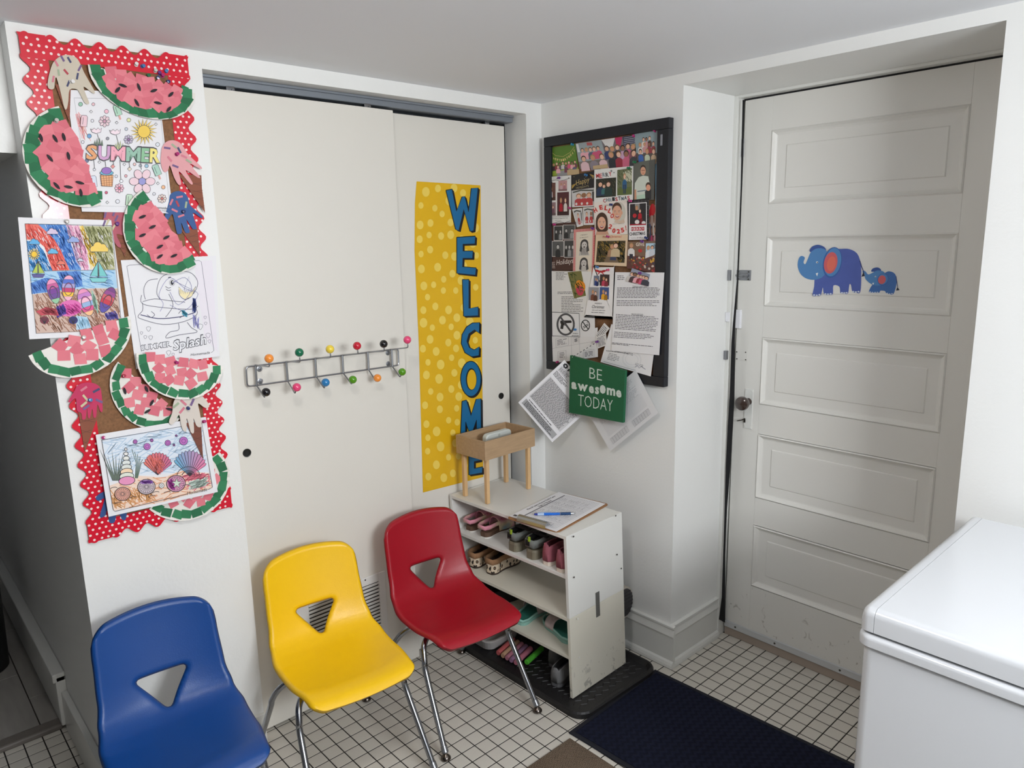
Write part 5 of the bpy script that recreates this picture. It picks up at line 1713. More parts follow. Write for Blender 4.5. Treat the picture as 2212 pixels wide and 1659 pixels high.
# ---- paper plate watermelons
GR = [(44, 118, 78), (38, 106, 70), (52, 128, 86)]
PK = [(222, 122, 134), (216, 112, 126), (228, 132, 142)]
M_PLATE = mat('paper_plate', (232, 228, 220), 0.6, var=0.03, scale=20)
def watermelon(f, P_, Q_, b_, ylev, label, dense=True, seeds=(), rim=.0035, npk=None, sq=None, seed=1, gr=(0.80, 0.985)):
    rg_ = random.Random(seed)
    base = plane_back(ylev)
    P2, Q2 = Vector(f(*P_)), Vector(f(*Q_))
    B2 = Vector(f(P_[0] + b_[0], P_[1] + b_[1])) - P2
    Cc = (P2 + Q2) / 2; A2 = (Q2 - P2) / 2
    C3 = base.hit(*Cc); A3 = base.hit(*(Cc + A2)) - C3; B3 = base.hit(*(Cc + B2)) - C3
    def hgt(r): return 0 if r < .78 else rim * ((r - .78) / .22) ** 1.5
    def pt(th, r, up=0.0):
        return C3 + A3 * (-math.cos(th) * r) + B3 * (math.sin(th) * r) + Vector((0, -(hgt(r) + up), 0))
    root = empty('watermelon_craft', tuple(C3))
    tag(root, label, 'paper craft', 'paper plate watermelons')
    vs = []; fs = []
    rr = [0, .3, .55, .78, .86, .93, 1.0]; nt_ = 36
    for r in rr:
        for k in range(nt_ + 1):
            rip = .0008 * (1 if k % 2 else -1) * (1 if r > .8 else 0)
            vs.append(pt(math.pi * k / nt_, r, rip))
    for i in range(len(rr) - 1):
        for k in range(nt_):
            a = i * (nt_ + 1) + k
            fs.append((a, a + 1, a + nt_ + 2, a + nt_ + 1))
    me = mesh_from(vs, fs)
    o = obj('plate', me, M_PLATE, root)
    sd = o.modifiers.new('thickness', 'SOLIDIFY'); sd.thickness = .0008
    S = (A3.length + B3.length) / 2
    sq = sq or (.19 if dense else .17)
    def patch(th, r, size, rot, up, col, nm):
        c3 = pt(th, r, up)
        e1 = (pt(th + .02, r, up) - pt(th - .02, r, up))
        e1 = e1.normalized() if e1.length > 1e-6 else A3.normalized()
        n_ = Vector((0, -1, 0))
        # follow the slope of the rim
        e2 = (pt(th, min(1, r + .05), up) - pt(th, max(0, r - .05), up)).normalized()
        n_ = e1.cross(e2).normalized()
        if n_.y > 0: n_ = -n_
        q1 = (e1 * math.cos(rot) + n_.cross(e1) * math.sin(rot)); q2 = n_.cross(q1)
        w, h = size
        j = lambda: rg_.uniform(.88, 1.12)
        pts = [c3 + q1 * (-w * j()) + q2 * (-h * j()), c3 + q1 * (w * j()) + q2 * (-h * j()), c3 + q1 * (w * j()) + q2 * (h * j()), c3 + q1 * (-w * j()) + q2 * (h * j())]
        return MB().prism(pts, -n_ * .0003).build(nm, mat('%s_%d_%d_%d' % ((nm,) + col), col, .8, var=.06, scale=40), root)
    # rind
    ng = 15 if dense else 12
    for k in range(ng):
        th = math.pi * (k + .5) / ng
        sz = S * math.pi / ng / 2 * (1.1 if dense else .88)
        patch(th + rg_.uniform(-.02, .02), rg_.uniform(.845, .865), (sz, S * (.108 if dense else .095)), rg_.uniform(-.3, .3), .0024 + .00006 * k, GR[k % 3], 'rind_piece')
        if dense and k % 2 == 0:
            patch(th + .1, .78, (sz * .9, S * .08), rg_.uniform(-.5, .5), .0014 + .00005 * k, GR[(k + 1) % 3], 'rind_piece')
    # flesh: squares on a jittered lattice
    step = sq * (.92 if dense else 1.22)
    lv = 0
    y_ = .06
    while y_ < .80:
        x_ = -.95
        while x_ < .95:
            xx, yy = x_ + rg_.uniform(-.03, .03), y_ + rg_.uniform(-.03, .03)
            r = math.hypot(xx, yy); th = math.atan2(yy, -xx)
            if r < (.74 if dense else .70) and yy > .02:
                lv += 1
                patch(th, r, (S * sq * (.66 if dense else .58), S * sq * (.66 if dense else .58)), th + rg_.uniform(-.35, .35) + (0 if dense else rg_.uniform(-.3, .3)), .0018 + .00005 * lv, PK[lv % 3], 'flesh_piece')
            x_ += step
        y_ += step
    for sx, sy, rot in seeds:
        q = base.off(.0066).hit(*f(sx, sy))
        a = math.radians(rot)
        # long axis in the photo's direction
        q2 = base.off(.0066).hit(*f(sx + 40 * math.cos(a), sy + 40 * math.sin(a))); d = (q2 - q).normalized()
        n_ = Vector((0, -1, 0)); e = n_.cross(d)
        l, w = .0095, .0034
        pts = [q + d * l * math.cos(t) + e * w * math.sin(t) * (abs(math.sin(t)) ** .4) for t in [2 * math.pi * k / 12 for k in range(12)]]
        MB().prism(pts, -n_ * .0003).build('seed', mat('black_paper', (40, 36, 42), .8), root)
    return root
watermelon(Z1, (850, 435), (1790, 690), (0, 350), -.0185, 'paper plate watermelon at the top of the cork board under the pin cluster', True, [(1130, 615, 20), (1082, 655, -50), (1278, 630, 70), (1415, 662, -20), (1572, 697, -45), (1258, 772, 60), (1452, 775, 12), (1552, 833, -50)], seed=1)
watermelon(Z1, (545, 828), (925, 1715), (-490, 120), -.0185, 'paper plate watermelon hanging on end beside the SUMMER sheet', True, [(378, 1095, 75), (508, 1102, 60), (588, 1088, 75), (460, 1282, 50), (630, 1262, 78), (522, 1535, 48), (630, 1547, 10), (735, 1508, 15), (745, 1600, 80)], seed=2)
watermelon(Z2, (1310, 65), (1790, 738), (-335, 240), -.0205, 'paper plate watermelon slanting over the shark sheet corner', True, [(1310, 290, -22), (1402, 383, -25), (1310, 460, -25), (1530, 480, -30), (1470, 565, -30), (1470, 655, -35), (1600, 648, -25)], seed=3)
ident = lambda x, y: (x, y)
watermelon(ident, (69, 765), (279, 682), (31, 80), -.0215, 'paper plate watermelon without seeds below the beach sheet', False, [], seed=4, sq=.21)
watermelon(Z3, (952, 165), (1428, 605), (-190, 215), -.0135, 'paper plate watermelon tucked under the plate below the shark sheet', False, [(995, 385, 75), (1168, 370, 65), (1210, 480, -60), (1175, 548, -35), (1350, 530, 15)], seed=5, sq=.22)
watermelon(Z3, (1110, 88), (1776, 190), (-30, 310), -.0315, 'paper plate watermelon without seeds just below the shark sheet', False, [], seed=6, sq=.2)
watermelon(Z3, (1200, 1312), (1745, 870), (232, 228), -.0115, 'paper plate watermelon mostly hidden behind the seashell sheet', False, [], seed=7)

# ---- handprint ice cream cones
def cone_craft(f, hand, cone, col, ycone, yhand, sprinkles, label, conecol=(140, 82, 62)):
    c0 = plane_back(yhand).hit(*f(*hand[0]))
    root = empty('handprint_cone', tuple(c0)); tag(root, label, 'paper craft', 'handprint ice cream cones')
    if cone:
        cut_paper('cone', plane_back(ycone), cone, conecol, root, f=f)
        cv = Canvas(plane_back(ycone), f)
        xs = [p[0] for p in cone]; ys = [p[1] for p in cone]
        for k in range(4):
            t = (k + 1) / 5
            a = (cone[0][0] * (1 - t) + cone[-1][0] * t, cone[0][1] * (1 - t) + cone[-1][1] * t)
            bq = (cone[1][0] * (1 - t) + cone[-1][0] * t, cone[1][1] * (1 - t) + cone[-1][1] * t)
            cv.line([a, (bq[0], bq[1] + 25)], 2.5, (92, 50, 38))
            cv.line([bq, (a[0], a[1] + 25)], 2.5, (92, 50, 38))
        cv.build('waffle_lines', root)
    h = cut_paper('hand', plane_back(yhand), smooth2(hand, 3), col, root, f=f)
    for sx, sy, rot, sc in sprinkles:
        a = math.radians(rot); ca, sa = math.cos(a), math.sin(a)
        pts = [(sx + u * ca - v * sa, sy + u * sa + v * ca) for u, v in ((-30, -9), (30, -9), (30, 9), (-30, 9))]
        cut_paper('sprinkle', plane_back(yhand - .0009), pts, sc, root, .0003, f=f)
    return root
PU, NV, PI_, RD, GN, YL = (120, 96, 140), (74, 78, 112), (212, 126, 142), (180, 72, 84), (164, 178, 150), (206, 196, 160)
cone_craft(Z1, [(500, 390), (560, 345), (630, 335), (700, 360), (740, 420), (770, 490), (820, 580), (872, 675), (850, 686), (770, 625), (790, 700), (820, 775), (800, 788), (772, 765), (735, 690), (705, 650), (640, 655), (628, 760), (614, 828), (592, 822), (560, 690), (520, 545), (505, 570), (498, 638), (470, 652), (441, 632), (442, 560), (470, 450)],
    [(505, 600), (650, 640), (640, 960)], (206, 196, 178), -.0150, -.0165, [(575, 368, 60, PU), (637, 380, 60, NV), (520, 412, 60, PI_), (607, 490, 50, RD), (540, 497, 82, GN), (733, 455, -62, PU), (712, 530, -80, NV), (490, 556, -80, PI_), (628, 597, -68, NV)], 'cream handprint ice cream cone at the top of the cork board')
cone_craft(Z1, [(1480, 1250), (1492, 1180), (1530, 1132), (1590, 1118), (1650, 1140), (1692, 1190), (1735, 1255), (1850, 1362), (1838, 1380), (1745, 1335), (1834, 1448), (1818, 1462), (1705, 1392), (1770, 1508), (1745, 1516), (1645, 1402), (1666, 1512), (1640, 1526), (1600, 1460), (1562, 1352), (1546, 1392), (1520, 1412), (1494, 1390), (1478, 1320)],
    [(1640, 1430), (1850, 1440), (1856, 1560), (1885, 1786)], (226, 164, 168), -.0150, -.0168, [(1537, 1190, 8, PU), (1648, 1210, 62, NV), (1692, 1268, 25, PI_), (1612, 1357, 22, PU), (1600, 1172, 40, GN), (1560, 1290, 50, PI_), (1735, 1310, 30, GN)], 'pink handprint ice cream cone beside the SUMMER sheet')
cone_craft(Z2, [(1552, 150), (1562, 90), (1600, 62), (1650, 55), (1700, 75), (1730, 120), (1752, 190), (1858, 280), (1846, 300), (1772, 255), (1808, 388), (1790, 405), (1768, 398), (1712, 315), (1744, 424), (1722, 440), (1700, 430), (1666, 345), (1672, 430), (1650, 448), (1626, 438), (1602, 325), (1582, 265), (1542, 320), (1516, 310), (1522, 260)],
    [(1670, 420), (1815, 395), (1840, 655)], (62, 94, 148), -.0118, -.0145, [(1650, 108, -10, PI_), (1575, 155, -65, PI_), (1632, 170, 65, RD), (1710, 180, -80, GN), (1605, 232, 25, PI_), (1665, 282, -20, PI_)], 'blue handprint ice cream cone below the pink one')
cone_craft(Z2, [(952, 300), (960, 230), (985, 196), (1040, 180), (1100, 195), (1140, 240), (1160, 350), (1150, 460), (1070, 450), (1113, 555), (1095, 572), (1062, 540), (992, 405), (975, 460), (940, 490), (922, 470), (938, 380)],
    [(1020, 420), (1180, 440), (1150, 660)], (182, 96, 110), -.0110, -.0128, [(1015, 235, 5, NV), (968, 270, -75, PU), (1048, 255, -70, PU), (1070, 305, -65, PU), (958, 350, -68, PU), (990, 340, -65, YL), (1042, 390, -60, YL)], 'dusty rose handprint cone half hidden by the slanting watermelon')
cone_craft(Z3, [(545, 465), (590, 390), (610, 350), (650, 325), (720, 318), (780, 340), (806, 385), (818, 538), (798, 546), (776, 492), (766, 590), (745, 592), (735, 525), (716, 600), (700, 592), (694, 525), (682, 604), (656, 612), (648, 562), (612, 540), (604, 445), (562, 475)],
    [(605, 440), (806, 430), (790, 560), (676, 872)], (196, 56, 96), -.0115, -.0135, [(668, 368, -35, PI_), (768, 382, -28, NV), (680, 440, 50, YL), (668, 492, -40, YL), (688, 515, -35, PU), (790, 465, 25, PU)], 'crimson handprint ice cream cone on the border below the beach sheet')
cone_craft(Z3, [(1385, 470), (1372, 560), (1346, 630), (1366, 655), (1396, 628), (1426, 575), (1440, 640), (1458, 698), (1486, 702), (1486, 605), (1502, 645), (1520, 714), (1546, 714), (1541, 605), (1564, 660), (1590, 675), (1606, 655), (1592, 560), (1578, 485), (1620, 512), (1650, 522), (1667, 500), (1625, 440), (1550, 380), (1450, 380)],
    [(1480, 640), (1602, 630), (1606, 720), (1618, 926)], (216, 206, 196), -.0270, -.0290, [(1462, 478, 42, PI_), (1532, 475, -65, PU), (1450, 540, -50, PI_), (1402, 500, -40, GN)], 'white handprint ice cream cone hanging over the seashell sheet', (122, 72, 58))
cone_craft(Z3, [(762, 1240), (790, 1206), (830, 1186), (900, 1150), (980, 1180), (1010, 1300), (1004, 1402), (976, 1414), (958, 1380), (930, 1360), (916, 1425), (890, 1440), (868, 1424), (866, 1360), (850, 1340), (842, 1372), (815, 1394), (795, 1380), (822, 1290), (832, 1240), (786, 1262)],
    [(862, 1380), (965, 1360), (870, 1542)], (52, 84, 140), -.0100, -.0112, [], 'blue handprint cone peeking out under the seashell sheet', (150, 96, 84))

# ---- pushpins
PINC = {'white': (232, 230, 228), 'blue': (60, 120, 176), 'green': (30, 110, 70), 'purple': (104, 50, 130), 'magenta': (170, 40, 110), 'navy': (38, 50, 104), 'red': (170, 28, 60), 'clear': (196, 192, 186)}
for f, x, y, colr, yl, where in (
    (Z1, 1250, 428, 'white', -.0100, 'on the border above the top watermelon'), (Z1, 1305, 440, 'blue', -.0100, 'in the cluster above the top watermelon'), (Z1, 1358, 532, 'green', -.0085, 'in the cluster above the top watermelon'),
    (Z1, 1425, 485, 'clear', -.0085, 'in the cluster above the top watermelon'), (Z1, 1465, 508, 'purple', -.0085, 'in the cluster above the top watermelon'), (Z1, 1492, 532, 'magenta', -.0085, 'in the cluster above the top watermelon'),
    (Z1, 1527, 487, 'blue', -.0100, 'on the red border by the cluster'), (Z1, 1450, 548, 'navy', -.0085, 'in the cluster above the top watermelon'), (Z1, 1540, 583, 'navy', -.0100, 'at the cut edge of the top watermelon'),
    (Z1, 653, 580, 'white', -.0168, 'holding the cream handprint'), (Z1, 515, 945, 'clear', -.0215, 'holding the watermelon on end'), (Z1, 1620, 1250, 'magenta', -.0171, 'holding the pink handprint'),
    (Z2, 615, 340, 'clear', -.0163, 'at the top of the beach sheet'), (Z2, 1075, 362, 'purple', -.0131, 'holding the dusty rose handprint'), (Z2, 1680, 245, 'navy', -.0148, 'holding the blue handprint'),
    (Z2, 765, 1400, 'clear', -.0245, 'holding the seedless watermelon below the beach sheet'), (Z3, 980, 268, 'red', -.0165, 'holding the tucked watermelon'), (Z3, 1400, 155, 'magenta', -.0345, 'holding the watermelon below the shark sheet'),
    (Z3, 713, 458, 'blue', -.0138, 'holding the crimson handprint'), (Z3, 1497, 520, 'navy', -.0293, 'holding the white handprint'), (Z3, 825, 757, 'magenta', -.0248, 'at the upper free corner of the seashell sheet'), (Z3, 1620, 630, 'magenta', -.0248, 'at the seashell sheet corner by the white handprint')):
    q = plane_back(yl).hit(*f(x, y))
    pushpin(q, (0, -1, 0), PINC[colr], '%s pushpin %s' % (colr, where), 'pushpins on the cork board', (rng.uniform(-.25, .25), 0, rng.uniform(-.1, .3)))
# ------------------------------------------------------------------ black framed board with holiday cards
ZA = lambda x, y: (1160 + 0.18083 * x, 240 + 0.18083 * y)
ZB_ = lambda x, y: (1100 + 0.27735 * x, 520 + 0.27735 * y)
FY0, FY1, FZ0, FZ1 = -0.597, -0.037, 1.034, 1.905
fb = empty('framed_board', (0, -0.317, FZ0)); tag(fb, 'black framed cork board covered with cards on the wall', 'bulletin board')
M_FR = mat('black_frame', (18, 20, 28), 0.45, var=0.1, scale=20)
fw = 0.034
MB().box(-0.026, -0.001, FY0, FY1, FZ1 - fw, FZ1, 0.002).build('frame_rail', M_FR, fb)
MB().box(-0.026, -0.001, FY0, FY1, FZ0, FZ0 + fw, 0.002).build('frame_rail', M_FR, fb)
MB().box(-0.026, -0.001, FY0, FY0 + 0.046, FZ0 + fw, FZ1 - fw, 0.002).build('frame_stile', M_FR, fb)
MB().box(-0.026, -0.001, FY1 - fw, FY1, FZ0 + fw, FZ1 - fw, 0.002).build('frame_stile', M_FR, fb)
MB().box(-0.012, -0.001, FY0 + fw, FY1 - fw, FZ0 + fw, FZ1 - fw).build('cork_panel', M_CORK, fb)
q = plane_right(-0.0262).hit(*ZA(1487, 345))
MB().box(-0.0268, -0.0255, q.y - 0.004, q.y + 0.004, q.z - 0.017, q.z + 0.017).build('maker_label', mat('silver_label', (150, 152, 160), .35, metal=.5), fb)

SKIN = [(226, 178, 150), (206, 150, 118), (236, 192, 168), (150, 104, 80)]
HAIR = [(60, 42, 32), (32, 26, 24), (120, 84, 52), (176, 140, 92)]
def person(c, x, y, s, shirt, k=0, hair=None, skin=None):
    """small figure: y is the chin line, s the head height"""
    sk = skin or SKIN[k % 4]; hr = hair or HAIR[(k * 3) % 4]
    c.poly([(x - .75 * s, y + 1.9 * s), (x - .7 * s, y + .55 * s), (x - .3 * s, y + .15 * s), (x + .3 * s, y + .15 * s), (x + .7 * s, y + .55 * s), (x + .75 * s, y + 1.9 * s)], shirt)
    c.ell(x, y - .52 * s, .46 * s, .58 * s, hr, n=12)
    c.ell(x, y - .40 * s, .36 * s, .46 * s, sk, n=12)
def bil(qd):
    TL, TR, BR, BL = qd
    return lambda u, v: ((TL[0] * (1 - u) + TR[0] * u) * (1 - v) + (BL[0] * (1 - u) + BR[0] * u) * v, (TL[1] * (1 - u) + TR[1] * u) * (1 - v) + (BL[1] * (1 - u) + BR[1] * u) * v)
class Sub:
    """canvas seen through a quad: unit coordinates u, v"""
    def __init__(s, c, quad):
        s.c = c; s.b = bil(quad); s.old = c.f
        old = c.f
        s.f = lambda u, v: old(*s.b(u, v))
    def __enter__(s):
        s.c.f = s.f; return s.c
    def __exit__(s, *a):
        s.c.f = s.old
def crowd(c, rows, bg, rnd, shirts, floor_=None, s=.13):
    c.poly([(0, 0), (1, 0), (1, 1), (0, 1)], bg)
    if floor_: c.poly([(0, .72), (1, .72), (1, 1), (0, 1)], floor_)
    for v, n, off in rows:
        for k in range(n):
            person(c, off + (k + .5) * (1 - 2 * off) / n + rnd.uniform(-.02, .02), v + rnd.uniform(-.03, .03), s * rnd.uniform(.9, 1.1), shirts[rnd.randrange(len(shirts))], rnd.randrange(4))
LV = [0]
def card(name, f, quad, label, cat, base=(232, 230, 226), group='cards on the framed board', plane=None, th=.0004):
    LV[0] += 1
    pl = plane or plane_right(-0.0128 - 0.0005 * LV[0])
    o = sheet(name, pl, quad, label, cat, mat('card_%d_%d_%d' % tuple(base), base, .55), th, f, group)
    return o, Canvas(pl, f)
rb = random.Random(11)
PINKS = [(206, 84, 120), (232, 170, 180), (120, 60, 80), (90, 96, 120), (226, 220, 216), (60, 60, 74), (190, 60, 70)]
DARKS = [(40, 40, 52), (70, 46, 54), (150, 50, 60), (96, 90, 96), (206, 200, 196), (50, 70, 110)]
U = [(0, 0), (1, 0), (1, 1), (0, 1)]
# lower layers first
qd = [(1408, 610), (1432, 606), (1432, 1150), (1415, 1150)]
o, c = card('paper_strip', ZA, qd, 'pale blue paper strip beside the framed portrait photo', 'paper', (150, 190, 214))
qd = [(1325, 1130), (1420, 1120), (1420, 1570), (1325, 1575)]
o, c = card('photo_print', ZA, qd, 'snapshot of children with red balloons near the frame edge', 'photo')
with Sub(c, qd): crowd(c, [(.45, 2, 0), (.75, 3, 0)], (176, 150, 140), rb, PINKS, (96, 70, 50), .2); c.ell(.6, .12, .35, .16, (206, 30, 40)); c.ell(.25, .2, .2, .1, (190, 40, 50))
c.build('photo_image', o, .35)
qd = [(118, 445), (457, 392), (503, 755), (122, 783)]
o, c = card('photo_print', ZA, qd, 'photo of a party group before a green wall with a birthday banner', 'photo', (80, 120, 30))
with Sub(c, qd):
    c.poly(U, (88, 128, 34)); c.poly([(0, 0), (.1, 0), (.12, .75), (0, .8)], (206, 170, 140))
    c.line([(.12, .12), (.3, .30), (.55, .36), (.8, .25), (.95, .1)], .012, (206, 180, 110))
    for k, ch in enumerate('HAPPYBIRTHDAY'):
        u = .14 + k * .065; v = .20 + .22 * math.sin((k + .5) / 13 * math.pi) + .08 - .01 * k
        c.text(ch, (u, v + .07), (u + .045, v + .065), .075, (226, 200, 130), .05)
    c.poly([(0, .85), (1, .75), (1, 1), (0, 1)], (150, 170, 60)); c.poly([(.35, .85), (.75, .8), (.8, 1), (.3, 1)], (150, 150, 150))
    for k in range(9): person(c, .12 + k * .1, .62 + .03 * (k % 2), .085, (DARKS + PINKS)[k], k)
    for k in range(4): person(c, .1 + k * .26, .74, .09, PINKS[k], k + 1)
c.build('photo_image', o, .3)
qd = [(460, 388), (770, 342), (852, 655), (512, 692)]
o, c = card('photo_print', ZA, qd, 'photo of children posing before a pale blue wall', 'photo')
with Sub(c, qd):
    crowd(c, [(.38, 5, .12)], (158, 168, 172), rb, PINKS, (120, 110, 104), .15); c.poly([(.02, .02), (.1, .03), (.12, .35), (.03, .35)], (226, 226, 226)); c.poly([(.42, .02), (.62, .05), (.62, .16), (.42, .14)], (190, 90, 90))
    for k in range(3): person(c, .2 + k * .33, .72, .2, (226, 190, 196) if k != 1 else (140, 130, 140), k)
c.build('photo_image', o, .3)
qd = [(768, 343), (1175, 284), (1155, 655), (850, 662)]
o, c = card('photo_print', ZA, qd, 'busy photo of a group before shelves at the top of the board', 'photo')
with Sub(c, qd):
    c.poly(U, (120, 112, 116)); c.poly([(0, 0), (.4, 0), (.3, .3), (.1, .3)], (226, 222, 220)); c.poly([(.4, 0), (.62, 0), (.55, .3), (.42, .3)], (196, 44, 96)); c.poly([(.62, 0), (1, 0), (1, .4), (.65, .35)], (60, 64, 90))
    for k in range(6): c.line([(.66, .05 + k * .06), (1, .04 + k * .06)], .012, (210, 210, 214))
    for k in range(6): person(c, .1 + k * .17, .42 + .04 * (k % 2), .17, [(50, 60, 110), (60, 60, 66), (40, 40, 56), (200, 160, 190), (196, 96, 130), (130, 80, 90)][k], k)
    for k in range(4): person(c, .2 + k * .26, .68, .2, [(36, 40, 50), (150, 40, 60), (206, 100, 130), (60, 60, 66)][k], k + 1)
c.build('photo_image', o, .3)
qd = [(1165, 275), (1450, 224), (1445, 605), (1195, 592)]
o, c = card('photo_print', ZA, qd, 'photo of children piled on a brown sofa in the board corner', 'photo')
with Sub(c, qd):
    crowd(c, [(.28, 3, .3), (.5, 4, .12)], (140, 158, 164), rb, [(226, 214, 206), (150, 60, 70), (96, 70, 60), (206, 150, 150)], (90, 80, 76), .13)
    for k in range(3): person(c, .2 + k * .3, .75, .17, [(60, 100, 170), (196, 206, 180), (200, 170, 140)][k], k)
c.build('photo_image', o, .3)
for qd, lab in (([(360, 705), (500, 690), (503, 755), (362, 765)], 'tan paper scrap under the birthday photo'), ([(668, 655), (842, 632), (848, 680), (672, 695)], 'tan paper scrap above the white Christmas card')):
    card('paper_scrap', ZA, qd, lab, 'paper', (196, 168, 128))
qd = [(412, 768), (692, 712), (684, 912), (414, 946)]
o, c = card('greeting_card', ZA, qd, 'black card reading Happy Holidays in gold script', 'card', (34, 32, 36))
c.text('Happy', (470, 890), (635, 840), 62, (196, 170, 110), 0, .3); c.text('HOLIDAYS', (470, 930), (620, 905), 24, (186, 170, 130), -.005)
for k in range(12): c.ell(rb.uniform(425, 670), rb.uniform(770, 925), 3.5, None, (206, 190, 140), n=6)
for k in range(5): c.line([(420, 925), (420 + 12 * k, 880 - 4 * k)], 5, (196, 160, 80))
for k in range(6): c.line([(680, 770), (630 + 8 * k, 755 + 10 * k)], 5, (190, 160, 90))
c.build('card_print', o)
def kids3(c, n=3, bg=(206, 204, 204)):
    c.poly(U, bg); c.line([(.05, .12), (.4, .05), (.95, .14)], .08, (70, 76, 70)); c.poly([(.88, .2), (1, .2), (1, .75), (.9, .7)], (60, 56, 60)); c.poly([(0, .85), (1, .85), (1, 1), (0, 1)], (226, 224, 226))
    for k in range(n): person(c, .3 + k * (.45 / max(1, n - 1)) if n > 1 else .5, .48, .24, (186, 66, 70), k + 2, (150, 110, 70))
    for k in range(6): c.ell(.2 + .12 * k, .82, .05, .08, (190, 70, 74) if k % 2 else (226, 220, 216), n=8)
qd = [(414, 950), (692, 914), (686, 1138), (418, 1148)]
o, c = card('photo_print', ZA, qd, 'photo of three children in red plaid below the Happy Holidays card', 'photo')
with Sub(c, qd): kids3(c)
c.build('photo_image', o, .3)
qd = [(418, 1172), (538, 1158), (552, 1368), (476, 1388)]
o, c = card('photo_print', ZA, qd, 'small tilted photo of one child in red plaid', 'photo')
with Sub(c, [(430, 1185), (530, 1172), (543, 1358), (482, 1372)]): kids3(c, 1)
c.build('photo_image', o, .3)
qd = [(548, 1152), (684, 1146), (684, 1358), (556, 1362)]
o, c = card('photo_print', ZA, qd, 'small photo of two children in red plaid beside the tilted one', 'photo')
with Sub(c, [(558, 1162), (676, 1156), (676, 1348), (564, 1352)]): kids3(c, 2)
c.build('photo_image', o, .3)
qd = [(105, 790), (408, 765), (405, 1342), (104, 1370)]
o, c = card('greeting_card', ZA, qd, 'white card of four small family photos with a light string', 'card')
c.line([(112, 815), (150, 835), (230, 822), (270, 835), (330, 822), (395, 800)], 5, (70, 66, 70)); c.line([(112, 1325), (180, 1345), (260, 1320), (330, 1335), (400, 1310)], 5, (70, 66, 70))
for x, y in ((140, 810), (180, 850), (240, 805), (350, 840), (380, 800), (140, 1315), (300, 1345)): c.ell(x, y, 7, None, (60, 56, 60), n=6)
for x0, y0, x1, y1, bg, shirts in ((124, 862, 222, 1070, (110, 70, 60), [(226, 214, 216)]), (258, 834, 360, 956, (196, 150, 150), [(206, 170, 176), (180, 120, 130)]), (242, 972, 383, 1248, (84, 40, 44), [(176, 24, 44), (226, 216, 210)]), (120, 1096, 225, 1250, (150, 120, 124), [(70, 54, 64), (120, 84, 96)])):
    with Sub(c, [(x0, y0), (x1, y0 - 8), (x1, y1 - 4), (x0, y1)]):
        c.poly(U, bg)
        c.poly([(0, .8), (1, .8), (1, 1), (0, 1)], tuple(int(v * .7) for v in bg))
        for k, sh in enumerate(shirts): person(c, .5 if len(shirts) == 1 else .32 + .38 * k, .45, .2, sh, k + 1)
c.line([(130, 1268), (385, 1255)], 3, (120, 110, 110)); c.text('Merry Christmas and Happy New Year', (140, 1290), (370, 1280), 12, (70, 66, 70)); c.text('with love', (215, 1312), (290, 1308), 11, (90, 84, 90))
c.build('card_print', o)
qd = [(1155, 620), (1412, 574), (1392, 1060), (1155, 1066)]
o, c = card('photo_print', ZA, qd, 'portrait photo of a person in a pale shirt with a child', 'photo', (96, 98, 92))
c.poly(qd, (98, 100, 92)); c.poly([(1340, 590), (1412, 574), (1400, 1060), (1330, 1060)], (84, 84, 80))
c.poly([(1165, 950), (1170, 860), (1215, 790), (1270, 770), (1330, 780), (1345, 860), (1340, 940), (1310, 1050), (1200, 1062)], (206, 212, 200)); c.poly([(1190, 1010), (1310, 985), (1312, 1050), (1190, 1064)], (180, 206, 186)); c.line([(1200, 960), (1310, 945)], 10, (80, 96, 120))
c.poly([(1165, 940), (1185, 935), (1190, 1062), (1165, 1062)], (206, 150, 120))
c.ell(1268, 700, 36, 58, (60, 46, 40)); c.ell(1268, 715, 32, 50, (214, 160, 130)); c.line([(1248, 708), (1290, 706)], 6, (120, 50, 40)); c.line([(1258, 742), (1280, 741)], 5, (170, 70, 70))
c.poly([(1295, 1060), (1290, 960), (1330, 930), (1365, 940), (1365, 1056)], (40, 38, 42)); c.ell(1330, 895, 32, 46, (70, 50, 40)); c.ell(1330, 915, 27, 38, (226, 160, 130))
c.build('photo_image', o, .3)
qd = [(685, 700), (1150, 655), (1146, 1062), (680, 1112)]
o, c = card('greeting_card', ZA, qd, 'white card reading Merry Christmas with two outdoor photos', 'card')
for k, (ch, col) in enumerate(zip('MERRY', [(190, 36, 50), (206, 60, 70), (120, 130, 140), (40, 40, 46), (190, 50, 60)])):
    c.text(ch, (710 + k * 38, 800 - k * 6 + (k % 2) * 6), (744 + k * 38, 795 - k * 6 + (k % 2) * 6), 52, col, .02)
for k in range(6):
    a = k * math.pi / 3
    c.line([(888, 715), (888 + 16 * math.cos(a), 715 + 16 * math.sin(a))], 4, (80, 80, 90)); c.line([(920, 735), (920 + 8 * math.cos(a), 735 + 8 * math.sin(a))], 3, (80, 80, 90))
with Sub(c, [(705, 812), (946, 792), (944, 1018), (705, 1036)]):
    c.poly(U, (44, 44, 36)); c.hatch(U, (84, 82, 60), 40, 60, .12, .02, rb); person(c, .22, .42, .26, (44, 60, 90), 0, (40, 32, 28)); person(c, .4, .5, .18, (60, 110, 110), 2); person(c, .62, .45, .26, (40, 60, 56), 2, (90, 60, 44))
with Sub(c, [(960, 704), (1136, 682), (1134, 996), (960, 1008)]):
    c.poly(U, (110, 116, 84)); c.poly([(.4, .1), (1, .05), (1, .5), (.5, .5)], (196, 196, 170)); c.hatch(U, (70, 80, 50), 40, 40, .15, .03, rb); c.poly([(0, .72), (1, .7), (1, 1), (0, 1)], (96, 110, 60)); person(c, .5, .38, .2, (44, 96, 140), 2, (176, 130, 80)); c.poly([(.4, .6), (.48, .6), (.49, .95), (.42, .95)], (50, 66, 90)); c.poly([(.52, .6), (.6, .6), (.58, .95), (.52, .95)], (50, 66, 90))
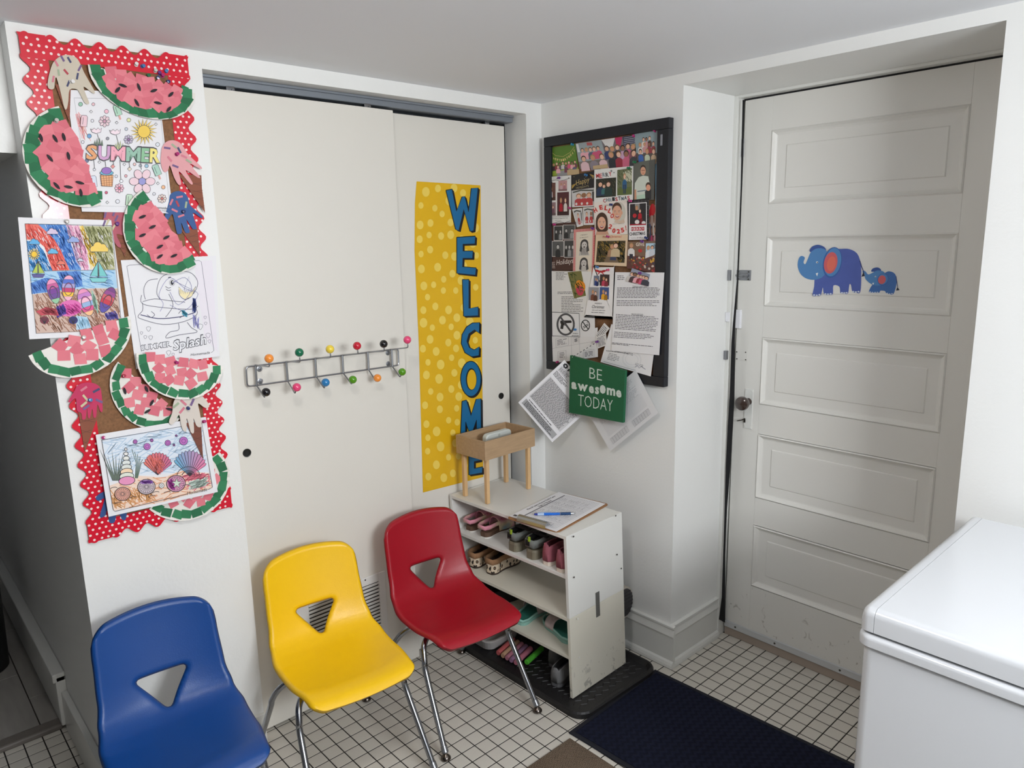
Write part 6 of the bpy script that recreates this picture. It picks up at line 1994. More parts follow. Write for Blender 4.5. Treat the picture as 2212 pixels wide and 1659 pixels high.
for k, ch in enumerate('CHRISTMAS'):
    c.text(ch, (794 + k * 36, 1092 - k * 4.2 - (k % 2) * 6), (824 + k * 36, 1089 - k * 4.2 - (k % 2) * 6), 44, [(180, 30, 44), (110, 116, 124), (150, 160, 166), (44, 44, 50), (190, 40, 50), (50, 50, 56), (110, 130, 140), (60, 60, 66), (190, 44, 54)][k], .02)
c.build('card_print', o)
qd = [(680, 1088), (1075, 1060), (1086, 1472), (692, 1482)]
o, c = card('greeting_card', ZA, qd, 'cream card reading HELLO 2025 with two round child portraits', 'card', (236, 226, 218))
RC = (206, 54, 50)
c.ell(982, 1215, 78, 130, (206, 202, 190), n=28)
c.poly([(920, 1330), (935, 1300), (990, 1310), (1040, 1290), (1050, 1330), (990, 1350)], (214, 190, 170))
c.ell(955, 1165, 58, 75, (84, 56, 42)); c.ell(957, 1215, 56, 88, (226, 172, 144)); c.ell(1014, 1215, 10, 22, (220, 166, 138))
for x in (932, 980):
    c.ell(x, 1208, 9, 5, (250, 244, 240), n=10); c.ell(x, 1208, 5, None, (50, 36, 30), n=8); c.line([(x - 12, 1194), (x + 12, 1192)], 4, (90, 60, 46))
c.ell(960, 1258, 22, 12, (150, 50, 56)); c.ell(960, 1254, 18, 5, (246, 240, 236)); c.line([(955, 1215), (950, 1236), (962, 1238)], 3, (190, 130, 104))
c.ell(782, 1345, 88, 136, (226, 214, 204), n=28)
c.poly([(700, 1480), (720, 1420), (780, 1400), (840, 1425), (862, 1476)], (206, 160, 136))
c.ell(775, 1320, 72, 110, (74, 50, 38)); c.poly([(704, 1310), (846, 1310), (848, 1420), (820, 1440), (726, 1440), (702, 1400)], (74, 50, 38)); c.ell(774, 1340, 50, 78, (232, 180, 152))
for x in (752, 798):
    c.ell(x, 1332, 8, 5, (250, 244, 240), n=10); c.ell(x, 1332, 5, None, (50, 36, 30), n=8); c.line([(x - 11, 1318), (x + 11, 1317)], 4, (90, 60, 46))
c.ell(775, 1384, 20, 14, (150, 50, 56)); c.ell(775, 1378, 15, 5, (246, 240, 236)); c.ell(775, 1358, 7, 4, (214, 156, 130), n=8)
for ch, x, y, rot in (('H', 690, 1215, -28), ('E', 752, 1178, -12), ('L', 805, 1180, 8), ('L', 845, 1208, 24), ('O', 872, 1268, 20), ('2', 850, 1395, 22), ('0', 895, 1448, 12), ('2', 955, 1462, -4), ('5', 1010, 1450, -14), ('!', 1062, 1420, -10)):
    a = math.radians(rot)
    w = 40 if ch != '!' else 10
    c.text(ch, (x, y), (x + w * math.cos(a), y + w * math.sin(a)), 52, RC, .045)
c.text('wishing you a happy new year', (900, 1352), (1045, 1345), 9, (150, 140, 136))
c.build('card_print', o)
qd = [(1082, 1066), (1332, 1040), (1340, 1530), (1088, 1545)]
o, c = card('greeting_card', ZA, qd, 'black plaid card reading Merry Christmas with a dark photo', 'card', (34, 32, 36))
for k in range(7): c.line([(1085 + k * 42, 1062), (1088 + k * 42, 1540)], 4, (96, 92, 96))
for k in range(9): c.line([(1084, 1090 + k * 55), (1336, 1070 + k * 55)], 4, (96, 92, 96))
c.poly([(1100, 1102), (1312, 1088), (1312, 1535), (1098, 1540)], (236, 232, 232))
with Sub(c, [(1112, 1112), (1304, 1098), (1304, 1360), (1108, 1366)]):
    c.poly(U, (46, 42, 46)); c.poly([(.3, .0), (.6, 0), (.6, .3), (.35, .3)], (150, 146, 144)); person(c, .42, .3, .2, (36, 34, 38), 1); person(c, .62, .42, .16, (180, 30, 44), 2); c.ell(.3, .55, .12, .1, (190, 40, 50)); c.ell(.45, .85, .14, .1, (232, 228, 226)); c.ell(.7, .8, .1, .12, (120, 30, 40)); c.ell(.85, .9, .12, .08, (220, 216, 216)); c.poly([(0, .94), (1, .94), (1, 1), (0, 1)], (170, 30, 50))
for k, ch in enumerate('MERRY'):
    x = 1127 + k * 32
    c.poly([(x, 1388 - k), (x + 28, 1385 - k), (x + 28, 1430 - k), (x, 1432 - k)], (186, 34, 56)); c.text(ch, (x + 4, 1424 - k), (x + 24, 1423 - k), 28, (246, 230, 230), .02)
c.text('CHRISTMAS', (1106, 1488), (1296, 1476), 38, (60, 58, 64), .02); c.text('Love, all of us', (1130, 1522), (1270, 1514), 13, (90, 86, 92))
c.build('card_print', o)
# second block, lower half
qd = [(333, -133), (519, -146), (512, 228), (318, 235)]
o, c = card('greeting_card', ZB_, qd, 'brown card reading Holidays with four black and white photos', 'card', (72, 44, 38))
for x0, y0, x1, y1, n in ((350, -112, 415, -4, 2), (422, -120, 512, -14, 2), (336, 6, 424, 120, 1), (431, 0, 508, 128, 3)):
    c.poly([(x0 - 3, y0 - 3), (x1 + 3, y0 - 5), (x1 + 3, y1 + 3), (x0 - 3, y1 + 4)], (226, 222, 218))
    with Sub(c, [(x0, y0), (x1, y0 - 2), (x1, y1), (x0, y1)]):
        g = rb.randrange(50, 100); c.poly(U, (g, g, g))
        for k in range(n): person(c, (k + .5) / n, .5, .3 if n < 2 else .24, ((40, 40, 42), (150, 150, 150), (90, 90, 92))[k % 3], 0, (40, 40, 40), (196, 194, 192))
c.text('Holidays', (368, 190), (502, 172), 40, (226, 214, 206), 0, .35)
c.lines_of_text([(330, 165), (360, 163), (360, 215), (330, 217)], 7, (206, 190, 180), 3, rnd=rb)
c.build('card_print', o)
qd = [(503, -87), (669, -100), (655, 352), (495, 348)]
o, c = card('greeting_card', ZB_, qd, 'red gingham bordered card with two black and white portraits', 'card', (206, 90, 90))
with Sub(c, qd):
    for k in range(14): c.line([(.01 + k * .07, 0), (.01 + k * .07, 1)], .022, (236, 206, 200))
    for k in range(34): c.line([(0, .015 + k * .03), (1, .015 + k * .03)], .010, (226, 150, 146))
    c.poly([(.12, .05), (.9, .05), (.9, .95), (.12, .95)], (226, 214, 196))
    c.text('MERRY', (.34, .12), (.66, .115), .02, (110, 96, 86)); c.text('& BRIGHT', (.3, .165), (.7, .16), .02, (110, 96, 86))
    for v in (.27, .59):
        c.poly([(.27, v + .20), (.33, v + .08), (.62, v + .06), (.78, v + .20)], (196, 190, 184)); c.ell(.52, v, .19, .085, (66, 62, 62)); c.poly([(.34, v), (.42, v), (.40, v + .14), (.30, v + .12)], (66, 62, 62)); c.poly([(.62, v), (.70, v), (.76, v + .12), (.64, v + .14)], (66, 62, 62)); c.ell(.52, v + .02, .13, .066, (206, 200, 196))
        for x in (.47, .57): c.ell(x, v + .01, .018, .008, (50, 46, 46), n=8)
        c.ell(.52, v + .052, .05, .012, (90, 80, 80))
    for k in range(6): c.line([(.36 + k * .06, .34), (.40 + k * .06, .46)], .02, (80, 76, 76))
    c.lines_of_text([(.35, .82), (.7, .82), (.7, .93), (.35, .93)], 4, (110, 100, 92), .01, rnd=rb)
c.build('card_print', o)
qd = [(673, -45), (924, -48), (914, 200), (662, 188)]
o, c = card('greeting_card', ZB_, qd, 'cream card with a photo of a wooded path, Merry Christmas in red script', 'card', (226, 200, 168))
with Sub(c, qd):
    c.text('Merry Christmas!', (.22, .10), (.82, .09), .07, (196, 40, 46), 0, .35)
with Sub(c, [(690, 2), (906, 0), (898, 172), (676, 166)]):
    c.poly(U, (66, 56, 34)); c.hatch(U, (150, 120, 50), 70, 50, .14, .03, rb, 60); c.hatch(U, (40, 44, 26), 60, 70, .2, .03, rb, 40); c.poly([(.28, 1), (.44, .35), (.54, .35), (.8, 1)], (120, 100, 80)); c.poly([(.48, .9), (.5, .45), (.68, .45), (.7, .9)], (60, 70, 100)); person(c, .54, .36, .2, (170, 130, 100), 1); person(c, .66, .32, .22, (206, 186, 150), 2, (90, 60, 40))
c.build('card_print', o)
qd = [(922, 8), (1140, 2), (1146, 255), (916, 215)]
o, c = card('photo_print', ZB_, qd, 'photo of a crowd below a brown GIVE banner', 'photo', (110, 80, 64))
with Sub(c, qd):
    c.poly(U, (124, 96, 78)); c.text('GIVE', (.3, .16), (.6, .15), .12, (232, 220, 206), .02); c.ell(.45, .32, .07, .06, (190, 40, 40)); c.poly([(0, .5), (1, .5), (1, 1), (0, 1)], (96, 56, 50)); person(c, .14, .22, .16, (226, 222, 220), 1); c.poly([(.08, .45), (.2, .45), (.2, .65), (.08, .65)], (40, 40, 60))
    for k in range(60): c.ell(rb.uniform(.02, .98), rb.uniform(.55, .98), rb.uniform(.02, .045), None, [(190, 60, 50), (206, 160, 60), (60, 60, 80), (206, 190, 176), (150, 40, 50), (110, 80, 60)][k % 6], n=7)
c.build('photo_image', o, .3)
qd = [(1065, 20), (1165, 18), (1160, 95), (1062, 130)]
o, c = card('photo_print', ZB_, qd, 'photo of two children against a pale blue ground', 'photo', (190, 210, 220))
with Sub(c, qd):
    c.poly(U, (176, 206, 222)); person(c, .2, .5, .3, (226, 226, 230), 1); person(c, .5, .5, .3, (206, 210, 220), 0); c.lines_of_text([(.6, .05), (1, .05), (1, .5), (.6, .5)], 5, (60, 60, 70), .05, rnd=rb)
c.build('photo_image', o, .3)
qd = [(328, 236), (640, 240), (662, 752), (332, 752)]
o, c = card('typed_page', ZB_, qd, 'typed daily schedule page partly covered by the cards', 'paper', (226, 224, 222))
c.lines_of_text([(364, 244), (455, 244), (455, 308), (364, 308)], 6, (90, 88, 92), 4, (.6, 1), rnd=rb); c.lines_of_text([(376, 395), (560, 392), (560, 415), (376, 418)], 2, (90, 88, 92), 4, rnd=rb); c.lines_of_text([(406, 432), (600, 428), (600, 555), (406, 558)], 10, (90, 88, 92), 4, (.45, 1), rnd=rb)
c.build('page_print', o)['kind'] = 'stuff'
qd = [(455, 245), (560, 235), (598, 428), (506, 450)]
o, c = card('photo_print', ZB_, qd, 'photo in orange and green behind the gingham card', 'photo', (120, 130, 90))
with Sub(c, qd): c.poly(U, (120, 116, 70)); c.ell(.7, .6, .4, .25, (226, 140, 40)); c.ell(.6, .75, .3, .2, (196, 60, 90)); c.hatch(U, (70, 90, 50), 30, 60, .2, .04, rb, 60)
c.build('photo_image', o, .3)
# sheets, signs
qd = [(333, 745), (688, 676), (690, 905), (340, 955)]
o, c = card('floor_plan_page', ZB_, qd, 'page with boxed floor plan labels behind the green sign', 'paper', (224, 222, 222))
GL = (170, 168, 172)
for v in (.0, .45, 1.0): c.line([bil(qd)(0, v), bil(qd)(1, v)], 2, GL)
for u in (.42, .6): c.line([bil(qd)(u, 0), bil(qd)(u, 1)], 2, GL)
with Sub(c, qd):
    for u0, v0, u1, v1 in ((.08, .12, .36, .42), (.46, .2, .58, .4), (.12, .6, .3, .9), (.68, .72, .92, .98)):
        c.line([(u0, v0), (u1, v0), (u1, v1), (u0, v1)], .008, GL, closed=True); c.lines_of_text([(u0 + .03, v0 + .04), (u1 - .02, v0 + .04), (u1 - .02, v1 - .04), (u0 + .03, v1 - .04)], 4, (110, 108, 112), .022, (.6, 1), rnd=rb)
c.build('page_print', o)['kind'] = 'stuff'
qd = [(333, 556), (545, 566), (550, 750), (335, 740)]
o, c = card('sign_card', ZB_, qd, 'white sign with a crossed-out pistol on the framed board', 'sign', (230, 229, 230))
c.line(qd, 4, (40, 40, 44), closed=True)
BK = (30, 28, 30)
gun = [(398, 622), (480, 620), (487, 628), (485, 640), (445, 642), (440, 652), (425, 655), (420, 688), (398, 686), (404, 650), (398, 640)]
c.poly(gun, BK); c.ring(434, 652, 8, 8, 4, BK)
c.ring(440, 652, 64, 80, 15, (76, 76, 80), 0, 36); c.line([(398, 592), (484, 712)], 14, (76, 76, 80))
c.text('Pursuant to', (495, 724), (538, 725), 7, BK, .03); c.text('430 ILCS 66/65', (487, 742), (543, 744), 8, BK, .03)
c.build('sign_print', o)
qd = [(548, 592), (666, 586), (668, 750), (551, 746)]
o, c = card('sign_card', ZB_, qd, 'small white sign with a crossed-out cigarette on the framed board', 'sign', (226, 225, 226))
c.line([(575, 672), (612, 648), (618, 656), (580, 682)], 5, BK, closed=True); c.line([(606, 640), (612, 628), (604, 622)], 4, BK)
c.ring(594, 660, 32, 42, 7, (40, 40, 44), 0, 28); c.line([(573, 632), (616, 690)], 7, (40, 40, 44))
c.build('sign_print', o)
rr_ = smooth2([(665, 208), (810, 206), (817, 214), (803, 582), (797, 590), (600, 578), (592, 570), (655, 214)], 3)
LV[0] += 1
pl = plane_right(-0.0128 - 0.0005 * LV[0])
P = [pl.hit(*ZB_(*p)) for p in rr_]
o = tag(MB().prism(P, -pl.n * .0005).build('greeting_card', mat('card_240_238_238', (238, 236, 236), .5)), 'white card with a red bow, four photos and Merry Christmas script', 'card', 'cards on the framed board')
c = Canvas(pl, ZB_)
c.ell(690, 236, 22, 9, (190, 34, 44), 20); c.ell(733, 238, 22, 9, (190, 34, 44), -15); c.ell(712, 240, 8, 8, (160, 24, 34)); c.line([(708, 244), (690, 262)], 7, (190, 34, 44)); c.line([(716, 244), (738, 262)], 7, (190, 34, 44))
for x0, y0, x1, y1, bg, sh in ((660, 272, 702, 348, (110, 120, 140), (40, 60, 130)), (708, 262, 782, 350, (60, 44, 44), (190, 60, 90)), (622, 362, 700, 462, (150, 150, 156), (120, 70, 50)), (706, 362, 778, 456, (60, 84, 140), (236, 170, 40))):
    with Sub(c, [(x0, y0), (x1, y0 + 2), (x1 - 3, y1), (x0 - 3, y1)]):
        c.poly(smooth2([(.08, 0), (.92, 0), (1, .08), (1, .92), (.92, 1), (.08, 1), (0, .92), (0, .08)], 2), bg); person(c, .4, .5, .28, sh, 1); person(c, .68, .58, .26, tuple(int(v * .7) for v in sh), 2)
c.text('MERRY', (668, 494), (724, 496), 12, (70, 70, 76)); c.text('Christmas', (645, 525), (742, 528), 26, (70, 70, 76), 0, .4); c.text('AND HAPPY NEW YEAR', (645, 544), (748, 548), 8, (70, 70, 76)); c.lines_of_text([(640, 552), (760, 558), (760, 568), (640, 562)], 1, (130, 130, 134), 5, rnd=rb)
c.build('card_print', o)
for qd, lab in (([(740, 640), (782, 682), (700, 790), (668, 745)], 'crumpled receipt pinned beside the ornament card'), ([(676, 752), (752, 720), (765, 812), (690, 840)], 'folded receipt pinned at the string of the green sign')):
    o, c = card('receipt', ZB_, qd, lab, 'paper', (222, 220, 218))
    with Sub(c, qd): c.lines_of_text([(.1, .1), (.9, .1), (.9, .9), (.1, .9)], 8, (120, 118, 122), .05, rnd=rb)
    c.build('page_print', o)['kind'] = 'stuff'
qd = [(795, 650), (1150, 700), (1102, 1057), (711, 945)]
o, c = card('certificate_page', ZB_, qd, 'white certificate page with a faint seal below the evacuation plan', 'paper', (232, 231, 232))
c.lines_of_text([(835, 845), (985, 880), (970, 900), (820, 862)], 2, (110, 108, 114), 4, rnd=rb); c.lines_of_text([(780, 870), (900, 900), (880, 955), (760, 925)], 5, (110, 108, 114), 4, (.4, .9), rnd=rb); c.lines_of_text([(985, 950), (1060, 970), (1055, 990), (980, 970)], 2, (110, 108, 114), 4, rnd=rb)
c.ring(955, 925, 72, 62, 10, (222, 222, 224), 10); c.ring(955, 925, 50, 42, 4, (216, 216, 220), 10)
c.line([(980, 985), (1000, 972), (1012, 992), (1030, 980), (1062, 1002)], 4, (120, 120, 140)); c.line([(735, 940), (985, 1010)], 3, (140, 140, 144))
c.build('page_print', o)['kind'] = 'stuff'
qd = [(825, 245), (1208, 248), (1168, 892), (796, 856)]
LV[0] += 2
plE = Plane(plane_right(-0.0128 - 0.0005 * LV[0]).hit(*ZB_(1010, 520)), (-1, 0, 0.012))
o, c = card('evacuation_plan', ZB_, qd, 'white evacuation plan page overlapping the board frame', 'paper', (234, 233, 235), plane=plE)
TX = (92, 90, 96)
c.lines_of_text([(842, 268), (900, 268), (900, 308), (842, 308)], 3, TX, 5, (.7, 1), rnd=rb)
c.text('TORNADO SAFETY PLAN', (960, 360), (1072, 362), 9, TX, .02); c.line([(960, 364), (1072, 366)], 2, TX)
c.lines_of_text([(842, 362), (1180, 362), (1176, 448), (838, 448)], 8, TX, 4.5, (.9, 1), rnd=rb); c.lines_of_text([(838, 460), (1175, 462), (1172, 512), (836, 510)], 4, TX, 4.5, (.7, 1), rnd=rb)
c.text('FIRE ESCAPE PLAN', (952, 576), (1042, 579), 9, TX, .02); c.line([(952, 581), (1042, 584)], 2, TX)
c.lines_of_text([(832, 568), (1165, 590), (1155, 712), (824, 690)], 10, TX, 4.5, (.88, 1), rnd=rb); c.lines_of_text([(820, 705), (1150, 730), (1146, 775), (814, 755)], 4, TX, 4.5, (.7, 1), rnd=rb); c.lines_of_text([(802, 790), (1140, 822), (1138, 840), (800, 808)], 2, TX, 4.5, (.3, 1), rnd=rb); c.lines_of_text([(755, 850), (980, 878), (980, 890), (755, 862)], 1, TX, 4, rnd=rb)
c.build('page_print', o)['kind'] = 'stuff'
plS = plE.off(.003)
qd = [(957, 214), (1098, 262), (1076, 350), (924, 310)]
o, c = card('photo_print', ZB_, qd, 'small tilted group photo pinned over the evacuation plan', 'photo', plane=plS)
with Sub(c, qd): crowd(c, [(.55, 6, .05)], (150, 156, 176), rb, PINKS + DARKS, (150, 70, 80), .26)
c.build('photo_image', o, .3)

# sheets hanging below the board
T_ = plane_right(-0.058).hit(*ZB_(430, 928)); L_ = plane_back(-0.035).hit(*ZB_(70, 1260)); B_ = plane_right(-0.098).hit(*ZB_(335, 1570))
nrm = (L_ - T_).cross(B_ - T_).normalized()
if nrm.x > 0: nrm = -nrm
plF = Plane(T_, nrm)
R4 = T_ + B_ - L_
def to_px(P):
    d = P - CAM; z_ = d.dot(FWD)
    return (IMG_W / 2 + FOC * d.dot(RIGHT) / z_, IMG_H / 2 - FOC * d.dot(UP) / z_)
qpx = [to_px(L_), to_px(T_), to_px(R4), to_px(B_)]       # text runs along the left-bottom to right direction
o = sheet('fire_notice', plF, qpx, 'white printed notice hanging askew beside the green sign', 'paper')
c = Canvas(plF)
with Sub(c, [to_px(T_), to_px(R4), to_px(B_), to_px(L_)]):
    D = (64, 62, 66)
    for a in range(7):
        t = a * math.pi * 2 / 7; c.ell(.10 + .035 * math.cos(t), .05 + .025 * math.sin(t), .02, .015, (40, 40, 44), n=8)
    c.text('FIRE', (.18, .075), (.42, .075), .04, (30, 30, 34), .05)
    c.line([(.05, .10), (.35, .10), (.35, .18), (.05, .18)], .004, D, closed=True); c.lines_of_text([(.06, .11), (.34, .11), (.34, .17), (.06, .17)], 4, D, .008, rnd=rb)
    c.lines_of_text([(.05, .2), (.5, .2), (.5, .29), (.05, .29)], 5, D, .009, (.4, .9), rnd=rb)
    c.poly([(.05, .34), (.95, .34), (.95, .80), (.05, .80)], (206, 205, 207)); c.lines_of_text([(.07, .35), (.93, .35), (.93, .79), (.07, .79)], 24, (70, 68, 74), .009, (.94, 1), rnd=rb)
    c.poly([(.05, .86), (.95, .86), (.95, .965), (.05, .965)], (168, 168, 170)); c.lines_of_text([(.09, .87), (.9, .87), (.9, .955), (.09, .955)], 4, (46, 44, 48), .010, (.7, 1), rnd=rb)
    c.lines_of_text([(.1, .825), (.95, .825), (.95, .85), (.1, .85)], 1, D, .012, rnd=rb)
c.build('page_print', o)['kind'] = 'stuff'
q4 = [ZB_(985, 1008), ZB_(1157, 1340), ZB_(787, 1638), ZB_(600, 1320)]
plR = Plane(plane_right(-0.030).hit(*q4[0]), (-1, 0.03, 0.02))
o = sheet('drill_record', plR, q4, 'white record form hanging askew behind the green sign', 'paper', mat('thin_paper', (224, 224, 226), .6))
c = Canvas(plR)
with Sub(c, [q4[3], q4[0], q4[1], q4[2]]):
    c.lines_of_text([(.1, .08), (.9, .08), (.9, .45), (.1, .45)], 16, (186, 186, 192), .010, (.8, 1), rnd=rb)
    for k in range(12): c.line([(.1, .46 + k * .025), (.9, .46 + k * .025)], .003, (170, 170, 176))
    for u0 in (.1, .55):
        c.line([(u0, .8), (u0 + .34, .8), (u0 + .34, .92), (u0, .92)], .005, (130, 130, 138), closed=True)
        for k in range(6): c.line([(u0 + .05 * k + .04, .8), (u0 + .05 * k + .04, .92)], .004, (150, 150, 156)); c.line([(u0, .8 + .02 * k), (u0 + .34, .8 + .02 * k)], .003, (150, 150, 156))
c.build('page_print', o)['kind'] = 'stuff'
# green sign with its string
plG = Plane(plane_right(-0.070).hit(*ZB_(680, 1150)), (-1, -0.01, 0.03))
sg = [(474, 893), (902, 1012), (885, 1418), (465, 1338)]
P = [plG.hit(*ZB_(*p)) for p in sg]
root = empty('hanging_sign', tuple(P[3])); tag(root, 'green wooden sign reading BE awesome TODAY hanging from the board', 'sign')
MB().prism(P, -plG.n * .012).build('sign_board', mat('green_paint', (16, 92, 56), .6, var=.06, scale=30), root)
c = Canvas(plG, ZB_)
LT = (206, 216, 208)
up_ = (7, -430)
c.text('BE', (624, 1072), (722, 1092), 92, LT, -.012, up=up_)
for ch, x0, y0, x1, h, bd in (('a', 484, 1148, 526, 60, .04), ('w', 532, 1160, 612, 60, .04), ('e', 620, 1180, 660, 62, .04), ('s', 668, 1188, 700, 62, .04), ('o', 704, 1182, 752, 74, .04), ('m', 760, 1195, 826, 62, .04), ('e', 832, 1212, 874, 62, .04)):
    c.text(ch, (x0, y0), (x1, y0 + (x1 - x0) * .16), h * 1.22, LT, bd, up=up_)
    if ch in 'ao':
        c.ell((x0 + x1) / 2 - (4 if ch == 'a' else 0), y0 - h * .42, (x1 - x0) * .34, h * .34, LT, 10)
c.text('TODAY', (536, 1285), (806, 1332), 96, LT, -.012, up=up_)
c.build('sign_print', root)
pin = plane_right(-0.0128 - 0.0005 * LV[0]).hit(*ZB_(690, 785))
s0 = plG.hit(*ZB_(490, 908))
st = MB(); n = 16
for i in range(n):
    a = s0.lerp(pin, i / n); e = s0.lerp(pin, (i + 1) / n)
    if i % 2 == 0: st.tube([a, e], .0012, 6)
st.build('string', mat('white_twine', (226, 224, 220), .8), root)
st = MB()
for i in range(n):
    a = s0.lerp(pin, i / n); e = s0.lerp(pin, (i + 1) / n)
    if i % 2: st.tube([a, e], .0012, 6)
st.build('string', mat('black_twine', (40, 40, 44), .8), root)
# pins
PINC.update(teal=(40, 130, 160), pink=(206, 70, 110))
for f, x, y, colr, dx, where in ((ZA, 430, 400, 'teal', 2, 'at the top of the birthday photo'), (ZA, 142, 452, 'teal', 2, 'at the frame side of the birthday photo'), (ZA, 1415, 240, 'magenta', 2, 'at the corner of the sofa photo'), (ZA, 1165, 300, 'magenta', 2, 'between the shelf photo and the sofa photo'), (ZA, 1175, 610, 'green', 20, 'at the top of the portrait photo'), (ZA, 270, 797, 'purple', 20, 'at the top of the four photo card'), (ZA, 597, 768, 'blue', 12, 'in the Happy Holidays card'), (ZA, 1107, 680, 'green', 22, 'at the corner of the white Christmas card'), (ZA, 400, 1162, 'magenta', 20, 'beside the four photo card'), (ZA, 895, 1118, 'navy', 24, 'at the top of the HELLO card'), (ZA, 1125, 1075, 'magenta', 24, 'at the top of the plaid Christmas card'), (ZA, 215, 1355, 'magenta', 26, 'in the brown Holidays card'), (ZA, 670, 1405, 'purple', 26, 'at the top of the gingham card'), (ZA, 858, 1503, 'magenta', 28, 'in the wooded path card'), (ZA, 1313, 1520, 'navy', 30, 'at the foot of the plaid Christmas card'), (ZA, 1265, 1562, 'purple', 30, 'at the top of the GIVE photo'), (ZB_, 692, 207, 'blue', 36, 'at the top of the bow card'), (ZB_, 775, 227, 'pink', 36, 'beside the bow of the white card'), (ZB_, 1025, 252, 'purple', 46, 'in the small tilted group photo'), (ZB_, 518, 692, 'blue', 36, 'at the pistol sign corner'), (ZB_, 690, 785, 'purple', 38, 'holding the string of the green sign'), (ZB_, 380, 943, 'magenta', 36, 'at the foot of the floor plan page')):
    q = plane_right(-0.0135 - 0.0005 * dx).hit(*f(x, y))
    pushpin(q, (-1, 0, 0), PINC[colr], '%s pushpin %s' % (colr, where), 'pushpins on the framed board', (0, rng.uniform(-.25, .2), rng.uniform(-.1, .3)))
# ------------------------------------------------------------------ welcome poster on the closet door (dotted ground and lettering)
ZP = lambda x, y: (860 + 0.43403 * x, 360 + 0.43403 * y)
plP = plane_back(0.0838)
YEL_ = (226, 178, 24)
pp = sheet('welcome_poster', plP, [(92, 73), (410, 93), (424, 1545), (124, 1622), (104, 900), (82, 420), (84, 180)], 'tall yellow dotted poster reading WELCOME in blue letters on the closet door', 'poster', mat('poster_yellow', YEL_, .35, var=.04, scale=5), f=ZP)
c = Canvas(plP, ZP)
rp = random.Random(5)
edge = lambda y: 84 + max(0, (y - 300) / 1300) * 42
placed = []
for t in range(1500):
    x, y, r = rp.uniform(92, 412), rp.uniform(90, 1590), rp.choice((13, 15, 17, 19))
    if x - r < edge(y) + 4 or x + r > 404 or y + r > 1600 - (x - 124) * .25 or y - r < 90: continue
    if all(math.hypot(x - a, (y - b_) * .8) > r + q + 14 for a, b_, q in placed): placed.append((x, y, r))
c.quads([[(x + r * math.cos(k * math.pi / 10), y + r * 1.28 * math.sin(k * math.pi / 10)) for k in range(20)] for x, y, r in placed], (238, 208, 92))
c.build('dot_print', pp, .35)['kind'] = 'stuff'
def letter(pts, holes=()):
    c = Canvas(plP.off(.0004), ZP)
    sh = [(x + 9, y + 8) for x, y in pts]
    n = len(pts)
    for k in range(1, 5):
        c.poly([(x + 9 * k / 4, y + 8 * k / 4) for x, y in pts], (22, 24, 30))
    c.line(pts, 5, (22, 24, 30), closed=True)
    c.poly(pts, (22, 104, 152)); c.line(pts, 3, (22, 24, 30), closed=True)
    c.build('letter', pp, .35)
letter([(238, 118), (268, 112), (290, 222), (318, 150), (332, 148), (350, 225), (364, 108), (398, 105), (376, 318), (358, 322), (326, 212), (302, 318), (286, 312)])
letter([(292, 352), (384, 346), (382, 384), (322, 386), (322, 420), (372, 420), (370, 456), (322, 456), (320, 498), (388, 504), (384, 540), (292, 530)])
letter([(320, 562), (352, 562), (352, 706), (398, 698), (398, 742), (326, 744)])
o_ = []
for k in range(25): a = math.radians(40 + 280 * k / 24); o_.append((366 + 52 * math.cos(-a), 858 - 86 * math.sin(a)))
i_ = []
for k in range(25): a = math.radians(320 - 280 * k / 24); i_.append((368 + 24 * math.cos(-a), 858 - 50 * math.sin(a)))
letter([(406, 776), (404, 828), (380, 812), (352, 832), (342, 868), (354, 900), (378, 912), (404, 896), (402, 940), (366, 946), (332, 925), (314, 880), (318, 836), (340, 798), (370, 778)])
ell = lambda cx, cy, rx, ry, n=26: [(cx + rx * math.cos(2 * math.pi * k / n), cy + ry * math.sin(2 * math.pi * k / n)) for k in range(n)]
c = Canvas(plP.off(.0004), ZP)
ro, ri = ell(362, 1056, 51, 88), ell(362, 1056, 27, 55)
c.poly([(x + 6, y + 8) for x, y in ro], (22, 24, 30)); c.poly(ro, (22, 104, 152)); c.line(ro, 4, (22, 24, 30), closed=True); c.poly([(x + 2, y + 2) for x, y in ri], (22, 24, 30)); c.poly([(x + 4, y + 4) for x, y in ell(362, 1056, 23, 50)], YEL_)
c.build('letter', pp, .35)
letter([(318, 1168), (340, 1162), (362, 1240), (388, 1158), (412, 1154), (414, 1350), (390, 1352), (390, 1260), (370, 1320), (354, 1322), (336, 1270), (334, 1358), (310, 1360)])
letter([(352, 1388), (414, 1380), (414, 1410), (378, 1416), (378, 1440), (410, 1436), (410, 1462), (378, 1468), (378, 1502), (420, 1494), (418, 1524), (352, 1534)])

# ------------------------------------------------------------------ elephant stickers on the panelled door
ZE = lambda x, y: (1420 + 0.35805 * x, 60 + 0.35805 * y)
plS_ = plane_right(DX + 0.0066)
def sticker(label, outline, col):
    o = sheet('elephant_sticker', plS_, smooth2(outline, 3), label, 'sticker', mat('sticker_%d_%d_%d' % col, col, .45, var=.12, scale=30), .0004, ZE, 'elephant stickers on the door')
    return o, Canvas(plS_, ZE)
DB, LB, PKI = (78, 96, 168), (80, 132, 186), (206, 96, 100)
o, c = sticker('large blue elephant sticker with pink ears on the panelled door', [(1060, 1345), (1110, 1334), (1160, 1336), (1205, 1362), (1226, 1420), (1230, 1500), (1224, 1594), (1198, 1598), (1176, 1592), (1168, 1552), (1158, 1550), (1150, 1602), (1126, 1604), (1104, 1600), (1098, 1562), (1062, 1555), (1058, 1606), (1030, 1610), (1005, 1606), (998, 1566), (986, 1612), (960, 1618), (936, 1614), (946, 1560), (952, 1500), (990, 1420)], DB)
c.poly(smooth2([(920, 1352), (932, 1322), (968, 1309), (1006, 1322), (1016, 1345), (970, 1350)], 3), (56, 84, 150))
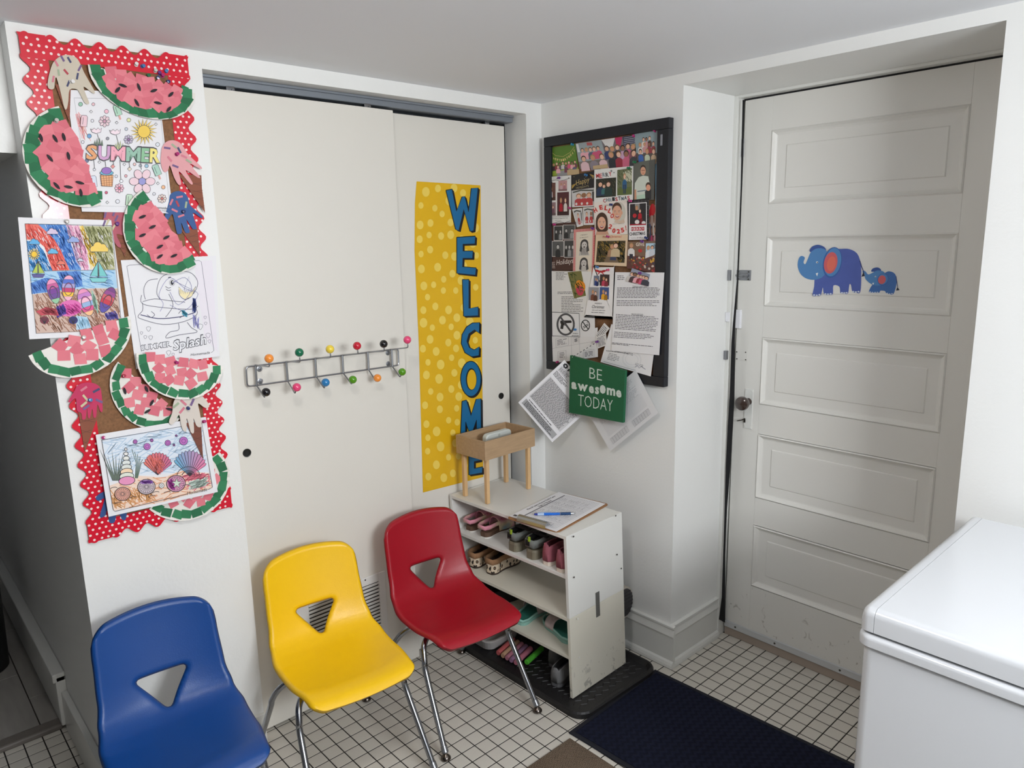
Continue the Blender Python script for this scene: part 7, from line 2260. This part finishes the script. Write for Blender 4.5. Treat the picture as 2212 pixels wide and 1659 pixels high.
c.poly(smooth2([(1020, 1345), (970, 1330), (928, 1352), (910, 1390), (893, 1426), (882, 1414), (890, 1386), (866, 1377), (850, 1402), (848, 1446), (868, 1490), (908, 1516), (960, 1519), (1004, 1496), (1034, 1430)], 3), LB)
c.ell(1056, 1416, 56, 94, (52, 92, 158), 12, 26); c.ell(1058, 1414, 50, 87, LB, 12, 26); c.ell(1046, 1418, 40, 66, PKI, 12, 24); c.ell(1050, 1424, 26, 46, (222, 110, 92), 12, 20)
c.ell(964, 1415, 6, None, (240, 240, 240), n=10); c.ell(965, 1416, 3.5, None, (16, 16, 20), n=8)
c.poly([(956, 1482), (970, 1478), (964, 1500)], (240, 238, 232))
for x, y in ((946, 1612), (962, 1614), (978, 1611), (1014, 1606), (1030, 1607), (1046, 1605), (1114, 1599), (1128, 1600), (1142, 1599), (1182, 1592), (1198, 1594), (1214, 1592)): c.ell(x, y, 6.5, 5, (206, 214, 226), n=9)
c.line([(1222, 1405), (1232, 1440), (1246, 1474)], 5, (50, 60, 110)); c.poly([(1244, 1470), (1252, 1498), (1232, 1502)], (40, 44, 60))
c.build('sticker_print', o, .45)['kind'] = 'stuff'
o, c = sticker('small blue elephant sticker holding the large one by the tail', [(1375, 1478), (1405, 1470), (1432, 1484), (1443, 1515), (1440, 1560), (1424, 1606), (1402, 1608), (1380, 1600), (1372, 1588), (1345, 1586), (1338, 1598), (1300, 1598), (1276, 1594), (1290, 1560), (1310, 1540)], (64, 108, 170))
c.poly(smooth2([(1290, 1470), (1300, 1452), (1330, 1446), (1350, 1460), (1340, 1475), (1310, 1472)], 3), (54, 84, 150))
c.poly(smooth2([(1372, 1478), (1330, 1464), (1298, 1478), (1272, 1488), (1256, 1470), (1240, 1466), (1238, 1476), (1250, 1486), (1256, 1516), (1290, 1546), (1330, 1556), (1368, 1540)], 3), LB)
c.ell(1360, 1518, 32, 36, (52, 92, 158), 20, 20); c.ell(1361, 1517, 29, 33, LB, 20, 20); c.ell(1355, 1520, 23, 27, PKI, 20, 18)
c.ell(1316, 1502, 4.5, None, (240, 240, 240), n=8); c.ell(1316, 1503, 2.6, None, (16, 16, 20), n=8); c.poly([(1296, 1540), (1308, 1538), (1303, 1551)], (240, 238, 232))
for x, y in ((1284, 1594), (1298, 1597), (1314, 1597), (1328, 1596), (1388, 1602), (1402, 1606), (1416, 1604)): c.ell(x, y, 5, 4, (206, 214, 226), n=8)
c.line([(1440, 1500), (1446, 1540), (1450, 1565)], 4, (50, 60, 110)); c.poly([(1448, 1564), (1462, 1582), (1440, 1586)], (40, 44, 60))
c.build('sticker_print', o, .45)['kind'] = 'stuff'

# ------------------------------------------------------------------ sign-in sheet and pen on the clipboard
ZC = lambda x, y: (1080 + 0.11302 * x, 1050 + 0.11302 * y)
plT = plane_level(ZT + 0.0064)
qd = [(182, 570), (1122, 112), (2012, 335), (1075, 862)]
P = [plT.hit(*ZC(*p)) for p in qd]
pg = MB().prism(P, (0, 0, -0.0018)).build('sign_in_sheet', M_PAPER)
tag(pg, 'stack of sign-in sheets on the clipboard', 'paper')
c = Canvas(plT, ZC)
with Sub(c, qd):
    D = (84, 82, 88)
    c.text('Play & Learn Home Child Care', (.30, .085), (.86, .085), .045, (60, 58, 64), .02); c.text('Sign In Sheet', (.46, .155), (.72, .155), .045, (60, 58, 64), .02)
    c.line([(.05, .185), (.95, .185)], .024, (120, 120, 126))
    for k in range(20): c.line([(.05, .20 + k * .038), (.95, .20 + k * .038)], .0035, (140, 140, 146))
    for u in (.05, .22, .36, .5, .64, .78, .95): c.line([(u, .2), (u, .925)], .0025, (140, 140, 146))
    for k in range(17):
        for u in (.07, .24, .38, .52, .66, .80):
            if rb.random() < .82:
                pts = [(u + .012 * i, .222 + k * .038 + rb.uniform(-.012, .010)) for i in range(rb.randrange(5, 9))]
                c.line(pts, .004, D)
    for k in range(9): c.ell(.04 + .012 * (k % 3), .05 + .02 * (k // 3), .008, .012, D, n=6)
c.build('sheet_print', pg)
pn = empty('ballpoint_pen', (-0.33, -0.37, ZT)); tag(pn, 'blue ballpoint pen lying on the sign-in sheets', 'pen')
pa = plane_level(ZT + 0.0112).hit(1154, 1111); pb = plane_level(ZT + 0.0112).hit(1243.5, 1109)
dpen = pb - pa
A = lambda t: pa + dpen * t
def seg(name, t0, t1, r0, r1, m):
    return MB().tube([A(t0), A((t0 + t1) / 2), A(t1)], [r0, (r0 + r1) / 2 if abs(r0 - r1) > .002 else max(r0, r1), r1], 14).build(name, m, pn)
seg('plunger', 0.0, .08, .0028, .0034, mat('pen_dark_blue', (36, 56, 150), .3))
seg('clear_sleeve', .08, .235, .0046, .0046, mat('pen_clear', (176, 196, 226), .15, coat=.5))
seg('barrel', .235, .62, .0047, .0047, mat('pen_blue', (24, 104, 206), .2, coat=.4))
seg('band', .62, .635, .0049, .0049, M_CHROME)
seg('grip', .635, .88, .0050, .0048, mat('pen_grip', (18, 64, 112), .6))
seg('nose_cone', .88, .97, .0040, .0016, M_CHROME)
seg('tip', .97, 1.0, .0010, .0006, M_STEEL)
nn = Vector((0, 0, 1)); side = dpen.normalized().cross(nn)
MB().prism([A(.09) + nn * .0056 - side * .002, A(.40) + nn * .0058 - side * .002, A(.40) + nn * .0058 + side * .002, A(.09) + nn * .0056 + side * .002], nn * .0012).build('pocket_clip', mat('pen_clear', (176, 196, 226), .15), pn)
# ------------------------------------------------------------------ ceiling lamp above the photographer
lamp = empty('ceiling_lamp', (-1.66, -1.20, H)); tag(lamp, 'round frosted ceiling lamp', 'lamp')
Lm = Matrix.Translation((-1.66, -1.20, H)) @ Matrix.Rotation(math.pi, 4, 'X')
MB().lathe([(0, 0), (0.10, 0), (0.10, 0.02), (0.09, 0.025), (0, 0.025)], Lm, 28).build('lamp_base', M_TRIM, lamp)
gm = bpy.data.materials.new('frosted_glass'); gm.use_nodes = True
b_ = gm.node_tree.nodes['Principled BSDF']
b_.inputs['Base Color'].default_value = (0.9, 0.88, 0.84, 1)
b_.inputs['Emission Color'].default_value = (1.0, 0.965, 0.93, 1)
b_.inputs['Emission Strength'].default_value = 72.0
MB().lathe([(0, 0.095), (0.05, 0.090), (0.085, 0.070), (0.098, 0.045), (0.092, 0.026), (0, 0.026)], Lm, 28).build('lamp_shade', gm, lamp)
